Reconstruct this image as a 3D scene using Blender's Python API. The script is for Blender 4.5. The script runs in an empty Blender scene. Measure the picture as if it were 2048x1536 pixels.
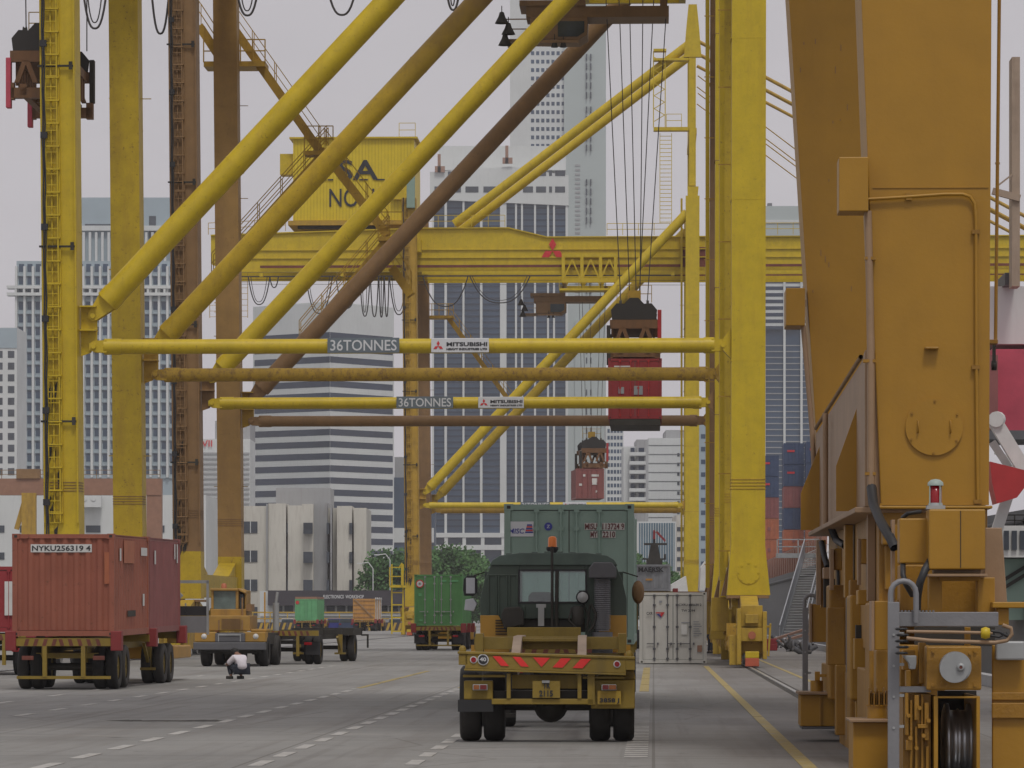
import bpy, bmesh, math, random
from mathutils import Vector, Matrix
random.seed(7)
SC = bpy.context.scene
F = 8000.0; CH = 1.78; HY = 1230.0          # focal length in photo pixels, eye height, horizon row
AL = math.atan(283.0 / F)                    # the quay runs this much to the right of the view axis
# ---------------------------------------------------------------- camera
cam_d = bpy.data.cameras.new("camera"); cam = bpy.data.objects.new("camera", cam_d); SC.collection.objects.link(cam)
cam_d.sensor_width = 36; cam_d.lens = F / 2048 * 36; cam_d.shift_y = (HY - 768) / 2048
cam_d.clip_start = 1; cam_d.clip_end = 9000
cam.location = (0, 0, CH); cam.rotation_euler = (math.radians(90), 0, 0)
SC.camera = cam
# ---------------------------------------------------------------- sky and sun
SUN_EL, SUN_AZ = math.radians(60), math.radians(168)
w = bpy.data.worlds.new("World"); SC.world = w; w.use_nodes = True
nt = w.node_tree; nt.nodes.clear()
out = nt.nodes.new("ShaderNodeOutputWorld"); bg = nt.nodes.new("ShaderNodeBackground")
sky = nt.nodes.new("ShaderNodeTexSky"); sky.sky_type = 'NISHITA'; sky.sun_disc = False
sky.sun_elevation = SUN_EL; sky.sun_rotation = SUN_AZ; sky.dust_density = 6; sky.air_density = 1.0; sky.ozone_density = 1
hs = nt.nodes.new("ShaderNodeHueSaturation"); hs.inputs['Saturation'].default_value = 0.10
mx = nt.nodes.new("ShaderNodeMix"); mx.data_type = 'RGBA'; mx.inputs[0].default_value = 0.80
mx.inputs[7].default_value = (7.9, 7.55, 7.95, 1)      # thick cloud deck
nt.links.new(sky.outputs[0], hs.inputs['Color']); nt.links.new(hs.outputs[0], mx.inputs[6])
tcw = nt.nodes.new("ShaderNodeTexCoord"); mpw = nt.nodes.new("ShaderNodeMapping"); mpw.inputs['Scale'].default_value = (1, 1, 3.5); nsw = nt.nodes.new("ShaderNodeTexNoise"); nsw.inputs['Scale'].default_value = 5; nsw.inputs['Detail'].default_value = 5
nt.links.new(tcw.outputs['Generated'], mpw.inputs[0]); nt.links.new(mpw.outputs[0], nsw.inputs['Vector'])
mrw = nt.nodes.new("ShaderNodeMapRange"); mrw.inputs[1].default_value = .3; mrw.inputs[2].default_value = .7; mrw.inputs[3].default_value = .93; mrw.inputs[4].default_value = 1.07; nt.links.new(nsw.outputs[0], mrw.inputs[0])
mlw = nt.nodes.new("ShaderNodeVectorMath"); mlw.operation = 'SCALE'; nt.links.new(mx.outputs[2], mlw.inputs[0]); nt.links.new(mrw.outputs[0], mlw.inputs['Scale'])
nt.links.new(mlw.outputs[0], bg.inputs['Color']); bg.inputs['Strength'].default_value = 0.079
nt.links.new(bg.outputs[0], out.inputs[0])
sd = bpy.data.lights.new("sun", 'SUN'); sd.energy = 1.3; sd.angle = math.radians(12); sd.color = (1, .96, .9)
sun = bpy.data.objects.new("sun", sd); SC.collection.objects.link(sun)
d = Vector((math.sin(SUN_AZ) * math.cos(SUN_EL), math.cos(SUN_AZ) * math.cos(SUN_EL), math.sin(SUN_EL)))
sun.rotation_euler = d.to_track_quat('Z', 'Y').to_euler()
SC.view_settings.view_transform = 'Standard'; SC.view_settings.look = 'None'; SC.view_settings.exposure = -0.05; SC.view_settings.gamma = 1
SC.cycles.volume_bounces = 1; SC.cycles.max_bounces = 6; SC.cycles.diffuse_bounces = 3

# ---------------------------------------------------------------- coordinates
ca, sa = math.cos(AL), math.sin(AL)
def q(s, t, z=0.0): return Vector((s * ca + t * sa, t * ca - s * sa, z))    # quay frame: s across, t along the rails
def S(px, t):
    k = (px - 1024) / F
    return t * (k * ca - sa) / (ca + k * sa)
def Zt(py, t): return CH - (py - HY) * t / F
def X(px, Y): return (px - 1024) * Y / F

# ---------------------------------------------------------------- materials
def nn(t, k, **kw):
    n = t.nodes.new(k)
    for a, b in kw.items(): setattr(n, a, b)
    return n
def mat(name, col, rough=.6, metal=0, var=.12, scale=1.5, streak=0, streak_col=(.12, .06, .03), dirt=0, bump=0, spec=.5,
        rust=0, vs=(1, 1, .12), emit=None, zr=None, mott=0, mcol=(.16, .085, .04)):
    m = bpy.data.materials.new(name); m.use_nodes = True; t = m.node_tree; b = t.nodes['Principled BSDF']
    b.inputs['Roughness'].default_value = rough; b.inputs['Metallic'].default_value = metal
    b.inputs['Specular IOR Level'].default_value = spec
    if emit: b.inputs['Emission Color'].default_value = (*emit, 1); b.inputs['Emission Strength'].default_value = 1
    tc = nn(t, "ShaderNodeTexCoord")
    def noise(sc, det=4, st=None, ro=.6):
        n = nn(t, "ShaderNodeTexNoise"); n.inputs['Scale'].default_value = sc; n.inputs['Detail'].default_value = det
        n.inputs['Roughness'].default_value = ro
        if st:
            mp = nn(t, "ShaderNodeMapping"); mp.inputs['Scale'].default_value = st
            t.links.new(tc.outputs['Object'], mp.inputs[0]); t.links.new(mp.outputs[0], n.inputs['Vector'])
        else: t.links.new(tc.outputs['Object'], n.inputs['Vector'])
        return n
    def mixc(a, bcol, fac, mode='MIX'):
        x = nn(t, "ShaderNodeMix", data_type='RGBA', blend_type=mode)
        if hasattr(fac, 'links') or not isinstance(fac, (int, float)): t.links.new(fac, x.inputs[0])
        else: x.inputs[0].default_value = fac
        if isinstance(a, tuple): x.inputs[6].default_value = (*a, 1)
        else: t.links.new(a, x.inputs[6])
        if isinstance(bcol, tuple): x.inputs[7].default_value = (*bcol, 1)
        else: t.links.new(bcol, x.inputs[7])
        return x.outputs[2]
    def ramp(src, lo, hi):
        r = nn(t, "ShaderNodeMapRange"); r.inputs[1].default_value = lo; r.inputs[2].default_value = hi
        t.links.new(src, r.inputs[0]); return r.outputs[0]
    n1 = noise(scale); lo = tuple(c * (1 - var) for c in col); hi = tuple(min(1, c * (1 + var)) for c in col)
    c = mixc(lo, hi, ramp(n1.outputs[0], .3, .7))
    if streak:
        n2 = noise(2.2, 6, vs, .7)
        mu = nn(t, "ShaderNodeMath", operation='MULTIPLY'); mu.inputs[1].default_value = streak
        t.links.new(ramp(n2.outputs[0], .5, .75), mu.inputs[0]); c = mixc(c, streak_col, mu.outputs[0])
    if rust:
        n3 = noise(7, 8, None, .75)
        mu = nn(t, "ShaderNodeMath", operation='MULTIPLY'); mu.inputs[1].default_value = min(1, rust * 1.4)
        t.links.new(ramp(n3.outputs[0], .58, .68), mu.inputs[0]); c = mixc(c, (.10, .045, .025), mu.outputs[0])
    if zr:      # a second paint coat that starts at a height, with a ragged edge
        sp = nn(t, "ShaderNodeSeparateXYZ"); t.links.new(tc.outputs['Object'], sp.inputs[0]); nz = noise(.5, 6, (1, 1, .3))
        ad = nn(t, "ShaderNodeMath", operation='MULTIPLY_ADD'); ad.inputs[1].default_value = 9; t.links.new(nz.outputs[0], ad.inputs[0]); t.links.new(sp.outputs[2], ad.inputs[2])
        c = mixc(c, zr[2], ramp(ad.outputs[0], zr[0] + 4.5, zr[1] + 4.5))
    if mott:
        n5 = noise(3.2, 9, (1.6, 1.6, 1), .85); mu = nn(t, "ShaderNodeMath", operation='MULTIPLY'); mu.inputs[1].default_value = mott
        t.links.new(ramp(n5.outputs[0], .50, .60), mu.inputs[0]); c = mixc(c, mcol, mu.outputs[0])
    if dirt:
        n4 = noise(.35, 5); mu = nn(t, "ShaderNodeMath", operation='MULTIPLY'); mu.inputs[1].default_value = dirt
        t.links.new(ramp(n4.outputs[0], .4, .7), mu.inputs[0]); c = mixc(c, (.09, .08, .07), mu.outputs[0])
    t.links.new(c, b.inputs['Base Color'])
    if bump:
        nb = noise(18, 5); bp = nn(t, "ShaderNodeBump"); bp.inputs['Strength'].default_value = bump; bp.inputs['Distance'].default_value = .02
        t.links.new(nb.outputs[0], bp.inputs['Height']); t.links.new(bp.outputs[0], b.inputs['Normal'])
    return m
M = {}
M['yellow'] = mat('yellow_paint', (.55, .40, .012), .48, streak=.45, streak_col=(.38, .23, .02), rust=.35, bump=.2, var=.10, mott=.08)
M['yellow2'] = mat('yellow_paint_spotted', (.50, .35, .015), .5, streak=.4, streak_col=(.28, .16, .03), rust=.6, bump=.3, mott=.12)
M['ydirty'] = mat('dirty_yellow_paint', (.44, .27, .03), .6, streak=.6, streak_col=(.16, .09, .035), rust=.55, bump=.3)
M['ybrown'] = mat('brown_weathered_paint', (.25, .145, .06), .6, streak=.35, streak_col=(.13, .08, .05), rust=.25, bump=.3)
M['ydiag'] = mat('two_coat_yellow_brown', (.56, .38, .015), .55, streak=.3, rust=.3, bump=.2, zr=(21, 27, (.27, .155, .05)), mott=.12)
M['ymott'] = mat('mottled_yellow_brown', (.46, .29, .03), .65, streak=.3, rust=.5, bump=.3, mott=.75)
M['amber_d'] = mat('dull_amber_lens', (.28, .09, .02), .4); M['red_d'] = mat('dull_red_lens', (.16, .015, .015), .4)
M['ygold'] = mat('golden_brown_paint', (.34, .20, .06), .6, streak=.35, streak_col=(.2, .11, .05), rust=.3, bump=.3)
M['ochre'] = mat('ochre_sill_paint', (.44, .29, .03), .55, streak=.5, rust=.4, bump=.3)
M['orange'] = mat('orange_yellow_paint', (.37, .19, .012), .45, streak=.22, streak_col=(.27, .13, .012), bump=.12, var=.07, rust=.06)
M['orange_d'] = mat('grimy_orange_paint', (.32, .16, .012), .5, streak=.5, streak_col=(.13, .06, .015), bump=.4, var=.15, rust=.3)
M['orange_p'] = mat('pale_orange_and_lit_side', (.31, .20, .115), .5, streak=.4, streak_col=(.24, .15, .08), bump=.2)  # pale fittings, and light painted onto the sill beam's side face
M['black'] = mat('black_rubber', (.022, .022, .024), .55)
M['tyre'] = mat('tyre_rubber', (.022, .021, .02), .85, var=.3, dirt=.4, bump=.4)
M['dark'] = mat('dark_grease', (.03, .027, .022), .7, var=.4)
M['steel'] = mat('bare_steel', (.45, .46, .48), .35, metal=.8)
M['grey'] = mat('grey_galvanised', (.21, .21, .22), .5, metal=.1, streak=.3, streak_col=(.14, .13, .12), bump=.2)
M['silver'] = mat('silver_paint', (.34, .35, .35), .45, metal=.2, var=.2)
M['rope'] = mat('wire_rope', (.05, .045, .045), .6)
M['rustred'] = mat('rust_red', (.16, .045, .03), .7, var=.3, rust=.4)
M['headblock'] = mat('head_block_black', (.025, .022, .02), .6, rust=.2)
M['spr'] = mat('spreader_orange', (.17, .08, .03), .6, streak=.6, streak_col=(.04, .03, .02), rust=.6)
M['red'] = mat('red_paint', (.42, .028, .03), .5, rust=.1)
M['redlamp'] = mat('red_glass', (.28, .005, .01), .15)
M['amber'] = mat('amber_glass', (.75, .19, .02), .3)
M['white'] = mat('white_paint', (.62, .62, .60), .5, streak=.3, streak_col=(.4, .38, .35))
M['white2'] = mat('sign_white', (.60, .61, .62), .5, var=.03)
M['signgrey'] = mat('sign_slate', (.13, .16, .18), .55, var=.1)
M['ink'] = mat('sign_ink_black', (.03, .03, .035), .6)
M['signred'] = mat('sign_red', (.55, .03, .035), .6)
M['blueink'] = mat('sign_blue', (.04, .05, .28), .6)
M['c_red'] = mat('container_red', (.31, .10, .06), .6, streak=.5, streak_col=(.25, .07, .05), rust=.45, bump=.3, var=.14, scale=.9)
M['c_maroon'] = mat('container_maroon', (.25, .085, .08), .6, streak=.4, streak_col=(.15, .06, .05), rust=.1)
M['c_crim'] = mat('container_crimson', (.27, .025, .03), .55, rust=.1)
M['c_green'] = mat('container_green', (.09, .25, .085), .6, streak=.4, streak_col=(.06, .14, .06), rust=.15)
M['c_lgreen'] = mat('container_light_green', (.12, .36, .16), .6)
M['c_pale'] = mat('container_pale_green', (.235, .33, .275), .55, streak=.3, streak_col=(.19, .25, .21), var=.05)
M['c_white'] = mat('container_grey_white', (.54, .53, .49), .55, streak=.35, streak_col=(.27, .26, .23), rust=.12, var=.05)
M['c_grey'] = mat('container_grey', (.27, .28, .30), .5)
M['c_orange'] = mat('container_orange', (.42, .13, .06), .6, streak=.3)
M['c_tan'] = mat('container_tan', (.55, .28, .07), .6, streak=.4)
M['c_blue'] = mat('container_blue', (.045, .07, .14), .6)
M['c_seal'] = mat('door_seal_dark', (.10, .12, .10), .7)
M['cabgreen'] = mat('cab_dark_green', (.045, .075, .055), .4, var=.15, bump=.1, dirt=.3)
M['cabroof'] = mat('cab_roof_green', (.075, .115, .095), .45, var=.3, dirt=.2)
M['mover'] = mat('mover_dusty_orange', (.42, .235, .035), .55, dirt=.5, streak=.4)
M['scr'] = mat('windscreen_reflection_tint', (.13, .17, .16), .15, var=.4)  # lighter grey green is the glass reflection, put into the base colour
M['vred'] = mat('vessel_red', (.50, .07, .11), .55)
M['tyel'] = mat('trailer_yellow', (.28, .19, .02), .55, streak=.6, streak_col=(.13, .09, .02), dirt=.4, rust=.3, bump=.3)
M['gred'] = mat('guide_red', (.24, .03, .03), .6, rust=.2)
M['torange'] = mat('cab_orange', (.52, .27, .025), .45, dirt=.3)
M['hood'] = mat('intake_grey', (.10, .10, .108), .6)
M['gl'] = mat('dark_glass', (.05, .065, .075), .12, var=.3)
M['skin'] = mat('skin_brown', (.22, .11, .07), .6); M['hair'] = mat('hair_black', (.012, .011, .01), .7)
M['beamtop'] = mat('scuffed_beam', (.36, .27, .20), .6, streak=.4)
M['shirt'] = mat('white_shirt', (.66, .62, .66), .8); M['trouser'] = mat('dark_trousers', (.03, .035, .05), .85)
M['leaf'] = mat('foliage', (.045, .12, .025), .7, var=.5, scale=.25); M['trunk'] = mat('bark', (.12, .09, .07), .9)
M['bconc'] = mat('building_concrete_white', (.60, .62, .61), .8, streak=.3, streak_col=(.42, .42, .42), var=.06, scale=.1)
M['bcream'] = mat('building_cream', (.56, .54, .48), .8, streak=.6, streak_col=(.36, .33, .29), var=.07, scale=.15)
M['bgrey'] = mat('building_grey', (.33, .335, .34), .8, var=.06, scale=.05, streak=.2)
M['bdgrey'] = mat('building_dark_grey', (.14, .145, .155), .7)
M['bfin'] = mat('building_fin_pale_blue', (.33, .40, .44), .75, var=.08, scale=.08)
M['bglass'] = mat('building_glass', (.018, .032, .062), .25, var=.3, scale=.07)
M['bglass2'] = mat('building_glass_lighter', (.035, .066, .115), .3, var=.3, scale=.05, streak=.4, streak_col=(.05, .06, .08), vs=(1, 1, .02))
M['bwin'] = mat('window_dark', (.05, .06, .075), .3, var=.4, scale=.3)
M['bpink'] = mat('gantry_pinkish_brown', (.30, .16, .105), .6)
M['fascia'] = mat('fascia_charcoal', (.055, .05, .06), .6, var=.1, scale=.2)
M['hull'] = mat('hull_grey', (.10, .105, .11), .6, streak=.5, dirt=.4)
M['corrband'] = mat('hatch_brown', (.28, .13, .085), .7, streak=.4)

# ---------------------------------------------------------------- mesh builder
class MB:
    def __init__(s): s.v = []; s.f = []; s.mi = []; s.m = 0; s.sm = []
    def _add(s, vs, fs, smooth=False):
        b = len(s.v); s.v += [tuple(v) for v in vs]; s.f += [tuple(b + i for i in f) for f in fs]; s.mi += [s.m] * len(fs); s.sm += [smooth] * len(fs); return s
    def box(s, x0, x1, y0, y1, z0, z1):
        return s.hexa([(x0, y0, z0), (x1, y0, z0), (x1, y1, z0), (x0, y1, z0), (x0, y0, z1), (x1, y0, z1), (x1, y1, z1), (x0, y1, z1)])
    def hexa(s, v): return s._add(v, [(0, 3, 2, 1), (4, 5, 6, 7), (0, 1, 5, 4), (1, 2, 6, 5), (2, 3, 7, 6), (3, 0, 4, 7)])
    def bar(s, a, b, w, h=None, up=(0, 0, 1)):
        h = w if h is None else h; a = Vector(a); b = Vector(b); d = (b - a).normalized(); u = Vector(up)
        if abs(d.dot(u)) > .98: u = Vector((0, 1, 0))
        x = d.cross(u).normalized() * w / 2; y = x.cross(d).normalized() * h / 2
        return s.hexa([a - x - y, a + x - y, b + x - y, b - x - y, a - x + y, a + x + y, b + x + y, b - x + y])
    def tube(s, a, b, r, n=12, r2=None, caps=True):
        a = Vector(a); b = Vector(b); r2 = r if r2 is None else r2; d = (b - a).normalized(); u = Vector((0, 0, 1))
        if abs(d.z) > .98: u = Vector((0, 1, 0))
        x = d.cross(u).normalized(); y = x.cross(d)
        vs = []
        for p, rr in ((a, r), (b, r2)):
            for i in range(n):
                an = 2 * math.pi * i / n; vs.append(p + x * rr * math.cos(an) + y * rr * math.sin(an))
        s._add(vs, [(i, (i + 1) % n, n + (i + 1) % n, n + i) for i in range(n)], True)
        if caps: s._add(vs, [tuple(range(n - 1, -1, -1)), tuple(range(n, 2 * n))])
        return s
    def path(s, pts, r, n=6):
        pts = [Vector(p) for p in pts]; vs = []; ref = None
        for i, p in enumerate(pts):
            d = (pts[min(i + 1, len(pts) - 1)] - pts[max(i - 1, 0)]).normalized()
            if ref is None:
                u = Vector((0, 0, 1)) if abs(d.z) < .9 else Vector((0, 1, 0)); ref = d.cross(u).normalized()
            ref = (ref - d * ref.dot(d)).normalized(); y = ref.cross(d)
            for k in range(n):
                an = 2 * math.pi * k / n; vs.append(p + ref * r * math.cos(an) + y * r * math.sin(an))
        fs = []
        for i in range(len(pts) - 1):
            for k in range(n): fs.append((i * n + k, i * n + (k + 1) % n, (i + 1) * n + (k + 1) % n, (i + 1) * n + k))
        return s._add(vs, fs, True)
    def prism(s, poly, a, b, ax='y'):
        """poly = list of 2-D points, extruded from a to b along ax ('y': (x,z) points, 'x': (y,z), 'z': (x,y))"""
        def P(p, h):
            return {'y': (p[0], h, p[1]), 'x': (h, p[0], p[1]), 'z': (p[0], p[1], h)}[ax]
        n = len(poly); vs = [P(p, a) for p in poly] + [P(p, b) for p in poly]
        ar = sum(poly[i][0] * poly[(i + 1) % n][1] - poly[(i + 1) % n][0] * poly[i][1] for i in range(n))
        fs = [tuple(range(n)), tuple(range(2 * n - 1, n - 1, -1))] + [(i, n + i, n + (i + 1) % n, (i + 1) % n) for i in range(n)]
        return s._add(vs, fs)
    def disc(s, c, r, th, n=28, ax='y'):
        c = Vector(c); d = {'y': Vector((0, th, 0)), 'x': Vector((th, 0, 0)), 'z': Vector((0, 0, th))}[ax]
        return s.tube(c, c + d, r, n)
    def lathe(s, prof, n=24, c=(0, 0, 0), ax='x'):
        """prof = (axial, radius) list"""
        vs = []
        for (a, r) in prof:
            for k in range(n):
                an = 2 * math.pi * k / n; u, v = r * math.cos(an), r * math.sin(an)
                p = {'x': (a, u, v), 'y': (u, a, v), 'z': (u, v, a)}[ax]; vs.append((p[0] + c[0], p[1] + c[1], p[2] + c[2]))
        fs = []
        for i in range(len(prof) - 1):
            for k in range(n): fs.append((i * n + k, i * n + (k + 1) % n, (i + 1) * n + (k + 1) % n, (i + 1) * n + k))
        return s._add(vs, fs, True)
    def xf(s, mtx):
        s.v = [tuple(mtx @ Vector(v)) for v in s.v]; return s
    def build(s, name, mats, parent=None, loc=None, rotz=0, bev=0, label=None):
        me = bpy.data.meshes.new(name); me.from_pydata(s.v, [], s.f)
        if not isinstance(mats, (list, tuple)): mats = [mats]
        for m in mats: me.materials.append(M[m] if isinstance(m, str) else m)
        for i, p in enumerate(me.polygons): p.material_index = min(s.mi[i], len(mats) - 1); p.use_smooth = s.sm[i]
        bm = bmesh.new(); bm.from_mesh(me); bmesh.ops.recalc_face_normals(bm, faces=bm.faces); bm.to_mesh(me); bm.free()
        o = bpy.data.objects.new(name, me); SC.collection.objects.link(o)
        if loc is not None: o.location = loc
        o.rotation_euler = (0, 0, rotz)
        if parent: o.parent = parent
        if bev:
            b = o.modifiers.new('bevel', 'BEVEL'); b.width = bev; b.segments = 2; b.limit_method = 'ANGLE'; b.harden_normals = False
        if label: o['label'] = label
        return o
def tag(o, label, cat, group=None):
    o['label'] = label; o['category'] = cat
    if group: o['group'] = group
    return o
def thing(name, label, cat, loc=(0, 0, 0), rotz=0, group=None):
    o = bpy.data.objects.new(name, None); SC.collection.objects.link(o); o.location = loc; o.rotation_euler = (0, 0, rotz)
    o.empty_display_size = .3
    return tag(o, label, cat, group)
def structure(o): o['kind'] = 'structure'; return o
def copy_tree(o, parent=None):
    c = o.copy(); SC.collection.objects.link(c); c.parent = parent
    for ch in [x for x in o.children]: copy_tree(ch, c)
    return c
def text(name, s, size, material, parent, loc, w=None, bold=0, rot=(math.pi / 2, 0, 0), align='CENTER', depth=.004, shear=0, h=None):
    cu = bpy.data.curves.new(name, 'FONT'); cu.body = s; cu.size = size; cu.extrude = depth; cu.offset = bold; cu.shear = shear
    cu.align_x = align; cu.align_y = 'CENTER'; cu.resolution_u = 3
    o = bpy.data.objects.new(name, cu); SC.collection.objects.link(o)
    dg = bpy.context.evaluated_depsgraph_get(); dg.update()
    me = bpy.data.meshes.new_from_object(o.evaluated_get(dg)); bpy.data.objects.remove(o); bpy.data.curves.remove(cu)
    me.name = name
    xs = [v.co.x for v in me.vertices]; ys = [v.co.y for v in me.vertices]
    if xs:
        kx = w / (max(xs) - min(xs)) if w else 1; ky = h / (max(ys) - min(ys)) if h else 1
        cx = (max(xs) + min(xs)) / 2; cy = (max(ys) + min(ys)) / 2
        for v in me.vertices:
            if w: v.co.x = (v.co.x - cx) * kx
            v.co.y = (v.co.y - cy) * ky
    me.materials.clear(); me.materials.append(M[material])
    o = bpy.data.objects.new(name, me); SC.collection.objects.link(o); o.location = loc; o.rotation_euler = rot
    if parent: o.parent = parent
    return o
# ================================================================ ground
def ground_mat():
    m = bpy.data.materials.new('apron_concrete'); m.use_nodes = True; t = m.node_tree; b = t.nodes['Principled BSDF']
    b.inputs['Roughness'].default_value = .8; b.inputs['Specular IOR Level'].default_value = .35
    tc = nn(t, "ShaderNodeTexCoord")
    def noise(sc, st, det=6):
        mp = nn(t, "ShaderNodeMapping"); mp.inputs['Scale'].default_value = st; t.links.new(tc.outputs['Object'], mp.inputs[0])
        n = nn(t, "ShaderNodeTexNoise"); n.inputs['Scale'].default_value = sc; n.inputs['Detail'].default_value = det; n.inputs['Roughness'].default_value = .65
        t.links.new(mp.outputs[0], n.inputs['Vector']); return n.outputs[0]
    def ramp(src, lo, hi, a=0., c=1.):
        r = nn(t, "ShaderNodeMapRange"); r.inputs[1].default_value = lo; r.inputs[2].default_value = hi; r.inputs[3].default_value = a; r.inputs[4].default_value = c
        t.links.new(src, r.inputs[0]); return r.outputs[0]
    def mix(a, c, f):
        x = nn(t, "ShaderNodeMix", data_type='RGBA')
        for k, v in ((6, a), (7, c)):
            if isinstance(v, tuple): x.inputs[k].default_value = (*v, 1)
            else: t.links.new(v, x.inputs[k])
        if isinstance(f, float): x.inputs[0].default_value = f
        else: t.links.new(f, x.inputs[0])
        return x.outputs[2]
    c = mix((.205, .203, .195), (.295, .292, .28), ramp(noise(.12, (1, .6, 1)), .35, .65))
    c = mix(c, (.16, .145, .13), ramp(noise(.5, (2.5, .12, 1)), .5, .78, 0, .65))      # tyre lanes along the quay
    c = mix(c, (.40, .375, .335), ramp(noise(.8, (.35, 1.1, 1)), .55, .8, 0, .45))
    c = mix(c, (.10, .09, .08), ramp(noise(1.6, (1, 1, 1), 9), .60, .70, 0, .6))
    c = mix(c, (.12, .11, .10), ramp(noise(1.0, (3.2, .05, 1), 3), .56, .70, 0, .32))
    c = mix(c, (.06, .055, .05), ramp(noise(.9, (1.2, .8, 1), 2), .70, .78, 0, .7))       # spots
    vo = nn(t, "ShaderNodeTexVoronoi", feature='DISTANCE_TO_EDGE'); vo.inputs['Scale'].default_value = .16; t.links.new(tc.outputs['Object'], vo.inputs['Vector'])
    c = mix(c, (.10, .09, .08), ramp(vo.outputs['Distance'], .0, .006, .55, 0))          # cracks
    # slab joints: 5 m by 6 m
    sp = nn(t, "ShaderNodeSeparateXYZ"); t.links.new(tc.outputs['Object'], sp.inputs[0])
    def joint(out, per, wd):
        a = nn(t, "ShaderNodeMath", operation='PINGPONG'); a.inputs[1].default_value = per / 2; t.links.new(out, a.inputs[0])
        l = nn(t, "ShaderNodeMath", operation='LESS_THAN'); l.inputs[1].default_value = wd; t.links.new(a.outputs[0], l.inputs[0]); return l.outputs[0]
    mxj = nn(t, "ShaderNodeMath", operation='MAXIMUM'); t.links.new(joint(sp.outputs[0], 4.9, .02), mxj.inputs[0]); t.links.new(joint(sp.outputs[1], 6.3, .045), mxj.inputs[1])
    ml = nn(t, "ShaderNodeMath", operation='MULTIPLY'); ml.inputs[1].default_value = .5; t.links.new(mxj.outputs[0], ml.inputs[0])
    c = mix(c, (.09, .08, .07), ml.outputs[0])
    # the darker, oily crane track strip by the waterside
    gt = ramp(sp.outputs[0], -.3, 2.2, 0, 1); lt = ramp(noise(.35, (1, .35, 1)), .3, .7, .25, .8)
    mm = nn(t, "ShaderNodeMath", operation='MULTIPLY'); t.links.new(gt, mm.inputs[0]); t.links.new(lt, mm.inputs[1])
    c = mix(c, (.125, .108, .098), mm.outputs[0])
    t.links.new(c, b.inputs['Base Color'])
    bp = nn(t, "ShaderNodeBump"); bp.inputs['Strength'].default_value = .3; bp.inputs['Distance'].default_value = .02
    t.links.new(noise(6, (1, 1, 1)), bp.inputs['Height']); t.links.new(bp.outputs[0], b.inputs['Normal'])
    return m
g = MB().box(-900, 8.6, -60, 3000, -.9, 0).build('ground', ground_mat(), rotz=-AL); structure(g)
wm = bpy.data.materials.new('harbour_water'); wm.use_nodes = True; wb = wm.node_tree.nodes['Principled BSDF']
wb.inputs['Base Color'].default_value = (.05, .07, .065, 1); wb.inputs['Roughness'].default_value = .12
wn = nn(wm.node_tree, "ShaderNodeTexNoise"); wn.inputs['Scale'].default_value = 120; wbp = nn(wm.node_tree, "ShaderNodeBump"); wbp.inputs['Strength'].default_value = .4
wm.node_tree.links.new(wn.outputs[0], wbp.inputs['Height']); wm.node_tree.links.new(wbp.outputs[0], wb.inputs['Normal'])
structure(MB().box(8.6, 1500, -60, 3000, -3.4, -3.0).build('water', wm, rotz=-AL))
def pmat(name, col): return mat(name, col, .7, streak=1, streak_col=(.27, .25, .22), vs=(2.5, .8, 1), var=.15, scale=4)
M['pwhite'] = pmat('worn_white_marking', (.44, .43, .41)); M['pyel'] = pmat('worn_yellow_marking', (.34, .26, .09))
def dashes(name, s0, wd, t0, t1, on, off, m):
    b = MB(); t = t0
    while t < t1:
        b.box(s0 - wd / 2, s0 + wd / 2, t, min(t + on, t1), .003, .006 + random.random() * .0005); t += on + off
    structure(b.build(name, m, rotz=-AL))
dashes('road_marking', -2.87, .17, 42, 70, 1.5, 1.2, 'pwhite')
dashes('road_marking', -4.7, .17, 44, 96, 1.7, 1.3, 'pwhite'); dashes('road_marking', -4.7, .16, 97.5, 140, 6, 1, 'pyel')
dashes('road_marking', -7.15, .17, 46, 96, 1.8, 1.5, 'pwhite'); dashes('road_marking', -7.15, .16, 97, 127, 7, .6, 'pyel')
dashes('road_marking', -11.2, .16, 62, 140, 1.8, 2.2, 'pwhite'); dashes('road_marking', -13.2, .15, 66, 120, 2, 5, 'pwhite')
dashes('road_marking', -.22, .30, 50, 92, .35, .4, 'pwhite'); dashes('road_marking', -.22, .22, 93, 135, 9, .3, 'pyel')
dashes('road_marking', 1.82, .17, 40, 139, 30, .2, 'pyel'); dashes('road_marking', 4.2, .13, 60, 200, 30, .2, 'pyel')
for s0 in (3.25, -20.6):
    structure(MB().box(s0 - .17, s0 + .17, -40, 700, .002, .006).build('crane_rail_slot', 'dark', rotz=-AL))
    structure(MB().box(s0 - .045, s0 + .045, -40, 700, .008, .035).build('crane_rail', 'steel', rotz=-AL))
b = MB()
for k in range(9): b.prism([(-9.2 + k * .18, 67 + .3 * math.sin(k * 2.1)), (-8.7 + k * .2, 66.6), (-8.9 + k * .22, 67.4 + .2 * math.cos(k))], .003 + k * .0002, .004 + k * .0002, 'z')
structure(b.build('oil_stain', 'dark', rotz=-AL))
structure(MB().box(8.3, 8.6, -60, 900, 0.004, .28).build('quay_kerb', 'bgrey', rotz=-AL))

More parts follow.
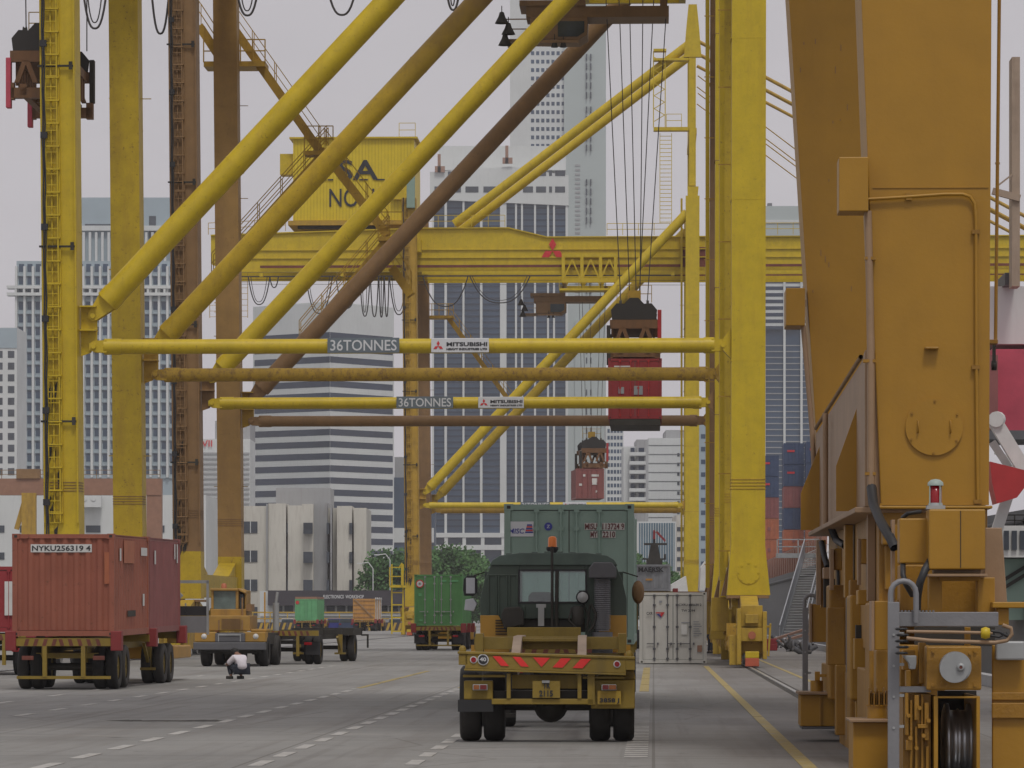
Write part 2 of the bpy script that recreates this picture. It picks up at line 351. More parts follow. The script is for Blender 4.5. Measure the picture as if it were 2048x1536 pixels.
# ================================================================ gantry cranes of one type
def ladder(b, x, y, z0, z1, wd=.45, step=.3, r=.022, ax='x'):
    dx = (wd / 2, 0) if ax == 'x' else (0, wd / 2)
    for k in (-1, 1): b.bar((x + k * dx[0], y + k * dx[1], z0), (x + k * dx[0], y + k * dx[1], z1), .05)
    z = z0 + .1
    while z < z1: b.bar((x - dx[0], y - dx[1], z), (x + dx[0], y + dx[1], z), r * 1.6); z += step
def rail_run(b, pts, h=1.0, r=.025, step=1.3):
    for hh in (h, h * .5): 
        for i in range(len(pts) - 1): b.bar(Vector(pts[i]) + Vector((0, 0, hh)), Vector(pts[i + 1]) + Vector((0, 0, hh)), r * 1.6)
    for i in range(len(pts) - 1):
        a = Vector(pts[i]); c = Vector(pts[i + 1]); n = max(1, int((c - a).length / step))
        for k in range(n + 1): p = a.lerp(c, k / n); b.bar(p, p + Vector((0, 0, h)), r * 1.6)
def flight(root, p0, p1, y, mt):
    """raking stair beam with handrail, in the plane y; p0 is the upper end"""
    b = MB(); a = Vector((p0[0], y, p0[1])); c = Vector((p1[0], y, p1[1]))
    for dy in (0, .8): b.bar(a + Vector((0, dy, 0)), c + Vector((0, dy, 0)), .10, .42)
    L = (c - a).length; n = int(L / .32)
    for k in range(n): p = a.lerp(c, (k + .5) / n); b.box(p.x - .12, p.x + .12, y, y + .8, p.z + .16, p.z + .19)
    st = b.build('stair_flight', mt, root)
    b = MB()
    for dy in (-.05, .85):
        e = Vector((0, dy, .2)); rail_run(b, [a + e, c + e], 1.0, .024, 1.6)
    b.build('handrail', mt, st)
def clevis(b, pin, to, r, L=.75, plate=.05):
    """two tapered plates from a pin towards the tube end"""
    p = Vector(pin); d = (Vector(to) - p).normalized(); n = Vector((-d.z, 0, d.x))
    for dy in (-.16, .16):
        vs = [p - d * .16 + n * .10, p - d * .16 - n * .10, p + n * .2, p - n * .2, p + d * L + n * r, p + d * L - n * r]
        poly = [(v.x, v.z) for v in (vs[0], vs[2], vs[4], vs[5], vs[3], vs[1])]
        b.prism(poly, p.y + dy - plate / 2, p.y + dy + plate / 2, 'y')
    b.tube(p + Vector((0, -.28, 0)), p + Vector((0, .28, 0)), .09, 12)
def bogie_set(root, sc, yl, m1='ochre', m2='ydirty'):
    """travelling gear under one leg; sc = rail position, yl = leg centre along the rail"""
    b = MB()
    b.prism([(yl - 4.3, 1.75), (yl - 3.6, 2.0), (yl - .8, 2.46), (yl + .8, 2.46), (yl + 3.6, 2.0), (yl + 4.3, 1.75), (yl + 4.3, 1.2), (yl + .9, 1.35), (yl - .9, 1.35), (yl - 4.3, 1.2)], sc - .3, sc + .3, 'x')
    eq = b.build('equalizer_beam', m1, root, bev=.02)
    for k in (-1, 1):
        yc = yl + k * 3.0
        b = MB(); b.prism([(yc - 2.0, .45), (yc - 2.0, 1.0), (yc - .6, 1.38), (yc + .6, 1.38), (yc + 2.0, 1.0), (yc + 2.0, .45), (yc + 1.0, .3), (yc - 1.0, .3)], sc - .36, sc - .3, 'x')
        b.prism([(yc - 2.0, .45), (yc - 2.0, 1.0), (yc - .6, 1.38), (yc + .6, 1.38), (yc + 2.0, 1.0), (yc + 2.0, .45), (yc + 1.0, .3), (yc - 1.0, .3)], sc + .3, sc + .36, 'x')
        b.box(sc - .3, sc + .3, yc - 1.98, yc - 1.8, .5, 1.0); b.box(sc - .3, sc + .3, yc + 1.8, yc + 1.98, .5, 1.0)
        b.box(sc - .29, sc + .29, yc - .2, yc + .2, .8, 1.36)
        bo = b.build('bogie_frame', m2, root)
        for j in (-1, 1):
            wh = MB().lathe([(-.11, .05), (-.11, .3), (-.09, .36), (-.07, .33), (.07, .33), (.09, .36), (.11, .3), (.11, .05)], 20, (sc, yc + j * 1.15, .37)).build('wheel', 'steel', bo)
        b = MB(); b.box(sc - .75, sc - .38, yc - .8, yc - .1, .55, 1.05); b.tube((sc - .6, yc + .1, .8), (sc - .6, yc + .9, .8), .2, 12); b.box(sc - .8, sc - .4, yc + .2, yc + .6, 1.05, 1.5)
        b.build('drive_motor', 'ydirty', root)
    # end stop with buffer, electric cabinet
    yb = yl - 5.55
    b = MB(); b.box(sc - .42, sc + .42, yb + .1, yb + .55, .9, 1.35); b.box(sc - .5, sc - .36, yb, yb + .9, .12, 2.0); b.box(sc + .36, sc + .5, yb, yb + .9, .3, 1.9)
    b.box(sc - .36, sc + .36, yb + .2, yb + .8, 1.35, 2.1); b.box(sc - .22, sc + .22, yb, yb + .25, 1.5, 1.8); b.box(sc - .62, sc + .62, yb + .2, yb + .4, 1.35, 1.43)
    b.box(sc - .75, sc - .35, yb + .3, yb + .5, .1, 1.1); b.bar((sc + .55, yb + .1, .4), (sc + .62, yb + .1, 1.5), .07)
    b.build('buffer_frame', 'ochre', root, bev=.015)
    MB().box(sc - .23, sc + .23, yb - .3, yb + .1, .34, .56).build('buffer_top', 'yellow', root, bev=.02)
    MB().box(sc - .23, sc + .23, yb - .3, yb + .1, .06, .34).build('rail_guard', mat('guard_orange_red', (.45, .10, .05), .7, rust=.3), root, bev=.02)
    MB().disc((sc, yb - .02, 1.1), .13, .1).build('warning_roundel', 'c_orange', root)
def trolley(root, st, y0, mt, swap=False):
    b = MB()
    for y in (y0 - .85, y0 + 7.4):
        b.box(st - 2.4, st + 2.4, y, y + .3, 30.4, 30.8); b.box(st - 2.4, st + 2.4, y, y + .3, 32.6, 32.9)
        for x in (-2.4, -.8, .8, 2.1): b.box(st + x, st + x + .28, y, y + .28, 30.8, 32.6)
        for x in (-2.2, -.6, 1.0): b.bar((st + x, y + .1, 30.8), (st + x + .7, y + .1, 32.4), .12); b.bar((st + x + 1.4, y + .1, 30.8), (st + x + .7, y + .1, 32.4), .12)
    for x in (-2.4, 2.1): b.box(st + x, st + x + .3, y0 - .55, y0 + 7.4, 30.4, 30.8)
    tr = b.build('trolley_frame', mt, root)
    b = MB(); rail_run(b, [(st - 2.6, y0 - 1.2, 29.9), (st + 2.5, y0 - 1.2, 29.9)], 1.0); b.box(st - 2.6, st + 2.5, y0 - 1.25, y0 + 1.1, 29.7, 29.88)
    for x in (-2.5, 0, 2.4): b.bar((st + x, y0 + .9, 29.88), (st + x, y0 + .9, 30.4), .1)
    b.build('trolley_walkway', 'yellow', root)
    b = MB(); b.box(st - 4.9, st + 1.6, y0 + 2.4, y0 + 4.6, 29.0, 29.5); b.box(st - 5.2, st - 2.2, y0 + 2.2, y0 + 4.8, 29.5, 29.75); b.box(st - 2.6, st - 2.3, y0 + 3, y0 + 4, 29.5, 30.4); b.box(st + 1.2, st + 1.5, y0 + 3, y0 + 4, 29.5, 30.4)
    b.build('cab_gangway', 'ybrown', root)
    cx = st - 3.4
    b = MB(); b.prism([(cx - 1.3, 28.0), (cx + .9, 27.95), (cx + 1.3, 28.2), (cx + 1.3, 29.0), (cx - 1.3, 29.0)], y0 + 2.3, y0 + 4.7, 'y')
    cb = b.build('operator_cab', 'ybrown', root, bev=.04)
    MB().prism([(cx - .05, 28.1), (cx + .85, 28.1), (cx + 1.15, 28.3), (cx + 1.15, 28.8), (cx - .05, 28.8)], y0 + 2.26, y0 + 2.3, 'y').build('cab_window', 'gl', cb)
    b = MB(); b.box(cx - 2.4, cx - 1.3, y0 + 2.4, y0 + 4.4, 27.9, 28.02); rail_run(b, [(cx - 2.4, y0 + 2.4, 28.02), (cx - 1.3, y0 + 2.4, 28.02)], .9, .03)
    b.box(cx - 1.2, cx + .9, y0 + 2.1, y0 + 2.3, 27.8, 27.93)
    b.build('cab_balcony', 'ybrown', root)
    for k, (xx, zz) in enumerate(((cx - 2.6, 28.9), (cx - 2.3, 28.4), (cx - 2.45, 27.9), (cx - .2, 27.6), (cx + .2, 27.6))):
        b = MB(); b.lathe([(0, .32), (.3, .16), (.5, .10), (.55, .0)], 14, (xx, y0 + 2.2, zz - .2 if k < 3 else zz - .1), 'z') if k < 3 else b.lathe([(0, .16), (.2, .1), (.3, .0)], 12, (xx, y0 + 2.2, zz), 'z')
        b.bar((xx, y0 + 2.2, zz + .2), (xx, y0 + 2.2, zz + .6), .04); b.build('floodlight', 'dark', root)
def loop_pts(x0, x1, y, ztop, sag, n=16):
    pts = []
    for i in range(n + 1):
        u = -1 + 2 * i / n; sh = 1 - abs(u) ** (2.6)
        pts.append((x0 + (x1 - x0) * (i / n), y, ztop - sag * sh))
    return pts
def crane(t1, label, mats, trolley_s, stairs=None, name_group='yellow ship to shore cranes', house=True, loops=(), walkers=True):
    """mats: (front leg left, front bar, rear leg left, rear bar, front leg right, rear leg right, front diagonal, rear diagonal)"""
    lf, bf, lr, br, rf, rr, df, dr = mats
    root = thing('gantry_crane', label, 'crane', q(0, t1, 0), -AL, name_group)
    RY = 16.5; HT = 37.6; HL = 37.5
    for (y0, ml, mr, mbar, mdiag, wl0, wl1, front) in ((0, lf, rf, bf, df, -21.27, -20.03, True), (RY, lr, rr, br, dr, -21.07, -19.93, False)):
        # left leg
        b = MB(); lean = .16
        def leg(b, x0, x1, ya, yb, z0, z1, dx):
            b.hexa([(x0, ya, z0), (x1, ya, z0), (x1, yb, z0), (x0, yb, z0), (x0 + dx, ya, z1), (x1 + dx, ya, z1), (x1 + dx, yb, z1), (x0 + dx, yb, z1)])
        lx = -.3
        leg(b, wl0, wl1, y0, y0 + 1.3, 4.6, HL, lx)
        o = b.build('leg', [ml], root)
        b = MB(); leg(b, wl0 - .006, wl1 + .006, y0 - .006, y0 + 1.306, 2.5, 4.6, 0); b.build('leg_foot', 'yellow2', o)
        b = MB()
        for k in range(4): b.box(wl0 - .015 - .012, wl1 + .01, y0 - .02, y0 + 1.0, 6.1 + k * .1, 6.125 + k * .1)
        b.build('rope_band', 'ybrown', o)
        if front:
            b = MB(); ww = wl1 - wl0
            for z in (2.6, 5.5): pass
            # stiffener flanges beside the ladder
            for fx in (.02, .30, .52, .95): leg(b, wl0 + ww * fx, wl0 + ww * fx + .05, y0 - .12, y0 - .002, 5, HL, lx)
            b.build('leg_flange', ml, o)
            b = MB(); xl = wl0 + ww * .27
            z = 5.0
            b.bar((xl - .12, y0 - .2, 5), (xl - .12 + lx, y0 - .2, HL), .045); b.bar((xl + .28, y0 - .2, 5), (xl + .28 + lx, y0 - .2, HL), .045)
            while z < HL:
                dxl = lx * (z - 5) / (HT - 5); b.bar((xl - .12 + dxl, y0 - .2, z), (xl + .28 + dxl, y0 - .2, z), .03); z += .38
            z = 5.3
            while z < HL:
                dxl = lx * (z - 5) / (HT - 5); b.box(xl - .12 + dxl, xl + .36 + dxl, y0 - .24, y0 - .12, z, z + .05); z += .8
            b.build('ladder', ml, o)
            b = MB()
            for j, xx in enumerate((-.20, -.14)):
                pts = [(xl + xx + lx * i / 60 + .02 * math.sin(i * 1.7 + j), y0 - .27, 4.6 + (HL - 4.6) * i / 60) for i in range(61)]
                b.path(pts, .028, 6)
            for i in range(10): zz = 5.6 + i * 3.2; b.box(xl - .28 + lx * zz / 40, xl - .05 + lx * zz / 40, y0 - .3, y0 - .12, zz, zz + .22)
            b.build('power_cable', 'black', o)
            b = MB(); random.seed(int(t1))
            for k in range(16):
                zz = 4.7 + 5.5 * random.random() ** 1.6; xx = xl - .1 + random.uniform(-.12, .35); hh = random.uniform(.15, .7); ww_ = random.uniform(.03, .09)
                b.prism([(xx - ww_, zz + .05), (xx + ww_ * .5, zz + hh * .4), (xx + ww_, zz + hh), (xx + ww_ * .3, zz - hh * .4), (xx - ww_ * .6, zz - hh)], y0 - .018 - k * .0004, y0 - .016 - k * .0004, 'y')
            b.build('grease_stain', 'dark', o)
            b = MB()
            for zz in (8.5, 14.6, 20.9, 27): dxl = lx * (zz - 5) / (HT - 5); b.box(wl0 - .06 + dxl, wl0 + ww * .96 + dxl, y0 - .16, y0 - .1, zz, zz + .07); b.box(wl0 + ww * .84 + dxl, wl0 + ww * .94 + dxl, y0 - .2, y0 - .16, zz - .1, zz + .18)
            b.build('cable_clamp', 'dark', o)
        else:
            b = MB()
            for zz in (8.0, 15.3, 22.0, 26.5): b.box(wl0 - .25, wl0 - .01, y0 + .5, y0 + .55, zz, zz + .03); b.box(wl1 - .15, wl1 + .25, y0 + .7, y0 + .75, zz, zz + .03)
            b.build('bracket', ml, o)
        b = MB()
        for zz in (9.6, 15.2, 20.8, 26.4): dxl = lx * (zz - 4.6) / (HL - 4.6); b.box(wl0 - .006 + dxl, wl1 + .006 + dxl, y0 - .006, y0 + 1.306, zz, zz + .03); b.box(2.684, 3.876 + .01, y0 - .006, y0 + 1.206, zz + 1, zz + 1.03)
        b.build('weld_seam', ml, o)
        # right leg
        b = MB(); leg(b, 2.69, 3.87, y0, y0 + 1.2, 3.0, HT, .06)
        b.prism([(2.69, 4.2), (3.87, 4.2), (4.05, 2.47), (2.55, 2.47)], y0 - .004, y0 + 1.25, 'y')
        o2 = b.build('leg', [mr], root)
        b = MB()
        b.disc((3.3, y0 - .03, 3.25), .40, .026, 28)
        for k in range(8): b.disc((3.3 + .34 * math.cos(k * .785), y0 - .055, 3.25 + .34 * math.sin(k * .785)), .035, .03, 8)
        b.build('inspection_hatch', mr, o2)
        b = MB()
        for k in range(4): b.box(2.66, 3.9, y0 - .02, y0 + .9, 6.15 + k * .11, 6.17 + k * .11)
        b.build('rope_band', 'ydirty', o2)
        if front:
            b = MB(); b.box(2.33, 2.5, y0 + 2.2, y0 + 3.2, 3, HT); b.build('cable_riser', mr, o2)
            b = MB()
            for k in range(12): b.box(2.25, 2.7, y0 + .9, y0 + .95, 4 + k * 2.7, 4.04 + k * 2.7)
            b.build('bracket', 'ydirty', o2)
        # pads
        for (xa, xb, side) in ((wl1 - .02, wl1 + .55, 0), (2.42, 2.69, 1)):
            b = MB()
            if side == 0:
                lo, hi = 10.85, 12.55; b.prism([(xa, lo), (xa + .35, lo + .12), (xb, lo + .5), (xb, hi), (xa, hi)], y0 + .55, y0 + .62, 'y')
                b.box(xa, xb, y0 + .2, y0 + .95, hi, hi + .05); b.box(xa, xb - .02, y0 + .2, y0 + .95, 11.72, 11.77)
            else:
                b.prism([(xb, 10.7), (xa, 11.0), (xa, 11.4), (xb, 11.75)], y0 + .3, y0 + .9, 'y')
            b.build('bracing_lug', 'ydirty' if mr == 'ybrown' or not front else ml, root)
        # horizontal bar
        yc = y0 + .6; xl0 = wl1 + .45
        b = MB(); b.tube((xl0 + .65, yc, 11.18), (2.0, yc, 11.18), .26, 20)
        b.tube((xl0 + .35, yc, 11.18), (xl0 + .95, yc, 11.18), .285, 20); b.tube((1.75, yc, 11.18), (2.12, yc, 11.18), .285, 20)
        clevis(b, (xl0, yc - .05, 11.18), (2, yc - .05, 11.18), .22, .45); clevis(b, (2.42, yc - .05, 11.18), (-5, yc - .05, 11.18), .22, .4)
        for xx in (-14.2, -3.2): b.tube((xx, yc, 11.18), (xx + .04, yc, 11.18), .268, 20)
        bo = b.build('horizontal_brace', mbar, root)
        # diagonal
        p0 = Vector((xl0 - .03, yc, 12.25)); p1 = Vector((2.9, yc, 36.2)); dd = (p1 - p0).normalized()
        b = MB(); b.tube(p0 + dd * .75, p1, .42, 24); b.tube(p0 + dd * .70, p0 + dd * 1.1, .44, 24); clevis(b, p0, p1, .38, .75)
        for k in (.22, .46, .70): pj = p0.lerp(p1, k); b.tube(pj, pj + dd * .05, .432, 24)
        b.build('diagonal_brace', mdiag, root)
        # top tie beams
        if front:   # load signs
            sg = MB().box(-11.37, -8.86, y0 + .6 - .34, y0 + .6 - .29, 10.93, 11.45).build('load_sign', 'signgrey', root)
            text('sign_lettering', '36TONNES', .46, 'white2', sg, (-10.11, y0 + .25, 11.19), w=2.32, h=.38, bold=.004)
            sg = MB().box(-7.75, -5.73, y0 + .6 - .34, y0 + .6 - .29, 10.93, 11.43).build('maker_sign', 'white2', root, bev=.02)
            text('sign_lettering', 'MITSUBISHI', .2, 'ink', sg, (-6.5, y0 + .25, 11.22), w=1.42, h=.14, bold=.007)
            text('sign_small_print', 'HEAVY INDUSTRIES LTD', .08, 'ink', sg, (-6.5, y0 + .25, 11.05), w=1.42, h=.075, bold=.004)
            b = MB()
            for k in range(3):
                an = math.pi / 2 + k * 2 * math.pi / 3; ux, uz = math.cos(an), math.sin(an); vx, vz = -uz, ux; cx, cz = -7.5, 11.15; L = .19; W = .052
                b.prism([(cx, cz), (cx + ux * L / 2 + vx * W, cz + uz * L / 2 + vz * W), (cx + ux * L, cz + uz * L), (cx + ux * L / 2 - vx * W, cz + uz * L / 2 - vz * W)], y0 + .245, y0 + .255, 'y')
            b.build('emblem', 'signred', sg)
    # sill beams along the rails with haunches, and travelling gear
    for (x0, x1, ms) in ((-21.1, -20.1, 'yellow2'), (2.8, 3.75, 'yellow')):
        b = MB(); b.box(x0, x1, 1.32, RY - .02, 2.6, 3.6)
        for (ya, yb) in ((1.33, 4.4), (RY - .03, RY - 3.2)):
            b.prism([(ya, 3.62), (ya, 4.3), (yb, 3.62)], x0 + .1, x1 - .1, 'x')
        b.build('sill_beam', ms, root)
        sc = (x0 + x1) / 2 + .02
        for yl in (.65, RY + .6):
            b = MB(); b.box(x0 - .25, x1 + .25, yl - .9, yl + .9, 2.36, 2.46)
            for k in (-1, 1):
                b.prism([(sc - .35 * 1, 2.36), (sc + .35, 2.36), (sc + .25, 1.5), (sc - .25, 1.5)], yl + k * .7 - .04, yl + k * .7 + .04, 'y')
            # flared haunches beside the foot
            b.prism([(x0 + .02, 4.3), (x0 - .42, 2.46), (x0 + .02, 2.46)], yl + .9, yl + 2.4, 'y')
            b.build('leg_base', 'ybrown', root)
            bogie_set(root, sc, yl)
        for cy, cz in ((3.0, 1.2), (6.0, .9)): MB().box(x0 - .75, x0 - .15, cy, cy + .9, cz, cz + 1.2).build('electric_cabinet', 'ochre', root, bev=.02)
    # girders (backreach to boom), tapered deeper near the house
    for y0 in (3.2, 12.3):
        b = MB()
        b.prism([(-38.3, 34.6), (-20, 35.15), (-12.5, 35.15), (-9.2, 34.35), (52, 34.35), (52, 31.5), (-37, 31.5), (-38.3, 32.2)], y0, y0 + 1.0, 'y')
        for zz in (31.45, 32.6, 33.3): b.box(-37.5, 52, y0 - .13, y0 - .004, zz, zz + .09)
        b.box(-20, 52, y0 - .22, y0 - .135, 31.2, 31.44)
        b.prism([(-38.3, 34.6), (-20, 35.15), (-12.5, 35.15), (-9.2, 34.35), (52, 34.35), (52, 34.45), (-9.2, 34.45), (-12.5, 35.25), (-20, 35.25), (-38.3, 34.7)], y0 - .2, y0 + 1.2, 'y')
        go = b.build('main_girder', 'yellow', root)
        if y0 < 5:
            b = MB(); b.box(-34, 52, y0 - .30, y0 - .235, 31.78, 32.0); b.box(-20, 52, y0 - .20, y0 - .136, 31.0, 31.12); b.box(2.5, 4.5, y0 - .03, y0 - .006, 31.9, 33.5); b.box(14, 15.2, y0 - .03, y0 - .006, 31.8, 34); b.build('rail_grease_strip', 'rustred', go)
            b = MB()
            cx, cz = -8.7, 33.2
            for k in range(3):
                an = math.pi / 2 + k * 2 * math.pi / 3; ux, uz = math.cos(an), math.sin(an); vx, vz = -uz, ux; L = 1.1; W = .32
                b.prism([(cx, cz), (cx + ux * L / 2 + vx * W, cz + uz * L / 2 + vz * W), (cx + ux * L, cz + uz * L), (cx + ux * L / 2 - vx * W, cz + uz * L / 2 - vz * W)], y0 - .16, y0 - .14, 'y')
            b.build('emblem', 'signred', go)
            b = MB()
            for x in (-34, -27, 1.5): b.box(x, x + .3, y0 - .9, y0 - .2, 31.0, 31.3)
            rail_run(b, [(-20, y0 - .6, 35.25), (-12.8, y0 - .6, 35.25)], 1.0, .03, 1.2); rail_run(b, [(-4, y0 - .6, 34.5), (1.4, y0 - .6, 34.5)], 1.0, .03, 1.2)
            rail_run(b, [(8, y0 - .6, 34.5), (16, y0 - .6, 34.5)], 1.0, .03, 1.2)
            b.build('girder_handrail', 'yellow', go)
    b = MB()
    for x in (-38, -28, -20.8, 3.2, 20, 40): b.box(x, x + .8, 4.2, 12.3, 32, 34)
    b.build('cross_tie', 'yellow', root)
    # legs carry the girders by a portal beam
    for x, zz in ((-20.9, 33.0), (2.85, 36.2)): MB().box(x, x + .9, 1.31, RY - .01, zz, zz + 1.1).build('leg_top_beam', 'yellow', root)
    # machinery house
    if house:
        b = MB(); b.box(-31.2, -20.7, 3.6, 12.6, 35.95, 43.0)
        hs_ = b.build('machinery_house', mat('house_yellow_sheet', (.66, .50, .02), .5, streak=.2, streak_col=(.4, .3, .05), var=.05), root)
        b = MB(); x = -31.1
        while x < -20.8: b.box(x, x + .05, 3.56, 3.598, 36, 42.9); x += .28
        b.build('wall_rib', 'yellow', hs_)
        b = MB(); b.prism([(-31.5, 43.0), (-20.4, 43.0), (-20.4, 43.15), (-31.5, 43.15)], 3.3, 12.9, 'y'); b.build('roof', 'yellow', hs_)
        b = MB(); b.box(-31.6, -20.4, 3.2, 12.8, 35.5, 35.9); b.box(-30.5, -21.5, 3.7, 12.4, 35.16, 35.5); b.build('house_base', 'ydirty', hs_)
        b = MB(); b.box(-32.4, -31.22, 4.2, 6, 40, 41.8); b.build('ventilator', 'yellow', hs_)
        b = MB(); b.box(-22.6, -20.9, 3.1, 3.55, 37.7, 39.6); b.build('side_cabinet', 'yellow', hs_)
        MB().box(-21.1, -20.4, -.5, -.05, 36.6, 39.4).build('meter_cabinet', 'c_pale', root, bev=.03); MB().box(-30.8, -24, 3.5, 3.62, 35.2, 35.48).build('base_shadow_strip', 'dark', hs_)  # dark strip painted as the shadow below the house
        L = text('house_lettering', 'PSA', 3.0, 'ink', hs_, (-26.3, 3.52, 40.3), w=5.0, h=1.75, bold=.05, depth=.01)
        # slab serifs
        b = MB()
        for x in (-28.8, -28.2, -25.45, -24.0): b.box(x, x + .75 if x > -26 else x + .5, 3.50, 3.53, 39.4, 39.52)
        b.build('letter_serif', 'ink', hs_)
        text('house_lettering', 'NO. 1', 2.3, 'ink', hs_, (-26.1, 3.52, 37.9), w=3.9, h=1.6, bold=0.01, depth=.01)
        b = MB(); rail_run(b, [(-20.4, 3.6, 35.2), (-20.4, 12, 35.2)], 1.0, .03); rail_run(b, [(-22, 3.6, 43.15), (-20.6, 3.6, 43.15)], 1.2, .03); b.build('house_handrail', 'yellow', hs_)
        b = MB()
        for x in (-38, -35.5): ladder(b, x, 3.2, 27.5, 31.4, .8, .5)
        for k in range(8): b.bar((-38 + (k % 2) * 2.4, 3.1, 28 + k * .4), (-35.6 - (k % 2) * 2.4, 3.1, 28.4 + k * .4), .05)
        b.build('hanging_ladder', 'ydirty', root)
        b = MB(); b.lathe([(-.6, .1), (-.6, .45), (.6, .45), (.6, .1)], 18, (-36.9, 3.3, 35.4), 'y'); rail_run(b, [(-38.5, 3, 34.7), (-31.8, 3, 35.0)], 1, .03, 1.2); b.build('end_sheave', 'ydirty', root)
    # mast and stays
    b = MB()
    for y0 in (.4, RY + .3):
        b.box(3.05, 3.62, y0, y0 + .6, HT + .9, 53.5)
    b.box(3.0, 3.7, .4, RY + .9, 52.2, 53.2); b.box(3.0, 3.7, 1, RY + .3, 43, 43.5)
    b.prism([(2.6, 49.5), (4.1, 49.5), (3.9, 52), (3.7, 54), (3.0, 54), (2.8, 52)], .35, .95, 'y'); b.prism([(2.9, 38.4), (3.85, 38.4), (3.75, 37.2), (2.95, 37.2)], .1, 1.1, 'y')
    mo = b.build('mast', 'yellow', root)
    b = MB()
    for y0 in (.7, 8.2):
        b.tube((3.0, y0 + .1, 50.6), (-17.2, y0 + 3.0, 35.6), .40, 16)
    b.build('back_stay', 'yellow', root)
    b = MB()
    for y0, dz in ((.7, 0), (8.2, 0)):
        b.tube((3.8, y0, 50.9), (34.2, y0 + 3, 34.9), .16, 10); b.tube((3.8, y0, 49.8), (33, y0 + 3, 34.6), .14, 10)
    for y0 in (1.2, 8.4): b.tube((3.8, y0, 48), (17, y0 + 3, 38.4), .05, 6); b.tube((3.8, y0, 46.5), (17, y0 + 3, 37), .05, 6)
    b.build('fore_stay', 'ydirty', root)
    b = MB(); ladder(b, 1.05, .5, 35.3, 43, 1.0, .35, .03)
    for k in range(10): b.bar((.05 + (k % 2) * .9, .4, 44 + k * .55), (.95 - (k % 2) * .9, .4, 44.55 + k * .55), .06)
    for x in (0, 1.0): b.bar((x, .4, 43.5), (x, .4, 50), .08)
    b.box(0, 3.0, .2, 1.2, 43.2, 43.5); b.box(0, 3.0, .2, 1.2, 49.2, 49.4); b.box(-.0, 1.1, .2, 1.2, 50, 50.2); rail_run(b, [(1.1, .2, 43.5), (2.4, .2, 43.5)], 1.1, .03)
    b.build('mast_ladder', 'yellow', root)
    trolley(root, trolley_s, 3.2, 'yellow')
    # festoon cables under the girder
    if loops:
        b = MB(); b.box(-38, 2, 2.85, 2.95, 31.0, 31.1)
        for (xa, xb, sag) in loops: b.path(loop_pts(xa, xb, 2.9, 31.0, sag), .05, 6)
        for (xa, xb, sag) in loops[::2]: b.path(loop_pts(xa + .2, xb - .25, 3.0, 31.0, sag * .9), .03, 6)
        b.build('festoon_cable', 'rope', root)
    b = MB()
    for z in (30.6, 30.2): b.tube((-36, 3.0, z + .2), (6, 3.0, z), .018, 5)
    b.build('wire_line', 'rope', root)
    if stairs:
        for (p0, p1) in stairs: flight(root, p0, p1, RY + 1.6, 'ydirty')
        b = MB(); la, lb_ = (-21.9, -18.9) if len(stairs) > 1 else (-20.6, -18.0); b.box(la, lb_, RY + 1.2, RY + 3, 28.5, 28.75); rail_run(b, [(la, RY + 1.2, 28.7), (lb_, RY + 1.2, 28.7)], 1.1, .035, .6)
        if len(stairs) > 1: b.box(-17.0, -15.6, RY + 1.4, RY + 2.6, 24.2, 24.4); rail_run(b, [(-17.0, RY + 1.4, 24.4), (-15.6, RY + 1.4, 24.4)], 1.2, .03, .6); b.box(-13.4, -12.2, RY + 1.4, RY + 2.6, 20.0, 20.2); rail_run(b, [(-13.4, RY + 1.4, 20.2), (-12.2, RY + 1.4, 20.2)], 1.2, .03, .6)
        b.build('stair_landing', 'ydirty', root)
    return root
T_A, T_B, T_C = 139.0, 176.5, 342.0
crane(T_A, 'bright yellow gantry crane whose uppermost clean cross brace carries the larger 36TONNES sign', ('yellow', 'yellow', 'yellow2', 'ymott', 'yellow', 'yellow2', 'yellow', 'ydiag'), -22.4, loops=[(-20 + 3 * k, -18 + 3 * k, 2.5) for k in range(6)], house=False)
LPB = [(S(165, 180), S(222, 180), .9), (S(303, 180), S(345, 180), 1.15), (S(470, 180), S(525, 180), .35), (S(650, 180), S(722, 180), .35), (S(890, 180), S(925, 180), .15)]
LPB = [(a, b_, c_ + 1.9) for a, b_, c_ in LPB]
def PB(px, py, t=195.0): return (S(px, t), Zt(py, t))
crane(T_B, 'weathered brown and yellow gantry crane with a red container hanging inside it', ('ybrown', 'yellow', 'ygold', 'ybrown', 'yellow', 'ybrown', 'yellow', 'ybrown'), -.9,
      stairs=[(PB(400, 50), PB(440, 112)), (PB(462, 45), PB(640, 300)), (PB(655, 300), PB(425, 555)), (PB(650, 305), PB(775, 470)), (PB(778, 478), PB(600, 690)), (PB(785, 535), PB(822, 590))], loops=LPB, house=False)
CT = T_C + 3
LPC = [(S(a, CT), S(b_, CT), (c_ - 545) * CT / F) for a, b_, c_ in ((497, 540, 600), (540, 557, 566), (612, 665, 618), (672, 716, 608), (720, 740, 624), (741, 757, 625), (758, 768, 626), (769, 778, 625), (779, 817, 621), (846, 936, 605), (940, 1060, 598))]
crane(T_C, 'far yellow gantry crane whose machinery house on top reads PSA NO. 1', ('ydirty', 'yellow', 'ybrown', 'ydirty', 'yellow', 'yellow', 'yellow', 'yellow2'), -5.5,
      stairs=[((-18.5, 28.6), (-12.5, 20.4))], loops=LPC)
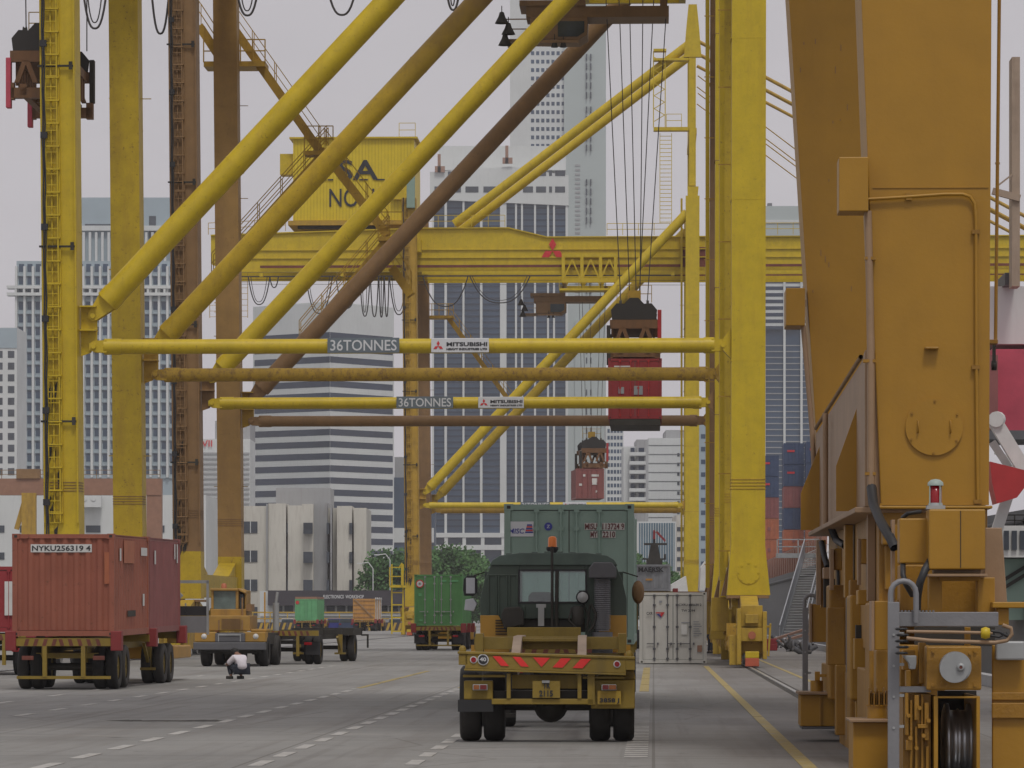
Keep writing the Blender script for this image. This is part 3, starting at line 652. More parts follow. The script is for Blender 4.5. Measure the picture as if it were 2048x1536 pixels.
# ================================================================ shared pieces: wheels, containers, spreaders
def wheel(parent, x, y, r=.5, wd=.28, dual=0, rimm='tyel', name='wheel'):
    """tyre(s) turning about x; dual=-1/+1 puts a second tyre inboard on that side"""
    for i in range(2 if dual else 1):
        xx = x + dual * i * (wd + .04); h = wd / 2
        b = MB().lathe([(-h * .8, r * .55), (-h, r * .7), (-h, r * .9), (-h * .75, r * .985), (-h * .3, r), (h * .3, r), (h * .75, r * .985), (h, r * .9), (h, r * .7), (h * .8, r * .55)], 28, (xx, y, r))
        o = b.build(name, 'tyre', parent)
        MB().lathe([(-h * .75, .04), (-h * .35, r * .2), (-h * .35, r * .38), (-h * .7, r * .56), (h * .7, r * .56), (h * .35, r * .38), (h * .35, r * .2), (h * .75, .04)], 20, (xx, y, r)).build('rim', rimm, o)
def corr_profile(x0, x1, per, dep):
    n = max(2, round((x1 - x0) / per)); p = (x1 - x0) / n; pts = []
    for i in range(n): a = x0 + i * p; pts += [(a, 0), (a + p * .3, 0), (a + p * .5, dep), (a + p * .8, dep)]
    pts.append((x1, 0)); return pts
def container(name, label, m, loc, rz, L=6.06, H=2.44, group=None, end='door', near=True, W=2.438, frame=None, rx=0, bars='silver', fxs=((.38, .826), (.128, .564)), ridges=True):
    """origin at the middle of the lower edge of the end that faces the camera, length along +y"""
    root = thing(name, label, 'container', loc, rz, group); root.rotation_euler.x = rx
    fm = frame or m; w = W / 2; per = .28 if near else .5
    b = MB()
    for sgn in (-1, 1):
        pr = corr_profile(.12, L - .12, per, .035)
        vs = []
        for (y, d) in pr: vs += [(sgn * (w - .02 - d), y, .15), (sgn * (w - .02 - d), y, H - .1)]
        b._add(vs, [(2 * i, 2 * i + 2, 2 * i + 3, 2 * i + 1) for i in range(len(pr) - 1)])
    b.box(-w + .03, w - .03, .1, L - .1, H - .07, H - .04); b.box(-w + .03, w - .03, .1, L - .1, .08, .14)
    for ye, dr in ((L - .05, -1),) + (((.03, 1),) if end == 'wall' else ()):
        pr = corr_profile(-w + .12, w - .12, per, .04); vs = []
        for (x, d) in pr: vs += [(x, ye + dr * d, .15), (x, ye + dr * d, H - .1)]
        b._add(vs, [(2 * i, 2 * i + 2, 2 * i + 3, 2 * i + 1) for i in range(len(pr) - 1)])
    b.build('wall_panel', m, root)
    b = MB()
    for x in (-w, w - .12):
        for y in (0, L - .12): b.box(x, x + .12, y, y + .12, .12, H - .12)
        b.box(x, x + .12, .12, L - .12, 0.0, .15); b.box(x + .03, x + .09, .12, L - .12, H - .10, H - .02)
    for y in (0.01, L - .11):
        b.box(-w + .12, w - .12, y, y + .1, 0.01, .14); b.box(-w + .12, w - .12, y, y + .1, H - .11, H - .01)
    for x in (-w - .004, w - .17):
        for y in (-.006, L - .172):
            for z in (0, H - .12): b.box(x, x + .175, y, y + .178, z, z + .12)
    fo = b.build('frame', fm, root)
    if near:
        b = MB()
        for x in (-w + .05, w - .12):
            for z in (.03, H - .09): b.box(x, x + .07, -.010, -.002, z, z + .06)
        b.build('corner_casting_hole', 'dark', fo)
    if end == 'door':
        for sgn in (-1, 1):
            b = MB(); x0, x1 = (-w + .13, -.012) if sgn < 0 else (.012, w - .13)
            b.box(x0, x1, .03, .07, .15, H - .13)
            if near and ridges:
                for k in range(5): xx = x0 + .08 + k * (x1 - x0 - .2) / 4.4; b.box(xx, xx + .045, .018, .029, .25, H - .23)
            dd = b.build('door', m, root)
            MB().box(x0 - .012, x1 + .012, .04, .06, .13, H - .11).build('door_seal', 'c_seal', dd)
            for fx in fxs[0 if sgn < 0 else 1]:
                xx = x0 + (x1 - x0) * fx
                b = MB(); b.tube((xx, -.02, .1), (xx, -.02, H - .08), .018, 8)
                for z in (.14, .5, H * .5, H - .5, H - .16): b.box(xx - .05, xx + .05, -.03, .02, z, z + .07)
                if near: b.bar((xx, -.04, .72), (xx + .3 * (-sgn if fx > .5 else sgn) * .9, -.04, .72), .03); b.box(xx + .1, xx + .16, -.04, .01, .68, .76)
                b.build('locking_bar', bars if near else m, dd)
    return root
def decal_box(parent, x0, x1, z0, z1, m, y=-.006, name='label_patch'):
    return MB().box(x0, x1, y - .004, y, z0, z1).build(name, m, parent)
def spreader(name, label, loc, rz, L=6.06, ropes=(), head='headblock', body='spr', top=31.3, flip='red', left='dark', group='spreaders hanging from the cranes'):
    """origin under the middle of the spreader, lower face z=0, length along y"""
    r = thing(name, label, 'spreader', loc, rz, group)
    b = MB()
    for x in (-.75, .5): b.box(x, x + .25, -L / 2, L / 2, .15, .55)
    for y in (-L / 2, L / 2 - .35): b.box(-1.15, 1.15, y, y + .35, .05, .42); b.box(-1.2, -.95, y, y + .35, .0, .6); b.box(.95, 1.2, y, y + .35, 0, .6)
    for y in (-2, -.6, .8, 2): b.box(-.74, .74, y, y + .2, .2, .5)
    b.build('spreader_beam', body, r)
    b = MB()
    for y in (-L / 2 + .02, L / 2 - .3):
        for x0 in (-.95, .1): b.prism([(x0, .6), (x0 + .18, .6), (x0 + .42, 1.25), (x0 + .67, .6), (x0 + .85, .6), (x0 + .55, 1.4), (x0 + .3, 1.4)], y, y + .2, 'y')
        b.box(-1.1, 1.1, y, y + .25, 1.35, 1.75)
    for k in range(8): b.box(-.95, -.85, -L / 2 + .4 + k * .68, -L / 2 + .55 + k * .68, .55, 1.4); b.box(.85, .95, -L / 2 + .4 + k * .68, -L / 2 + .55 + k * .68, .55, 1.4)
    b.box(-.97, .97, -L / 2 + .3, L / 2 - .3, 1.38, 1.72)
    b.build('spreader_frame', body, r)
    b = MB()
    for y in (-L / 2 + .05, L / 2 - .45, -.4):
        b.prism([(-1.0, 1.76), (1.0, 1.76), (1.05, 2.2), (.8, 2.5), (.45, 2.48), (.2, 2.75), (-.2, 2.75), (-.45, 2.48), (-.8, 2.5), (-1.05, 2.2)], y, y + .3, 'y')
    b.box(-.7, .7, -L / 2 + .3, L / 2 - .4, 1.8, 2.2)
    b.build('head_block', head, r)
    for (x, y) in ((-.62, -L / 2 + .5), (.62, -L / 2 + .5), (-.62, L / 2 - .8), (.62, L / 2 - .8)):
        MB().lathe([(-.06, .05), (-.06, .34), (-.03, .30), (.03, .30), (.06, .34), (.06, .05)], 20, (x, y, 2.35)).xf(Matrix.Identity(4)).build('rope_sheave', 'dark', r)
    for sx in (-1, 1):
        for y in (-L / 2 + .03, L / 2 - .33): MB().box(sx * 1.16 - .09, sx * 1.16 + .09, y - .04, y + .34, -.3 if sx < 0 else .6, 1.5 if sx < 0 else 2.2).build('guide_arm', flip if sx > 0 else left, r, bev=.02)
    b = MB(); b.box(-.3, .3, -.3, .3, 2.76, 3.3); rail_run(b, [(-.8, -.2, 2.75), (.8, -.2, 2.75)], .8, .02, .8); b.build('cable_basket', 'ydirty', r)
    for (x, y, dx, dy) in ropes:
        MB().tube((x, y, 2.5), (x + dx, y + dy, top - loc[2]), .022, 6).build('hoist_rope', 'rope', r)
    return r
RP4 = [(-.6, -2.4, -.45, .2), (.6, -2.4, .5, .2), (-.6, 2.0, -.4, -.2), (.6, 2.0, .35, -.2), (0, -.2, -.2, 0)]
# hanging red container in crane B
cl = q(S(1270, 182), 182, Zt(838, 182))
c1 = container('shipping_container', 'bright red container hanging from the spreader in mid air behind the cross braces', 'c_crim', cl, -AL, H=2.75, bars='red', group='containers hanging from the cranes')
decal_box(c1, -.05, .35, 1.1, 1.5, 'c_grey'); decal_box(c1, -.75, -.5, 1.15, 1.45, 'c_grey'); decal_box(c1, -1.05, -.1, 2.28, 2.34, 'blueink'); decal_box(c1, -.95, -.2, 2.36, 2.42, 'white')
b = q(S(1268, 182), 185.1, Zt(838, 182) + 2.77)
spreader('spreader', 'dark spreader with orange beam gripping the bright red container', b, -AL, ropes=[(-.6, -2.4, -.75, .1), (.6, -2.4, 1.0, .1), (-.2, 2.0, -.55, -.2), (.25, 2.0, .15, -.2), (.1, -.2, -.35, 0), (.2, 0, .75, 0)])
MB().box(-1.15, 1.15, .02, 6, -.28, -.01).build('underside', 'dark', c1)
# maroon container in crane C, slightly turned
cl = q(S(1180, 347), 347, Zt(997, 347)); c2 = container('shipping_container', 'small maroon container hanging slightly turned beneath the far crane', 'c_maroon', cl, -AL + .09, H=2.6, near=False, group='containers hanging from the cranes')
for (a, b_, c_, d_) in ((.1, .75, 1.9, 2.1), (.15, .65, 1.2, 1.75), (-.6, -.4, 1.9, 2.1), (-.95, -.7, 1.1, 1.3), (.5, .65, .5, .7)): decal_box(c2, a, b_, c_, d_, 'white')
b = q(S(1182, 347), 350.1, Zt(997, 347) + 2.62)
spreader('spreader', 'dark and orange spreader holding the small maroon container below the far crane', b, -AL + .09, ropes=RP4, head='headblock')
# spreader of crane A, high at the left
b = q(S(76, 143), 146.2, Zt(192, 143))
spreader('spreader', 'empty rusty orange spreader hanging high at the left behind the first crane leg', b, -AL + .02, flip='dark', left='vred', ropes=[(-.6, -2.4, -.1, 0), (.6, -2.4, .1, 0), (-.6, 2.0, 0, 0), (.6, 2.0, 0, 0), (1.0, 2.5, 0, 0)])

# ================================================================ containers on the ground
def doorish(c, txt, m='ink', x=.55, z=2.0, size=.2, w=.9, h=.13): return text('container_number', txt, size, m, c, (x, -.045, z), w=w, h=h, bold=.004)
t0 = CH * F / (1328 - HY); wc = container('shipping_container', 'off white container standing on the quay with door bars facing the camera', 'c_white', q(S(1346, t0), t0, .02), -AL, H=2.59, ridges=False, bars='hood')
doorish(wc, 'CXRU 100680 2', x=.62, z=2.13, w=.82, h=.09); doorish(wc, 'TW 2094', x=.55, z=1.92, w=.5, h=.09); doorish(wc, 'CXR', x=-.85, z=1.82, w=.22, h=.1)
b = MB(); b.prism([(-.62, 1.86), (-.3, 1.86), (-.42, 1.68), (-.5, 1.74), (-.44, 1.82), (-.62, 1.82)], -.012, -.004, 'y'); b.build('emblem', 'signred', wc)
b = MB(); b.prism([(-.6, 1.80), (-.5, 1.80), (-.42, 1.70), (-.44, 1.65)], -.012, -.004, 'y'); b.build('emblem', 'blueink', wc)
for k in range(7): decal_box(wc, .74, .74 + .2 + .05 * (k % 3), 1.5 - k * .085, 1.53 - k * .085, 'c_grey', y=-.012)
decal_box(wc, .3, .52, 1.05, 1.42, 'white', y=-.012); decal_box(wc, .88, 1.05, .42, .66, 'bpink', y=-.012); decal_box(wc, -.5, -.4, 2.2, 2.28, 'c_grey', y=-.012)
decal_box(wc, .3, .6, 1.46, 1.5, 'c_grey', y=-.012)
t0 = 210; mc = container('shipping_container', 'grey container with dark lettering seen over the top of the off white one', 'c_grey', q(S(1303, t0), t0, Zt(1182, t0)), -AL, H=1.4 + 0, near=False, end='wall', W=2.0)
bpy.data.objects.remove(mc) if False else None
text('container_lettering', 'MAERSK', .5, 'ink', mc, (-.02, -.06, 1.12), w=1.35, h=.25, bold=.02); decal_box(mc, -.3, .05, .55, .65, 'c_tan')
# its own chassis, so that it does not hover
def chassis_thing(label, loc, rz, L=12.2, front='legs', group='container chassis', rear_h=1.2, lock=True, near=True, axles=(1.2, 2.55), wr=.5, tilt=0):
    r = thing('chassis_trailer', label, 'trailer', loc, rz, group); r.rotation_euler.x = tilt; w = 1.22
    b = MB()
    for x in (-.55, .42): b.box(x, x + .13, .15, L, rear_h - .38, rear_h - .02)
    for y in (2, 4, 6, 8, 10, L - .3):
        if y < L: b.box(-.42, .42, y, y + .12, rear_h - .3, rear_h - .1)
    for y in (.15, L / 2 - .1, L / 2 + .2, L - .25): b.box(-w, w, y, y + .2, rear_h - .2, rear_h - .02)
    b.box(-.75, .75, .6, 3.2, rear_h - .52, rear_h - .39)
    b.build('chassis_frame', 'tyel' if near else 'dark', r)
    b = MB(); b.box(-w, w, .0, .14, rear_h - .22, rear_h - .03)
    for x in (-.5, .42): b.box(x, x + .1, -.02, .1, rear_h - .95, rear_h - .221)
    b.box(-w + .1, w - .1, 0.0, .08, rear_h - 1.0, rear_h - .93) if near else None
    rb = b.build('rear_bumper', 'tyel', r)
    b = MB()
    for k in range(9): x = -.95 + k * .22; s = .05 if k < 4 else -.05; b.prism([(x, rear_h - .21), (x + .09, rear_h - .21), (x + .09 + s, rear_h - .05), (x + s, rear_h - .05)], -.006, -.002, 'y')
    b.build('warning_stripe', 'rustred', rb)
    if lock:
        for x in (-1, 1):
            for y in (.0, L / 2, L - .3): MB().box(x * 1.26 - .13, x * 1.26 + .13, y - .05, y + .28, rear_h - .33, rear_h + .14).build('corner_guide', 'gred', r, bev=.02)
    for y in axles:
        MB().tube((-1, y, wr), (1, y, wr), .08, 10).build('axle', 'dark', r)
        for sx in (-1, 1): wheel(r, sx * 1.06, y, wr, .27, -sx)
    for sx in (-1, 1):
        None if tilt else MB().box(sx * .98 - .27, sx * .98 + .27, axles[0] - wr - .12, axles[0] - wr - .1, .35, .8).build('mudflap', 'black', r)
        if front == 'legs':
            yl = L * .72
            b = MB(); b.box(sx * .8 - .08, sx * .8 + .08, yl, yl + .16, .35, rear_h - .2); b.bar((sx * .8, yl, .5), (sx * .8, yl - .8, rear_h - .3), .08); b.box(sx * .8 - .2, sx * .8 + .2, yl - .1, yl + .25, .28, .35); b.build('landing_leg', 'tyel', r)
        MB().box(sx * .85 - .14, sx * .85 + .14, -.05, -.004 , rear_h - .55, rear_h - .45).build('tail_lamp', 'rustred' if tilt else 'redlamp', r, bev=.01)
    return r
chassis_thing('low chassis under the grey lettered container behind the off white one', q(S(1303, t0), t0, 0), -AL, rear_h=Zt(1182, t0) - .0, L=6.3, near=False)

# ================================================================ red double container trailer at the left
yr = -AL + .0 ; YR = 95.0; rl = (X(127, YR), YR, 0)
ti = math.radians(.45)
chassis_thing('mud yellow chassis under the two red containers at the left', rl, -.045, L=12.4, rear_h=1.26, axles=(1.0, 2.3), wr=.52, tilt=ti)
def along(loc, rz, x, y, z): return (loc[0] + x * math.cos(rz) - y * math.sin(rz), loc[1] + x * math.sin(rz) + y * math.cos(rz), z)
k1 = container('shipping_container', 'rust red container with its number on a white strip, rear of the left trailer', 'c_red', along(rl, -.045, 0, -.03, 1.27), -.045, L=6.05, end='wall', rx=ti, group='red containers on the left trailer')
decal_box(k1, -.78, .68, 2.0, 2.19, 'white', y=.028, name='number_strip'); text('container_number', 'NYKU256319 4', .2, 'ink', k1, (-.05, .022, 2.095), w=1.4, h=.13, bold=.004)
decal_box(k1, .98, 1.17, 1.25, 2.0, 'c_orange', y=.028)
for (y0, y1, z0, z1, m) in ((4.6, 5.7, 1.95, 2.15, 'white'), (.9, 1.15, 1.8, 2.1, 'white'), (4.9, 5.2, .7, 1.0, 'white'), (2.2, 3.6, .45, .6, 'dark'), (1.6, 3.4, 1.75, 2.3, 'c_orange')):
    MB().box(1.222, 1.226, y0, y1, z0, z1).build('label_patch', m, k1)
k2 = container('shipping_container', 'darker maroon container at the front of the left trailer', 'c_maroon', along(rl, -.045, 0, 6.17, 1.27 + 6.2 * math.tan(ti)), -.045, L=6.05, end='wall', rx=ti, group='red containers on the left trailer')
for (y0, y1, z0, z1, m) in ((.9, 1.15, 1.75, 2.1, 'white'), (4.8, 5.0, 1.9, 2.3, 'white'), (5.3, 5.5, 1.8, 2.3, 'white')): MB().box(1.222, 1.226, y0, y1, z0, z1).build('label_patch', m, k2)

# ---------------------------------------------------------------- tractors
def tractor(label, loc, rz, col='cabgreen', rear_detail=False, cat='truck', group=None, low='torange', mirrors=True):
    """yard tractor seen from behind: origin below the cab's rear wall, forward +y"""
    r = thing('terminal_tractor', label, cat, loc, rz, group)
    w = 1.2; wt = 1.02; z0, zs, zt = 1.42, 1.75, 2.62
    def cs(yo, inset=0):    # outline of the cab cross-section
        a = inset
        return [(-w + a, z0), (-w + a, 2.05), (-w + .07 + a, 2.35), (-wt + a, zt - .02), (-wt + .1 + a, 2.76 - a), (-.55, 2.81 - a), (.55, 2.81 - a), (wt - .1 - a, 2.76 - a), (wt - a, zt - .02), (w - .07 - a, 2.35), (w - a, 2.05), (w - a, z0)]
    # body = shell with a window opening front and back: built as rings
    b = MB(); wn = dict(x0=-.55, x1=.52, z0=2.0, z1=2.50)
    def wall(y, t=.05):
        # four quads round the opening plus the curved top
        b.prism([(-w, z0), (wn['x0'], z0), (wn['x0'], 2.62), (-wt, 2.60), (-w + .07, 2.35), (-w, 2.05)], y, y + t, 'y')
        b.prism([(wn['x1'], z0), (w, z0), (w, 2.05), (w - .07, 2.35), (wt, 2.60), (wn['x1'], 2.62)], y, y + t, 'y')
        b.box(wn['x0'] + .001, wn['x1'] - .001, y, y + t, z0 + .3, wn['z0']); b.box(wn['x0'] + .001, wn['x1'] - .001, y, y + t, wn['z1'], 2.62)
    wall(0); wall(1.75)
    for sx in (-1, 1):
        pr = [(sx * w, 1.78), (sx * w, 2.05), (sx * (w - .03), 2.12), (sx * (w - .07), 2.12), (sx * (w - .05), 1.78)]
        b.prism(pr, .05, 1.75, 'y'); b.prism([(sx * wt, 2.6), (sx * (wt + .06), 2.45), (sx * (wt + .02), 2.45), (sx * (wt - .05), 2.6)], .05, 1.75, 'y'); b.box(sx * (w - .1) - .05, sx * (w - .1) + .05, .8, .9, 2.1, 2.5)
    if rear_detail:
        for k in range(3):
            x = -1.08 + k * .17
            b.box(x, x + .03, -.03, -.002, 1.78, 2.42); b.box(x + .13, x + .16, -.03, -.002, 1.78, 2.42); b.box(x, x + .16, -.03, -.002, 2.42, 2.45)
        for k in range(4): b.box(-.5 + k * .26, -.5 + k * .26 + .04, -.05, -.002, 1.72, 1.93)
    cab = b.build('cab', col, r, bev=.008)
    b = MB(); pr = [(-wt - .03, 2.595), (-wt + .02, 2.68), (-wt + .14, 2.755), (-.55, 2.80), (.55, 2.80), (wt - .14, 2.755), (wt - .02, 2.68), (wt + .03, 2.595)]
    b.prism(pr, -.05, 1.85, 'y')
    for k in range(8): x = -.78 + k * .21; b.box(x, x + .1, -.04, 1.8, 2.79 - .02 * abs(k - 3.5) * .5, 2.83 - .02 * abs(k - 3.5) * .5)
    b.build('roof', 'cabroof', cab, bev=.01)
    b = MB(); b.box(wn['x0'] - .03, wn['x1'] + .03, -.02, -.002, wn['z0'] - .03, wn['z0']); b.box(wn['x0'] - .03, wn['x1'] + .03, -.02, -.002, wn['z1'], wn['z1'] + .03)
    b.box(wn['x0'] - .03, wn['x0'], -.02, -.002, wn['z0'], wn['z1']); b.box(wn['x1'], wn['x1'] + .03, -.02, -.002, wn['z0'], wn['z1'])
    wo = b.build('rear_window', 'black', cab)
    gm = bpy.data.materials.get('clear_glass')
    if not gm:
        gm = bpy.data.materials.new('clear_glass'); gm.use_nodes = True; t = gm.node_tree; t.nodes.clear(); o = nn(t, "ShaderNodeOutputMaterial"); ms = nn(t, "ShaderNodeMixShader"); ms.inputs[0].default_value = .12
        tr = nn(t, "ShaderNodeBsdfTransparent"); tr.inputs[0].default_value = (.8, .88, .86, 1); gl = nn(t, "ShaderNodeBsdfGlossy"); gl.inputs['Roughness'].default_value = .05
        t.links.new(tr.outputs[0], ms.inputs[1]); t.links.new(gl.outputs[0], ms.inputs[2]); t.links.new(ms.outputs[0], o.inputs[0])
    MB().box(wn['x0'], wn['x1'], .02, .026, wn['z0'], wn['z1']).build('window_pane', gm, wo)
    MB().box(wn['x0'], wn['x1'], 1.77, 1.776, wn['z0'], wn['z1']).build('windscreen', gm, cab)
    b = MB(); b.prism([(-.42, 1.45), (-.42, 2.1), (-.36, 2.16), (-.06, 2.16), (-.0, 2.1), (-.0, 1.45)], .55, .7, 'y'); b.build('seat', 'dark', cab)
    b = MB(); b.prism([(-w, z0 - .02), (-w, 1.775), (-.9, 1.775), (-.72, 1.42), (-.72, z0 - .25), (-w + .0, z0 - .25)], -.02, 1.7, 'y'); b.build('lower_body', low, cab, bev=.01); b = MB(); b.prism([(w, z0 - .02), (w, 1.775), (.82, 1.775), (.72, 1.42), (.72, z0 - .25), (w, z0 - .25)], -.02, 1.7, 'y')
    MB().box(-.9, .82, .05, 1.7, 1.5, 1.775).build('cab_floor', 'dark', cab)
    b.build('lower_body', low, cab, bev=.01)
    # chassis rails, fifth wheel area, wheels
    b = MB(); 
    for x in (-.45, .35): b.box(x, x + .1, -2.9, 2.0, .7, .95)
    b.box(-.55, .55, -2.2, -1.2, .96, 1.12); b.box(-1.1, 1.1, 1.75, 1.95, .45, .8)
    b.build('tractor_frame', 'dark', r)
    for sx in (-1, 1): wheel(r, sx * 1.03, -1.7, .5, .27, -sx); wheel(r, sx * 1.05, 1.0, .5, .27)
    b = MB(); b.tube((-.02, -.25, 1.55), (-.02, -.25, 2.9), .022, 8); b.tube((.05, -.2, 1.5), (.06, -.2, 2.5), .03, 8); b.build('hose_mast', 'dark', r)
    for sx, rr in ((-1, 0), (1, 1)) if mirrors else ():
        xm = sx * (w + .2)
        b = MB(); b.tube((sx * (w - .06), 1.2, 2.5), (xm, 1.2, 2.42), .012, 6); b.build('mirror_arm', 'dark', r)
        if sx < 0:
            MB().prism([(xm - .1, 2.1), (xm - .12, 2.2), (xm - .11, 2.38), (xm - .05, 2.44), (xm + .08, 2.44), (xm + .12, 2.36), (xm + .12, 2.16), (xm + .06, 2.1)], 1.14, 1.22, 'y').build('mirror', 'black', r, bev=.01)
            MB().box(xm - .07, xm + .08, 1.125, 1.139, 2.14, 2.40).build('mirror_glass', 'steel', r, bev=.003)
            MB().prism([(xm - .1, 1.86), (xm - .08, 2.04), (xm + .06, 2.06), (xm + .12, 1.96), (xm + .06, 1.84)], 1.14, 1.2, 'y').build('mirror', 'steel', r, bev=.01)
        else:
            MB().lathe([(-.05, 0), (-.045, .1), (.0, .17), (.06, .1), (.08, 0)], 20, (0, 0, 0), 'y').xf(Matrix.Translation((xm, 1.16, 2.16)) @ Matrix.Diagonal((.62, 1, 1.15, 1))).build('mirror', 'ybrown', r)
    if rear_detail:
        b = MB(); b.prism([(.58, 2.38), (.58, 2.54), (.66, 2.64), (.95, 2.64), (1.03, 2.54), (1.03, 2.38)], -.55, -.08, 'y'); b.build('intake_hood', 'hood', r, bev=.02)
        b = MB()
        pr = []
        for k in range(26): zz = 1.55 + k * .032; pr += [(zz, .105), (zz + .006, .135), (zz + .022, .135), (zz + .028, .105)]
        b.lathe([(1.52, .12)] + pr + [(2.38, .10)], 20, (.8, -.3, 0), 'z'); ac_ = b.build('air_cleaner', mat('air_cleaner_grey', (.17, .17, .18), .5), r); MB().lathe([(1.1, 0), (1.1, .17), (1.5, .17), (1.51, 0)], 20, (.8, -.3, 0), 'z').build('filter_bowl', 'hood', ac_)
        b = MB(); b.lathe([(-.09, .1), (-.06, .11), (0, .09), (.06, .03)], 18, (.48, -.3, 2.07), 'y'); b.tube((.48, -.22, 1.75), (.48, -.22, 2.0), .015); b.box(.42, .54, -.32, -.24, 2.16, 2.18)
        wl = b.build('work_lamp', 'black', r); MB().lathe([(-.105, 0), (-.1, .085), (-.092, .09)], 18, (.48, -.3, 2.07), 'y').build('lens', 'silver', wl)
        b = MB(); b.lathe([(1.62, .09), (1.64, .10), (1.9, .10), (1.93, .05)], 14, (.4, -.3, 0), 'z'); b.tube((.55, -.3, 1.55), (.6, -.3, 1.95), .02); b.tube((.68, -.3, 1.5), (.5, -.28, 1.95), .015)
        b.path([(.62, -.35, 1.95), (.7, -.4, 1.8), (.66, -.4, 1.62), (.58, -.4, 1.5)], .02); b.path([(.3, -.3, 1.9), (.25, -.4, 1.7), (.4, -.4, 1.55)], .018); b.build('brake_canister', 'dark', r)
        b = MB(); b.prism([(-.85, 1.78), (-.8, 1.9), (-.55, 1.92), (-.48, 1.84), (-.48, 1.62), (-.8, 1.55)], -.5, -.1, 'y'); b.tube((-.7, -.4, 1.5), (-.55, -.4, 1.8), .06); b.build('rear_tank', 'dark', r, bev=.02)
        b = MB(); b.box(-.28, -.12, -.2, -.1, 1.9, 1.96); b.box(-.25, -.15, -.2, -.15, 1.6, 1.9); b.build('lamp_bracket', 'silver', r)
        b = MB(); b.box(-.75, .45, -.55, -.2, 1.42, 1.58); b.box(-.6, -.5, -.6, -.5, 1.38, 1.46); b.build('rear_crossmember', 'tyel', r, bev=.01)
        b = MB()
        for k in range(6): b.box(-.95 , -.72, -.05, -.022, 1.46 + k * .045, 1.475 + k * .045)
        b.build('radiator_grille', 'dark', r)
    return r
# foreground: tractor with empty gooseneck trailer
FT = 55.6; fl = (X(1093, FT), FT, 0); fr = -.020
tr = thing('gooseneck_trailer', 'empty muddy yellow trailer nearest the camera, plate TR 2115, speed sticker 40', 'trailer', fl, fr)
gx = lambda px: (px - 1093) / 143.9
gz = lambda py: CH - (py - HY) / 143.9
roll = -.012
def R2(b):
    b.v = [(x * 1, y, z + x * -.030) for (x, y, z) in b.v]; return b
b = MB(); b.box(gx(915), gx(1270), .0, .55, gz(1313), gz(1308)); b.box(gx(930), gx(1252), .02, .12, gz(1342), gz(1313) - .002)
b.box(gx(928), gx(1252), .0, .35, gz(1346), gz(1342) - .002)
for px in (917, 1252): b.box(gx(px), gx(px + 18), .02, .5, gz(1335), gz(1313) - .003)
for px in (917, 1252): b.lathe([(gz(1308), .05), (gz(1302), .05), (gz(1297), .03), (gz(1296), 0)], 12, (gx(px + 7), .25, 0), 'z')
rb = R2(b).build('rear_beam', 'tyel', tr, bev=.006)
st = MB()
for (a, s) in ((985, 17), (1025, 17)): st.prism([(gx(a), gz(1315.5)), (gx(a + 16), gz(1315.5)), (gx(a + 16 + s), gz(1334.5)), (gx(a + s), gz(1334.5))], .008, .014, 'y')
st.prism([(gx(1066), gz(1315.5)), (gx(1100), gz(1315.5)), (gx(1083), gz(1334.5))], .008, .014, 'y')
for a in (1105, 1145): st.prism([(gx(a + 17), gz(1315.5)), (gx(a + 37), gz(1315.5)), (gx(a + 20), gz(1334.5)), (gx(a), gz(1334.5))], .008, .014, 'y')
R2(st).build('reflective_stripe', mat('reflective_red', (.75, .035, .03), .4), rb)
for px in (947, 1234):
    R2(MB().disc((gx(px), .006, gz(1324) ), .05, .012)).build('reflector_ring', 'white2', rb); R2(MB().disc((gx(px), -.004, gz(1324)), .036, .01)).build('reflector', 'redlamp', rb)
sp_ = R2(MB().disc((gx(966), .002, gz(1323)), .078, .016)).build('speed_sticker', 'white2', rb); R2(MB().disc((gx(966), -.005, gz(1323)), .064, .006)).build('sticker_centre', 'ink', sp_)
text('sticker_number', '40', .1, 'white2', sp_, (gx(966), -.012, gz(1323) + .030), w=.09, h=.055, bold=.003)
b = MB(); b.box(gx(983), gx(1187), .1, .22, gz(1409), gz(1398))
for px in (1013, 1155): b.box(gx(px), gx(px + 8), .08, .20, gz(1398) + .002, gz(1347))
b.box(gx(1023), gx(1158), .3, .36, gz(1378), gz(1350)); b.box(gx(925), gx(1010), .14, .26, gz(1355), gz(1350)); b.box(gx(1165), gx(1250), .14, .26, gz(1358), gz(1353))
b.box(gx(1175), gx(1190), .1, .25, gz(1410), gz(1347))
b.build('bumper_frame', 'tyel', tr, bev=.006)
MB().box(gx(927), gx(985), .16, .5, gz(1400), gz(1362)).build('mudguard', 'tyel', tr, bev=.015); b = MB(); b.box(gx(1182), gx(1270), .2, .9, gz(1418), gz(1360)); b.prism([(gx(1182), gz(1360)), (gx(1272), gz(1360)), (gx(1268), gz(1340)), (gx(1215), gz(1340))], .3, .9, 'y')
b.build('mudguard', 'tyel', tr, bev=.015)
MB().box(gx(915), gx(986), .12, .15, gz(1424), gz(1400)).build('mudflap', 'black', tr)
for (a, c) in ((945, 975), (1203, 1233)):
    l = MB().box(gx(a), gx(c), .05, .15, gz(1381), gz(1369)).build('tail_lamp', 'silver', tr, bev=.01); MB().box(gx(a + 15 if a < 1000 else a + 2), gx(c - 2 if a < 1000 else a + 14), .04, .052, gz(1379), gz(1370)).build('red_lens', 'red_d', l); MB().box(gx(a + 2 if a < 1000 else a + 15), gx(a + 13 if a < 1000 else c - 1), .04, .052, gz(1379), gz(1370)).build('amber_lens', 'amber_d', l)
p = MB().box(gx(1065), gx(1120), .06, .08, gz(1396), gz(1362)).build('number_plate', 'tyel', tr); text('plate_lettering', 'TR', .1, 'ink', p, (gx(1093), .05, gz(1371)), w=.1, h=.085, bold=.003); text('plate_lettering', '2115', .1, 'ink', p, (gx(1092), .05, gz(1387)), w=.19, h=.085, bold=.003)
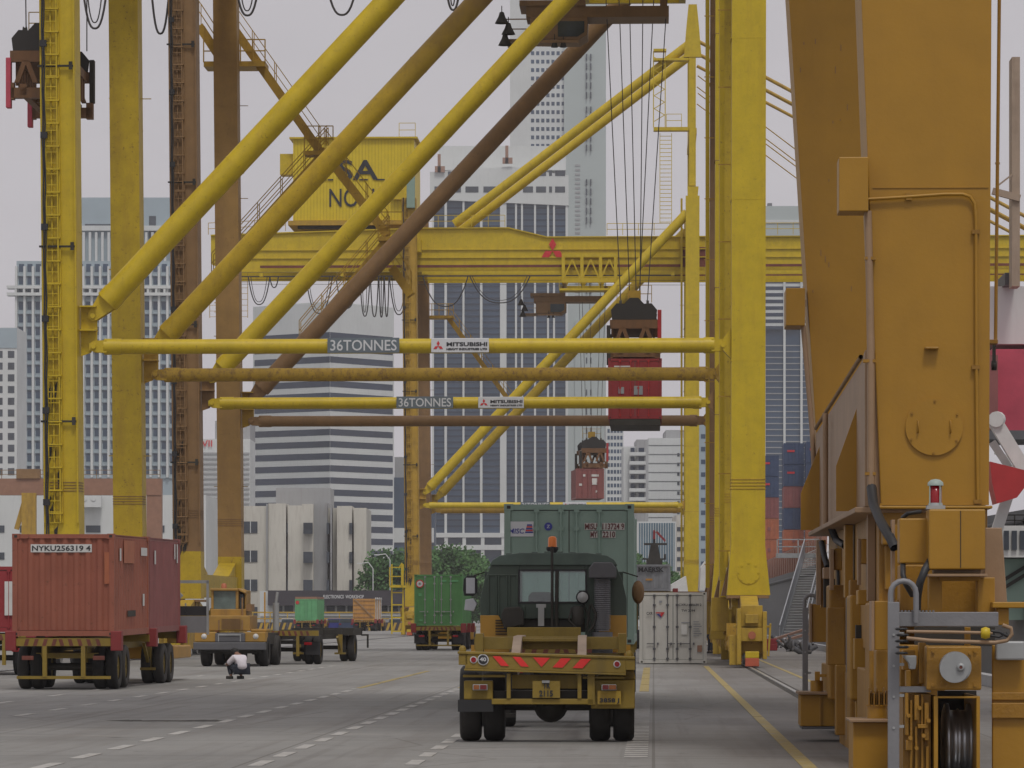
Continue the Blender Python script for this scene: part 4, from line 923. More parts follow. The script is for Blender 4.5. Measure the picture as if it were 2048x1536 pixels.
MB().box(gx(1084), gx(1099), .03, .06, gz(1366), gz(1361)).build('plate_lamp', 'silver', p)
p = MB().box(gx(1195), gx(1242), .12, .14, gz(1409), gz(1382)).build('number_plate', 'ochre', tr); text('plate_lettering', '3858 J', .1, 'ink', p, (gx(1219), .11, gz(1402)), w=.27, h=.075, bold=.003)
b = MB(); b.tube((-1.0, 1.0, .52), (1.0, 1.0, .52), .09, 12); b.box(-.9, .9, .75, 1.1, .58, .66); ax = b.build('axle', 'dark', tr)
b = MB(); b.lathe([(-.25, .0), (-.2, .15), (0, .24), (.2, .15), (.25, 0)], 20, (.05, 1.0, .50), 'y'); b.build('brake_housing', 'dark', tr)
b = MB(); random.seed(3)
for k in range(26): x = -.55 + k * .045; b.box(x, x + .035, .35 + random.random() * .3, .7, .50 + random.random() * .07, .68)
b.box(-.75, .75, .3, .8, .58, .72); b.build('spring_hanger', 'dark', tr)
for sx in (-1, 1): wheel(tr, sx * 1.08, 1.0, .535, .295, -sx)
# gooseneck main beams
b = MB()
for (x0, x1) in ((-.55, -.42), (.42, .55)):
    b.prism([(.5, 1.05), (.5, 1.215), (3.0, 1.22), (4.6, 1.46), (8.2, 1.46), (8.2, 1.28), (4.7, 1.28), (3.2, .95), (1.0, .9)], x0, x1, 'x')
b.build('main_beam', 'beamtop', tr)
b = MB(); b.box(-1.15, 1.15, 4.9, 5.15, 1.26, 1.45); b.box(-1.12, 1.12, 5.0, 5.3, 1.05, 1.2)
for y in (1.6, 2.6, 3.6): b.box(-.42, .42, y, y + .12, 1.0, 1.2)
for x in (-1.13, 1.03): b.box(x, x + .12, 4.8, 5.3, 1.2, 1.5)
for zz in (1.38, 1.12): b.box(-.42, .42, 4.7, 4.88, zz, zz + .05)
b.build('cross_bolster', 'tyel', tr, bev=.006)
for sx in (-1, 1): MB().prism([(sx * 1.22, 1.32), (sx * 1.0, 1.32), (sx * 1.05, 1.2), (sx * 1.15, 1.05), (sx * 1.22, 1.1)], 5.6, 5.9, 'y').build('side_guide', 'torange', tr)
b = MB()
for x in (-.75, .7): b.box(x, x + .12, 6.2, 6.35, .25, 1.2); b.box(x - .08, x + .2, 6.1, 6.45, .2, .26)
b.build('landing_gear', 'dark', tr)
tl = along(fl, fr, .0, 10.0, 0)
tt = tractor('dark green yard tractor with amber beacon and air cleaner, coupled to the empty nearest trailer', (tl[0] - .0, tl[1], 0), fr, rear_detail=True)
b = MB(); b.lathe([(2.80, .06), (2.86, .10), (2.9, .10)], 16, (-.02, .3, 0), 'z'); bb = b.build('beacon', 'black', tt); MB().lathe([(2.9, .075), (3.04, .07), (3.07, .05), (3.08, 0)], 16, (-.02, .3, 0), 'z').build('beacon_dome', 'amber', bb)
# truck ahead with the pale green container
ml = (X(1138, 75.2), 75.2, 0); mr = -AL
chassis_thing('chassis under the tall pale green container ahead of the green tractor', ml, mr, L=12.3, rear_h=1.22, lock=False)
mz = Zt(1008, 75.2) - 2.59
kc = container('shipping_container', 'pale green container with MISC logo rising behind the dark green tractor', 'c_pale', (ml[0], ml[1] - .05, 1.23), mr, H=Zt(1008, 75.2) - 1.23, L=12.19, bars='c_pale', ridges=False, fxs=((.445, .87), (.12, .515)))
mx_ = lambda px: (px - 1138) / 106.4
mzz = lambda py: CH - (py - HY) / 106.4 - 1.23
decal_box(kc, mx_(1016), mx_(1067), mzz(1073), mzz(1043), 'white2', y=.014)
text('logo_lettering', 'MISC', .2, 'blueink', kc, (mx_(1033), .006, mzz(1062)), w=.29, h=.095, bold=.002, shear=.12)
for i, (m_, w0) in enumerate((('blueink', .16), ('signred', .15), ('blueink', .14), ('signred', .13), ('blueink', .1))): b = MB(); zz = mzz(1066) + i * .034; b.prism([(mx_(1050) + i * .008, zz), (mx_(1066) - i * .004, zz), (mx_(1065.5) - i * .004, zz + .026), (mx_(1050.8) + i * .008, zz + .026)], .002, .009, 'y'); b.build('logo_flag', m_, kc)
MB().disc((mx_(1096.5), .008, mzz(1053)), .075, .006).build('round_badge', 'blueink', kc)
text('badge_mark', 'Z', .08, 'white2', kc, (mx_(1096.5), .002, mzz(1053)), w=.06, h=.06)
M['darkred'] = mat('number_dark_red', (.12, .03, .03), .6)
for (a, c, py, s_) in ((1170, 1194, 1053, 'MISU'), (1205, 1248, 1053, '113724 9'), (1181, 1194, 1069, 'MY'), (1205, 1230, 1069, '2210')):
    decal_box(kc, mx_(a - 1), mx_(c + 1), mzz(py + 7), mzz(py - 7), 'c_white', y=.014); text('container_number', s_, .15, 'darkred', kc, (mx_((a + c) / 2), .006, mzz(py)), w=(c - a) / 106.4, h=.115, bold=.003)
tractor('dark yard tractor drawing the pale green container, hidden by it', along(ml, mr, 0, 14.2, 0), mr, mirrors=False)
# tractor of the red trailer, mostly hidden, dark rear screen shows right of the maroon container
tl = along(rl, -.045, .62, 14.4, 0)
b = thing('terminal_tractor', 'tractor pulling the red containers, its open framed rear screen showing beside them', 'truck', along(rl, -.045, 0, 12.3, 0), -.045)
m_ = MB(); m_.box(-1.15, -.2, 1.9, 3.8, 1.1, 2.9); m_.box(-1.0, 1.0, .2, 4.0, .6, .95); m_.build('cab', 'torange', b, bev=.04)
m_ = MB(); m_.box(.5, 1.85, 1.0, 1.06, 1.3, 1.75); m_.build('lower_panel', 'grey', b)
m_ = MB(); m_.box(.5, 1.85, 1.0, 1.08, 1.76, 2.02); m_.build('dark_panel', 'black', b)
m_ = MB()
for x in (.5, 1.79): m_.box(x, x + .06, .98, 1.08, 1.25, 2.7)
m_.box(.5, 1.85, .98, 1.08, 2.64, 2.72); m_.box(1.2, 1.24, 1, 1.05, 1.76, 2.1); m_.bar((.8, 1.1, 2.03), (1.1, 1.1, 2.35), .12); m_.build('screen_frame', 'silver', b)
for sx in (-1, 1): wheel(b, sx * 1.05, -2.9, .52, .27, -sx); wheel(b, sx * 1.05, -1.6, .52, .27, -sx)

# ---------------------------------------------------------------- yellow prime mover facing the camera
PT = 138.0; px0 = 466
pm = thing('prime_mover', 'orange yellow prime mover facing the camera with half cab and dark bumper', 'truck', (X(px0, PT), PT, 0), -.05)
ax_ = lambda px: (px - px0) / 58.0
az = lambda py: CH - (py - HY) / 58.0
b = MB(); b.box(ax_(412), ax_(484), 1.2, 3.0, az(1240), az(1218)); b.box(ax_(413), ax_(418), 1.2, 2.8, az(1218), az(1180)); b.box(ax_(463), ax_(468), 1.2, 2.8, az(1218), az(1180))
b.box(ax_(478), ax_(482), 1.6, 2.8, az(1222), az(1180)); b.box(ax_(412), ax_(468), 1.1, 2.9, az(1181), az(1176)); b.prism([(ax_(468), az(1176)), (ax_(482), az(1183)), (ax_(482), az(1187)), (ax_(468), az(1181))], 1.3, 2.8, 'y')
b.box(ax_(413), ax_(482), 2.8, 2.9, az(1240), az(1180)); cb = b.build('cab', 'mover', pm, bev=.02)
MB().box(ax_(418.2), ax_(462.8), 1.24, 1.26, az(1229), az(1181.5)).build('windscreen', 'scr', cb); MB().box(ax_(469), ax_(477), 1.5, 1.53, az(1226), az(1188)).build('side_window', 'gl', cb)
b = MB(); b.box(ax_(412), ax_(498), .3, 2.6, az(1262), az(1231)); b.box(ax_(498), ax_(530), .5, 2.0, az(1264), az(1258)); ho = b.build('bonnet', 'mover', pm, bev=.03)
b = MB()
for k in range(8): b.box(ax_(441), ax_(479), .27, .298, az(1257) + k * .045, az(1257) + .02 + k * .045)
for px in (434, 481): b.box(ax_(px), ax_(px + 3), .26, .298, az(1260), az(1240))
b.build('radiator_grille', 'ybrown', ho)
for wa in (388, 486): MB().box(ax_(wa), ax_(wa + 44), .1, 1.0, az(1284), az(1264)).build('wing', 'mover', pm, bev=.03)
b = MB(); b.box(ax_(387), ax_(532), -.15, .2, az(1300), az(1284.5)); b.box(ax_(430), ax_(490), .0, .3, az(1284.4), az(1266)); b.build('bumper', 'hood', pm, bev=.03)
b = MB(); b.box(ax_(436), ax_(482), -.03, -.002, az(1271), az(1268)); b.box(ax_(436), ax_(438), -.03, -.002, az(1283), az(1271)); b.box(ax_(480), ax_(482), -.03, -.002, az(1283), az(1271)); b.build('hatch_frame', 'silver', pm)
for px in (407, 511): MB().lathe([(-.02, 0), (0, .09), (.03, .11)], 16, (ax_(px), .09, az(1273)), 'y').build('headlight', 'white', pm)
b = MB(); b.lathe([(az(1177), .1), (az(1167), .09), (az(1165), 0)], 14, (ax_(435), 1.8, 0), 'z'); b.build('beacon', 'c_orange', pm)
b = MB(); b.box(ax_(400), ax_(520), .4, 6.5, .75, 1.15); b.box(ax_(405), ax_(520), .3, 1.2, .45, .8); b.build('chassis_frame', 'dark', pm)
b = MB(); b.box(ax_(484), ax_(496), 1.2, 2, az(1222), az(1208)); b.tube((ax_(478), 1.0, az(1240)), (ax_(478), 1.0, az(1195)), .03); b.build('side_mirror', 'ybrown', pm)
b = MB(); b.bar((ax_(526), .6, az(1258)), (ax_(526), .6, az(1184)), .05); b.build('marker_pole', 'torange', pm)
b = MB(); b.tube((ax_(536), 2.6, az(1262)), (ax_(536), 2.6, az(1205)), .11, 14); b.tube((ax_(536), 2.6, az(1205)), (ax_(539), 2.6, az(1183)), .05, 10); b.build('exhaust_stack', 'silver', pm)
for x, y, dd in ((ax_(406), 1.0, 1), (ax_(522), 1.0, -1), (ax_(406), 4.8, 1), (ax_(520), 4.8, -1)): wheel(pm, x, y, .53, .33, dd if y > 2 else 0, 'dark')
for px in (430, 447): wheel(pm, ax_(px), 5.6, .5, .25, 0, 'dark')
lp = (X(590, 152), 152, 0)
ch = chassis_thing('empty dark low chassis behind the yellow prime mover', along((X(px0, PT), PT, 0), -.05, 1.15, 6.0, 0), -.09, L=12.5, rear_h=1.25, near=False, lock=False, axles=(1.0, 10.6), wr=.53)
b = MB(); b.box(-1.2, 1.2, 9.9, 12.5, 1.0, 1.28); b.bar((1.2, 12.3, 1.0), (1.45, 12.3, 1.0), .06); b.bar((1.45, 12.3, .5), (1.45, 12.3, 1.03), .07); b.build('rear_platform', 'dark', ch)

# ---------------------------------------------------------------- green container truck and the two far ones
def box_truck(px, t, label, m, W=2.44, yaw=0.0, H=2.59, L=6.06, base=1.2, grp='container trucks crossing the yard', near=False, cm='chassis'):
    l = (X(px, t), t, 0)
    chassis_thing('chassis beneath the ' + cm, l, yaw, L=L + .3, near=near, rear_h=base, axles=(.9, 2.1))
    c = container('shipping_container', label, m, along(l, yaw, 0, -.02, base + .01), yaw, L=L, H=H, near=near, group=grp)
    tb = thing('terminal_tractor', 'small tractor ahead of the ' + cm, 'truck', along(l, yaw, 0, L + .6, 0), yaw, grp)
    b = MB(); b.box(-1.15, .1, 1.6, 3.2, 1.0, 2.7); b.box(-1.15, 1.15, 1.7, 3.8, .5, 1.2); b.build('cab', 'torange', tb, bev=.05)
    MB().box(-1.0, -.05, 1.57, 1.597, 1.8, 2.4).build('rear_window', 'gl', tb)
    for sx in (-1, 1): wheel(tb, sx * 1.0, -.5, .5, .27, -sx); wheel(tb, sx * 1.05, 2.6, .5, .3)
    return c
gt_ = CH * F / (1301 - HY) + .4
gc = box_truck(877, gt_, 'green container with a round red rimmed sticker on its left door', 'c_green', base=1.22, near=True, yaw=-.062, cm='green container with the round sticker')
MB().disc((-.94, -.02, 2.12), .2, .012).build('sticker', 'signred', gc); o = MB().disc((-.94, -.026, 2.12), .15, .012).build('sticker', 'white2', gc)
text('sticker_mark', '*', .3, 'ink', gc, (-.94, -.032, 2.12), w=.12, h=.14)
for (a, c_, d_, e_) in ((.15, .4, 2.22, 2.3), (.55, 1.0, 2.22, 2.3), (-1.0, -.85, 1.5, 1.65), (-.95, -.8, .25, .33)): decal_box(gc, a, c_, d_, e_, 'c_lgreen', y=-.006)
c3 = box_truck(612, 440, 'light green container with pinkish roof far across the yard', 'c_lgreen', yaw=-.085, base=1.15, H=2.38, cm='far light green container')
MB().box(-1.2, 1.2, .1, 6, 2.375, 2.62).build('roof_tarp', 'bpink', c3); MB().disc((-.95, -.02, 2.0), .2, .012).build('sticker', 'signred', c3)
c4 = box_truck(728, 440, 'tan orange box with diagonal braces far across the yard', 'c_tan', yaw=-.085, base=1.2, H=2.36, cm='far tan orange box')
b = MB(); b.bar((-1.0, -.05, 2.3), (1.0, -.05, .3), .12)
for k in range(5): b.box(-1.15, 1.15, -.04, -.01, .3 + k * .45, .36 + k * .45)
b.build('brace', 'orange_p', c4)
b = MB(); b.box(1.2, 1.3, 0, 6, 2.3, 2.4); 
for k in range(4): b.box(1.22, 1.3, .4 + k * 1.6, .6 + k * 1.6, .1, 2.5)
b.build('white_post', 'white', c4)

# ---------------------------------------------------------------- people
def skinned(name, pts, edges, rad, m, parent=None, root=0, sub=2):
    me = bpy.data.meshes.new(name); me.from_pydata(pts, edges, []); me.materials.append(M[m])
    o = bpy.data.objects.new(name, me); SC.collection.objects.link(o)
    sk = o.modifiers.new('skin', 'SKIN'); 
    if not me.skin_vertices: raise RuntimeError('no skin layer')
    for i, v in enumerate(me.skin_vertices[0].data): v.radius = (rad[i] if isinstance(rad[i], tuple) else (rad[i], rad[i])); v.use_root = (i == root)
    sk.use_smooth_shade = True; s = o.modifiers.new('sub', 'SUBSURF'); s.levels = sub; s.render_levels = sub
    if parent: o.parent = parent
    return o
def person(name, label, J, loc, rz, shirt='shirt', trouser='trouser', group=None):
    """J: joint name -> point. One continuous body, clothing as children."""
    R = {'pel': (.17, .14), 'wai': (.13, .10), 'che': (.165, .11), 'nec': .06, 'hea': (.085, .10), 'top': (.075, .09),
         'hl': .095, 'kl': .062, 'al': .042, 'tl': .04, 'hr': .095, 'kr': .062, 'ar': .042, 'tr': .04,
         'sl': .062, 'el': .044, 'wl': .032, 'ml': .035, 'sr': .062, 'er': .044, 'wr': .032, 'mr': .035}
    names = list(R); E = [('pel', 'wai'), ('wai', 'che'), ('che', 'nec'), ('nec', 'hea'), ('hea', 'top'), ('pel', 'hl'), ('hl', 'kl'), ('kl', 'al'), ('al', 'tl'), ('pel', 'hr'), ('hr', 'kr'), ('kr', 'ar'), ('ar', 'tr'), ('che', 'sl'), ('sl', 'el'), ('el', 'wl'), ('wl', 'ml'), ('che', 'sr'), ('sr', 'er'), ('er', 'wr'), ('wr', 'mr')]
    r = thing(name, label, 'person', loc, rz, group)
    def sub(nm, names_, m, k=1.0, add=0.0, lv=2):
        idx = {n: i for i, n in enumerate(names_)}; ed = [(idx[a], idx[b_]) for a, b_ in E if a in idx and b_ in idx]
        rr = [tuple((c * k + add) for c in (R[n] if isinstance(R[n], tuple) else (R[n], R[n]))) for n in names_]
        return skinned(nm, [J[n] for n in names_], ed, rr, m, r, 0, lv)
    sub('body', names, 'skin')
    sub('shirt', ['che', 'wai', 'pel', 'sl', 'sr'] + ([] if 'nosleeve' in J else ['el', 'er']), shirt, 1.0, .035)
    sub('trousers', ['pel', 'hl', 'kl', 'al', 'hr', 'kr', 'ar'], trouser, 1.0, .022)
    hp = Vector(J['hea']); tp = Vector(J['top']); c = hp.lerp(tp, .55)
    MB().lathe([(-.13, .0), (-.11, .06), (-.05, .115), (.02, .125), (.09, .10), (.13, 0)], 16, (0, 0, 0), 'z').xf(Matrix.Translation(c + Vector((0, .0, .02))) ).build('hair', 'hair', r)
    for s_, n in ((-1, 'tl'), (1, 'tr')):
        a = Vector(J[n]); MB().prism([(a.x - .05, a.y - .16), (a.x + .05, a.y - .16), (a.x + .055, a.y + .09), (a.x, a.y + .14), (a.x - .055, a.y + .09)], .0, .085, 'z').build('shoe', 'dark', r, bev=.02)
    return r
Jsq = {'pel': (0, -.14, .25), 'wai': (.0, -.12, .42), 'che': (.01, -.01, .56), 'nec': (.0, .10, .68), 'hea': (0, .20, .72), 'top': (0, .27, .73),
       'hl': (-.12, -.04, .28), 'kl': (-.15, .33, .46), 'al': (-.19, .10, .10), 'tl': (-.20, .20, .04), 'hr': (.12, -.04, .28), 'kr': (.12, .34, .45), 'ar': (.15, .12, .10), 'tr': (.16, .22, .04),
       'sl': (-.16, .02, .59), 'el': (-.27, .17, .40), 'wl': (-.18, .40, .40), 'ml': (-.10, .46, .38), 'sr': (.16, .02, .59), 'er': (.22, .2, .42), 'wr': (.12, .42, .38), 'mr': (.06, .47, .36)}
pt = CH * F / (1358 - HY)
person('person', 'person in white shirt and dark trousers squatting alone on the yard', Jsq, (X(478, pt), pt, 0), .6)
Jst = {'pel': (0, 0, .93), 'wai': (0, 0, 1.1), 'che': (0, 0, 1.34), 'nec': (0, .02, 1.5), 'hea': (0, .03, 1.6), 'top': (0, .03, 1.7), 'hl': (-.1, 0, .9), 'kl': (-.11, .03, .5), 'al': (-.12, -.02, .1), 'tl': (-.12, .06, .04),
       'hr': (.1, 0, .9), 'kr': (.12, .08, .5), 'ar': (.13, .0, .1), 'tr': (.13, .08, .04), 'sl': (-.19, 0, 1.4), 'el': (-.25, .02, 1.14), 'wl': (-.22, .16, .92), 'ml': (-.21, .2, .86), 'sr': (.19, 0, 1.4), 'er': (.25, 0, 1.14), 'wr': (.24, .08, .9), 'mr': (.23, .1, .84)}
person('person', 'worker in pale top and dark trousers standing beside the white container and crane wheels', Jst, q(S(1420, 186), 186, 0), -1.2, shirt='c_grey')
# ================================================================ the big orange crane at the right
TD = 47.0
DR = thing('quay_crane', 'huge orange yellow crane legs with travelling gear filling the right foreground', 'crane', q(0, TD, 0), -AL)
def rb(b, x0, x1, y0, y1, t, dep, sk=0):
    """box whose front face covers these photo rows/columns at distance t; depth dep"""
    a, c = S(x0, t), S(x1, t); return b.box(a, c, t - TD, t - TD + dep, Zt(y1, t), Zt(y0, t))
def rpart(name, m, lst, bev=.012, parent=None):
    b = MB()
    for l in lst: rb(b, *l)
    return b.build(name, m, parent or DR, bev=bev)
def rseg(px, py, t): return (S(px, t), t - TD, Zt(py, t))
# near leg
def dleg(b, xl0, xl1, xr0, xr1, t, dep, zb, ztp):
    """left/right columns at rows 35 (top) and 1010 (bottom)"""
    zt_, zb_ = Zt(35, t), Zt(1010, t)
    def at(xt, xb, z): a, c = S(xt, t), S(xb, t); return c + (a - c) * (z - zb_) / (zt_ - zb_)
    v = []
    for z in (zb, ztp):
        l, r = at(xl0, xl1, z), at(xr0, xr1, z); v += [(l, t - TD, z), (r, t - TD, z), (r, t - TD + dep, z), (l, t - TD + dep, z)]
    b.hexa(v)
b = MB(); dleg(b, 1724, 1762, 1983, 1978, TD, 1.35, Zt(1010, TD), 34)
nl = b.build('leg', 'orange', DR, bev=.01)
M['orange_lit_side'] = M['orange_p']
# weld seam, lifting pad, pipe loop, hatch
b = MB(); rb(b, 1746, 1977, 376, 378.5, TD - .012, .02); nl2 = b.build('weld_seam', 'orange', nl)
rpart('edge_strip', 'orange', [(1760, 1764, 1007, 1012, TD - .03, .05), (1764, 1978, 1004, 1011, TD - .03, .03)], 0, nl)
pts = [rseg(1727, 401, TD - .05), rseg(1800, 397, TD - .05), rseg(1890, 391, TD - .05), rseg(1925, 391, TD - .05), rseg(1940, 396, TD - .05), rseg(1949, 410, TD - .05), rseg(1952, 440, TD - .05), rseg(1953, 730, TD - .05), rseg(1956, 1006, TD - .05)]
b = MB(); b.path(pts, .02, 8); b.build('conduit', 'orange', DR)
rpart('conduit_clip', 'orange_d', [(1812, 1824, 388, 402, TD - .06, .05), (1944, 1960, 462, 470, TD - .07, .06), (1944, 1960, 732, 740, TD - .07, .06), (1948, 1964, 1000, 1008, TD - .07, .06)], 0)
rpart('lifting_pad', 'orange_d', [(1850, 1878, 695, 700, TD - .12, .12)], .01, nl)
hx, hz = S(1868, TD), Zt(855, TD)
h = MB().disc((hx, -.035, hz), 57 / 170.2, .034, 48).build('inspection_hatch', 'orange', nl, bev=.006)
b = MB()
for k in range(6): an = k * math.pi / 3 + .5; b.disc((hx + .305 * math.cos(an), -.055, hz + .305 * math.sin(an)), .014, .02, 8)
for sx in (-1, 1): b.path([(hx + sx * .19, -.036, hz - .07), (hx + sx * .19, -.08, hz - .06), (hx + sx * .19, -.08, hz + .06), (hx + sx * .19, -.036, hz + .07)], .009, 6)
b.build('hatch_handle', 'orange_d', h)
# far leg
TF = 61.5
b = MB(); dleg(b, 1580, 1641, 1800, 1805, TF, 1.35, Zt(1000, TF), 34); fl_ = b.build('leg', 'orange', DR, bev=.01)
b = MB(); random.seed(11)
for k in range(18): x, y = random.randint(1600, 1705), random.randint(50, 620); b.box(S(x, TF), S(x + 1.5, TF), TF - TD - .008, TF - TD - .002, Zt(y + random.randint(3, 14), TF), Zt(y, TF))
b.build('paint_run', 'ybrown', fl_)
rpart('cable_box', 'orange', [(1572, 1610, 577, 652, TF - .5, .9)], .01); rpart('cable_box', 'orange', [(1678, 1737, 316, 424, TD - .25, .55)], .01)
b = MB(); b.path([rseg(1606, 652, TF - .2), rseg(1612, 720, TF - .2), rseg(1624, 860, TF - .2), rseg(1634, 1050, TF - .2)], .038, 8); b.build('conduit', 'orange_p', DR)
b = MB(); b.path([rseg(1736, 424, TD - .1), rseg(1740, 600, TD - .1), rseg(1742, 740, TD - .1), rseg(1742, 975, TD - .1)], .045, 10); b.build('conduit', 'orange_p', DR)
rpart('conduit_clip', 'orange_d', [(1726, 1752, 720, 726, TD - .14, .12), (1730, 1752, 515, 521, TD - .14, .12), (1730, 1752, 945, 951, TD - .14, .12)], 0)
# sill beam between the legs, with sloping haunch top and gusset plates
b = MB(); sA, sB = S(1625, TF), S(1752, TD + .1); sm = min(sA, sB) ; sL = 2.36
zb0, zt0 = 3.02, 3.4
poly = [(.1, 3.05), (.1, Zt(700, TD)), (.9, Zt(715, TD)), (TF - TD - .6, Zt(868, TF)), (TF - TD - .2, Zt(868, TF)), (TF - TD + .2, 3.05)]
b.prism(poly, sL + .12, 3.6, 'x')
b.box(sL, 3.62, .05, TF - TD - .3, 2.98, 3.045)
b.build('sill_beam', 'orange_p', DR, bev=.01)  # pale tone stands in for light on the inward face
for t_, w_ in ((TD + 2.0, .25), (TF - 1.6, .28)):
    y = t_ - TD; zt_ = 4.3
    MB().prism([(sL + .12, 3.05), (sL + .12, zt_), (sL + .12 - w_, 3.6), (sL + .12 - w_, 3.05)], y, y + .05, 'y').build('gusset_plate', 'orange', DR)
b = MB(); y = TD + 9 - TD
b.tube((sL + .04, 9.0, 3.0), (sL + .04, 9.0, 4.6), .04, 8); b.build('conduit', 'orange_p', DR)
b = MB(); b.path([(sL + .1, .6, Zt(712, TD) + .02), (sL + .1, TF - TD - .7, Zt(868, TF) + .05)], .03, 6); b.build('cable_tray', 'ybrown', DR)
# haunch below the near leg, equalizer etc.
rpart('leg_flange_plate', 'orange', [(1757, 1985, 1012, 1018, TD - .1, 1.6)], .01)
rpart('equalizer_beam', 'orange_d', [(1765, 1975, 1018, 1090, TD + .1, 1.2), (1770, 1985, 1090, 1180, TD + .3, .8)], .02)
rpart('electric_cabinet', 'orange', [(1858, 1971, 1019, 1139, TD - 3.0, .5)], .015); rpart('door_gap', 'dark', [(1920.5, 1922, 1022, 1136, TD - 3.006, .005)], 0)
rpart('bogie_block', 'orange_d', [(1738, 1800, 1205, 1460, TD + .2, .9)], .03); rpart('bogie_block', 'orange', [(1700, 1742, 1190, 1400, TD + 4.6, .9)], .03); rpart('bogie_block', 'orange_d', [(1658, 1700, 1170, 1400, TD + 8.8, .9)], .03)
rpart('electric_cabinet', 'orange', [(1799, 1856, 1037, 1127, TD - 2.6, .4)], .015)
rpart('cabinet_shelf', 'orange_p', [(1856, 1975, 1148, 1153, TD - 3.0, .5), (1868, 1962, 1139, 1147, TD - 2.8, .3)], .004)
rpart('portal_frame', 'orange', [(1858, 1884, 1150, 1225, TD - 2.6, .3), (1955, 1990, 1155, 1225, TD - 2.6, .3), (1880, 1960, 1153, 1162, TD - 2.65, .3)], .01)
rpart('recess_panel', 'orange_d', [(1880, 1960, 1160, 1230, TD - 1.6, .1)], 0)
rpart('side_plate', 'orange_p', [(1972, 2004, 1056, 1226, TD - 2.2, .06)], 0)
MB().prism([(S(1968, TD - 2.3), Zt(1226, TD - 2.3)), (S(2016, TD - 2.3), Zt(1226, TD - 2.3)), (S(2004, TD - 2.3), Zt(1056, TD - 2.3)), (S(1971, TD - 2.3), Zt(1056, TD - 2.3))], -2.3, -1.2, 'y').build('raking_plate', 'orange_p', DR, bev=.01)
rpart('outrigger_bracket', 'orange', [(1985, 2060, 1204, 1216, TD - 2.9, .5), (1995, 2018, 1216, 1250, TD - 2.8, .3)], .01)
# grey guard beam, ladder posts with hoops
gb = rpart('guard_beam', 'grey', [(1797, 1997, 1224, 1253, TD - 4.2, .18)], .008)
b = MB()
for k in range(10): rb(b, 1803 + k * 7, 1806 + k * 7, 1220.5, 1224, TD - 4.2, .12)
b.build('anti_slip_teeth', 'grey', gb)
def hoop_post(px0, px1, ptop, pbot, t, hoop_w, name='access_ladder', foot=None):
    x0, x1 = S(px0, t), S(px1, t); z0, z1 = max(.02, Zt(pbot, t)), Zt(ptop, t)
    b = MB(); b.box(x0, x1, t - TD, t - TD + .06, z0, z1); r = b.build(name, 'grey', DR, bev=.006)
    xr = x0 + .03; hw = hoop_w; zc = z1; pts = [(xr, t - TD + .03, zc - .05)]
    for k in range(9): an = math.pi - math.pi * k / 8; pts.append((xr + hw / 2 + hw / 2 * math.cos(an), t - TD + .03, zc + .09 + hw / 2 * math.sin(an)))
    pts.append((xr + hw, t - TD + .03, zc - .22)); b = MB(); b.path(pts, .03, 10); b.build('ladder_hoop', 'grey', r)
    b = MB()
    z = z1 - .35
    k = 0
    while z > z0 + .3: b.box(x1, x1 + .05, t - TD + .01, t - TD + .05, z, z + .03); b.disc(((x0 + x1) / 2, t - TD - .012, z), .014, .012, 8); z -= .33
    b.build('bolt_row', 'silver', r)
    if foot: rb_ = MB(); rb(rb_, px1, foot[0], foot[1], foot[2], t, .3); rb_.build('step', 'grey', r)
hoop_post(1776, 1799, 1204, 1560, TD - 4.3, .27, foot=(1862, 1373, 1384))
hoop_post(1692, 1711, 1214, 1480, TD + 7, .30, foot=(1752, 1345, 1353)); hoop_post(1655, 1671, 1216, 1450, TD + 9.5, .26, foot=(1700, 1335, 1342)); hoop_post(1605, 1616, 1215, 1392, TD + 14, .2)
# pipes across
b = MB(); t_ = TD - 4.6
b.path([rseg(1813, 1263, t_), rseg(1900, 1264, t_), rseg(1985, 1266, t_)], .017, 8); b.path([rseg(1813, 1276, t_), rseg(1860, 1281, t_), rseg(1990, 1285, t_), rseg(2014, 1281, t_), rseg(2024, 1268, t_), rseg(2022, 1256, t_), rseg(2005, 1250, t_)], .021, 8); b.build('hydraulic_pipe', 'orange_p', DR)
b = MB(); b.lathe([(-.05, 0), (-.045, .05), (0, .066), (.045, .05), (.05, 0)], 12, rseg(1971, 1266, t_ - .02), 'x'); b.build('valve', 'yellow', DR)
b = MB(); b.path([rseg(1982, 1262, t_), rseg(2000, 1264, t_), rseg(2016, 1272, t_)], .02, 6); b.path([rseg(1978, 1270, t_), rseg(1998, 1274, t_), rseg(2014, 1266, t_)], .014, 6)
for k in range(5): b.lathe([(-.015, .05), (0, .075), (.015, .05)], 12, rseg(1803 + k % 2 * 2, 1258 + k * 12, t_ + .1), 'z')
b.build('rubber_hose', 'black', DR)
rpart('recess_shade_panel', 'dark', [(1830, 1990, 1254, 1292, TD - 3.4, .1)], 0); rpart('upright', 'orange', [(1930, 1941, 1254, 1292, TD - 3.9, .1)], .005)  # dark panel stands in for the shade behind the pipes
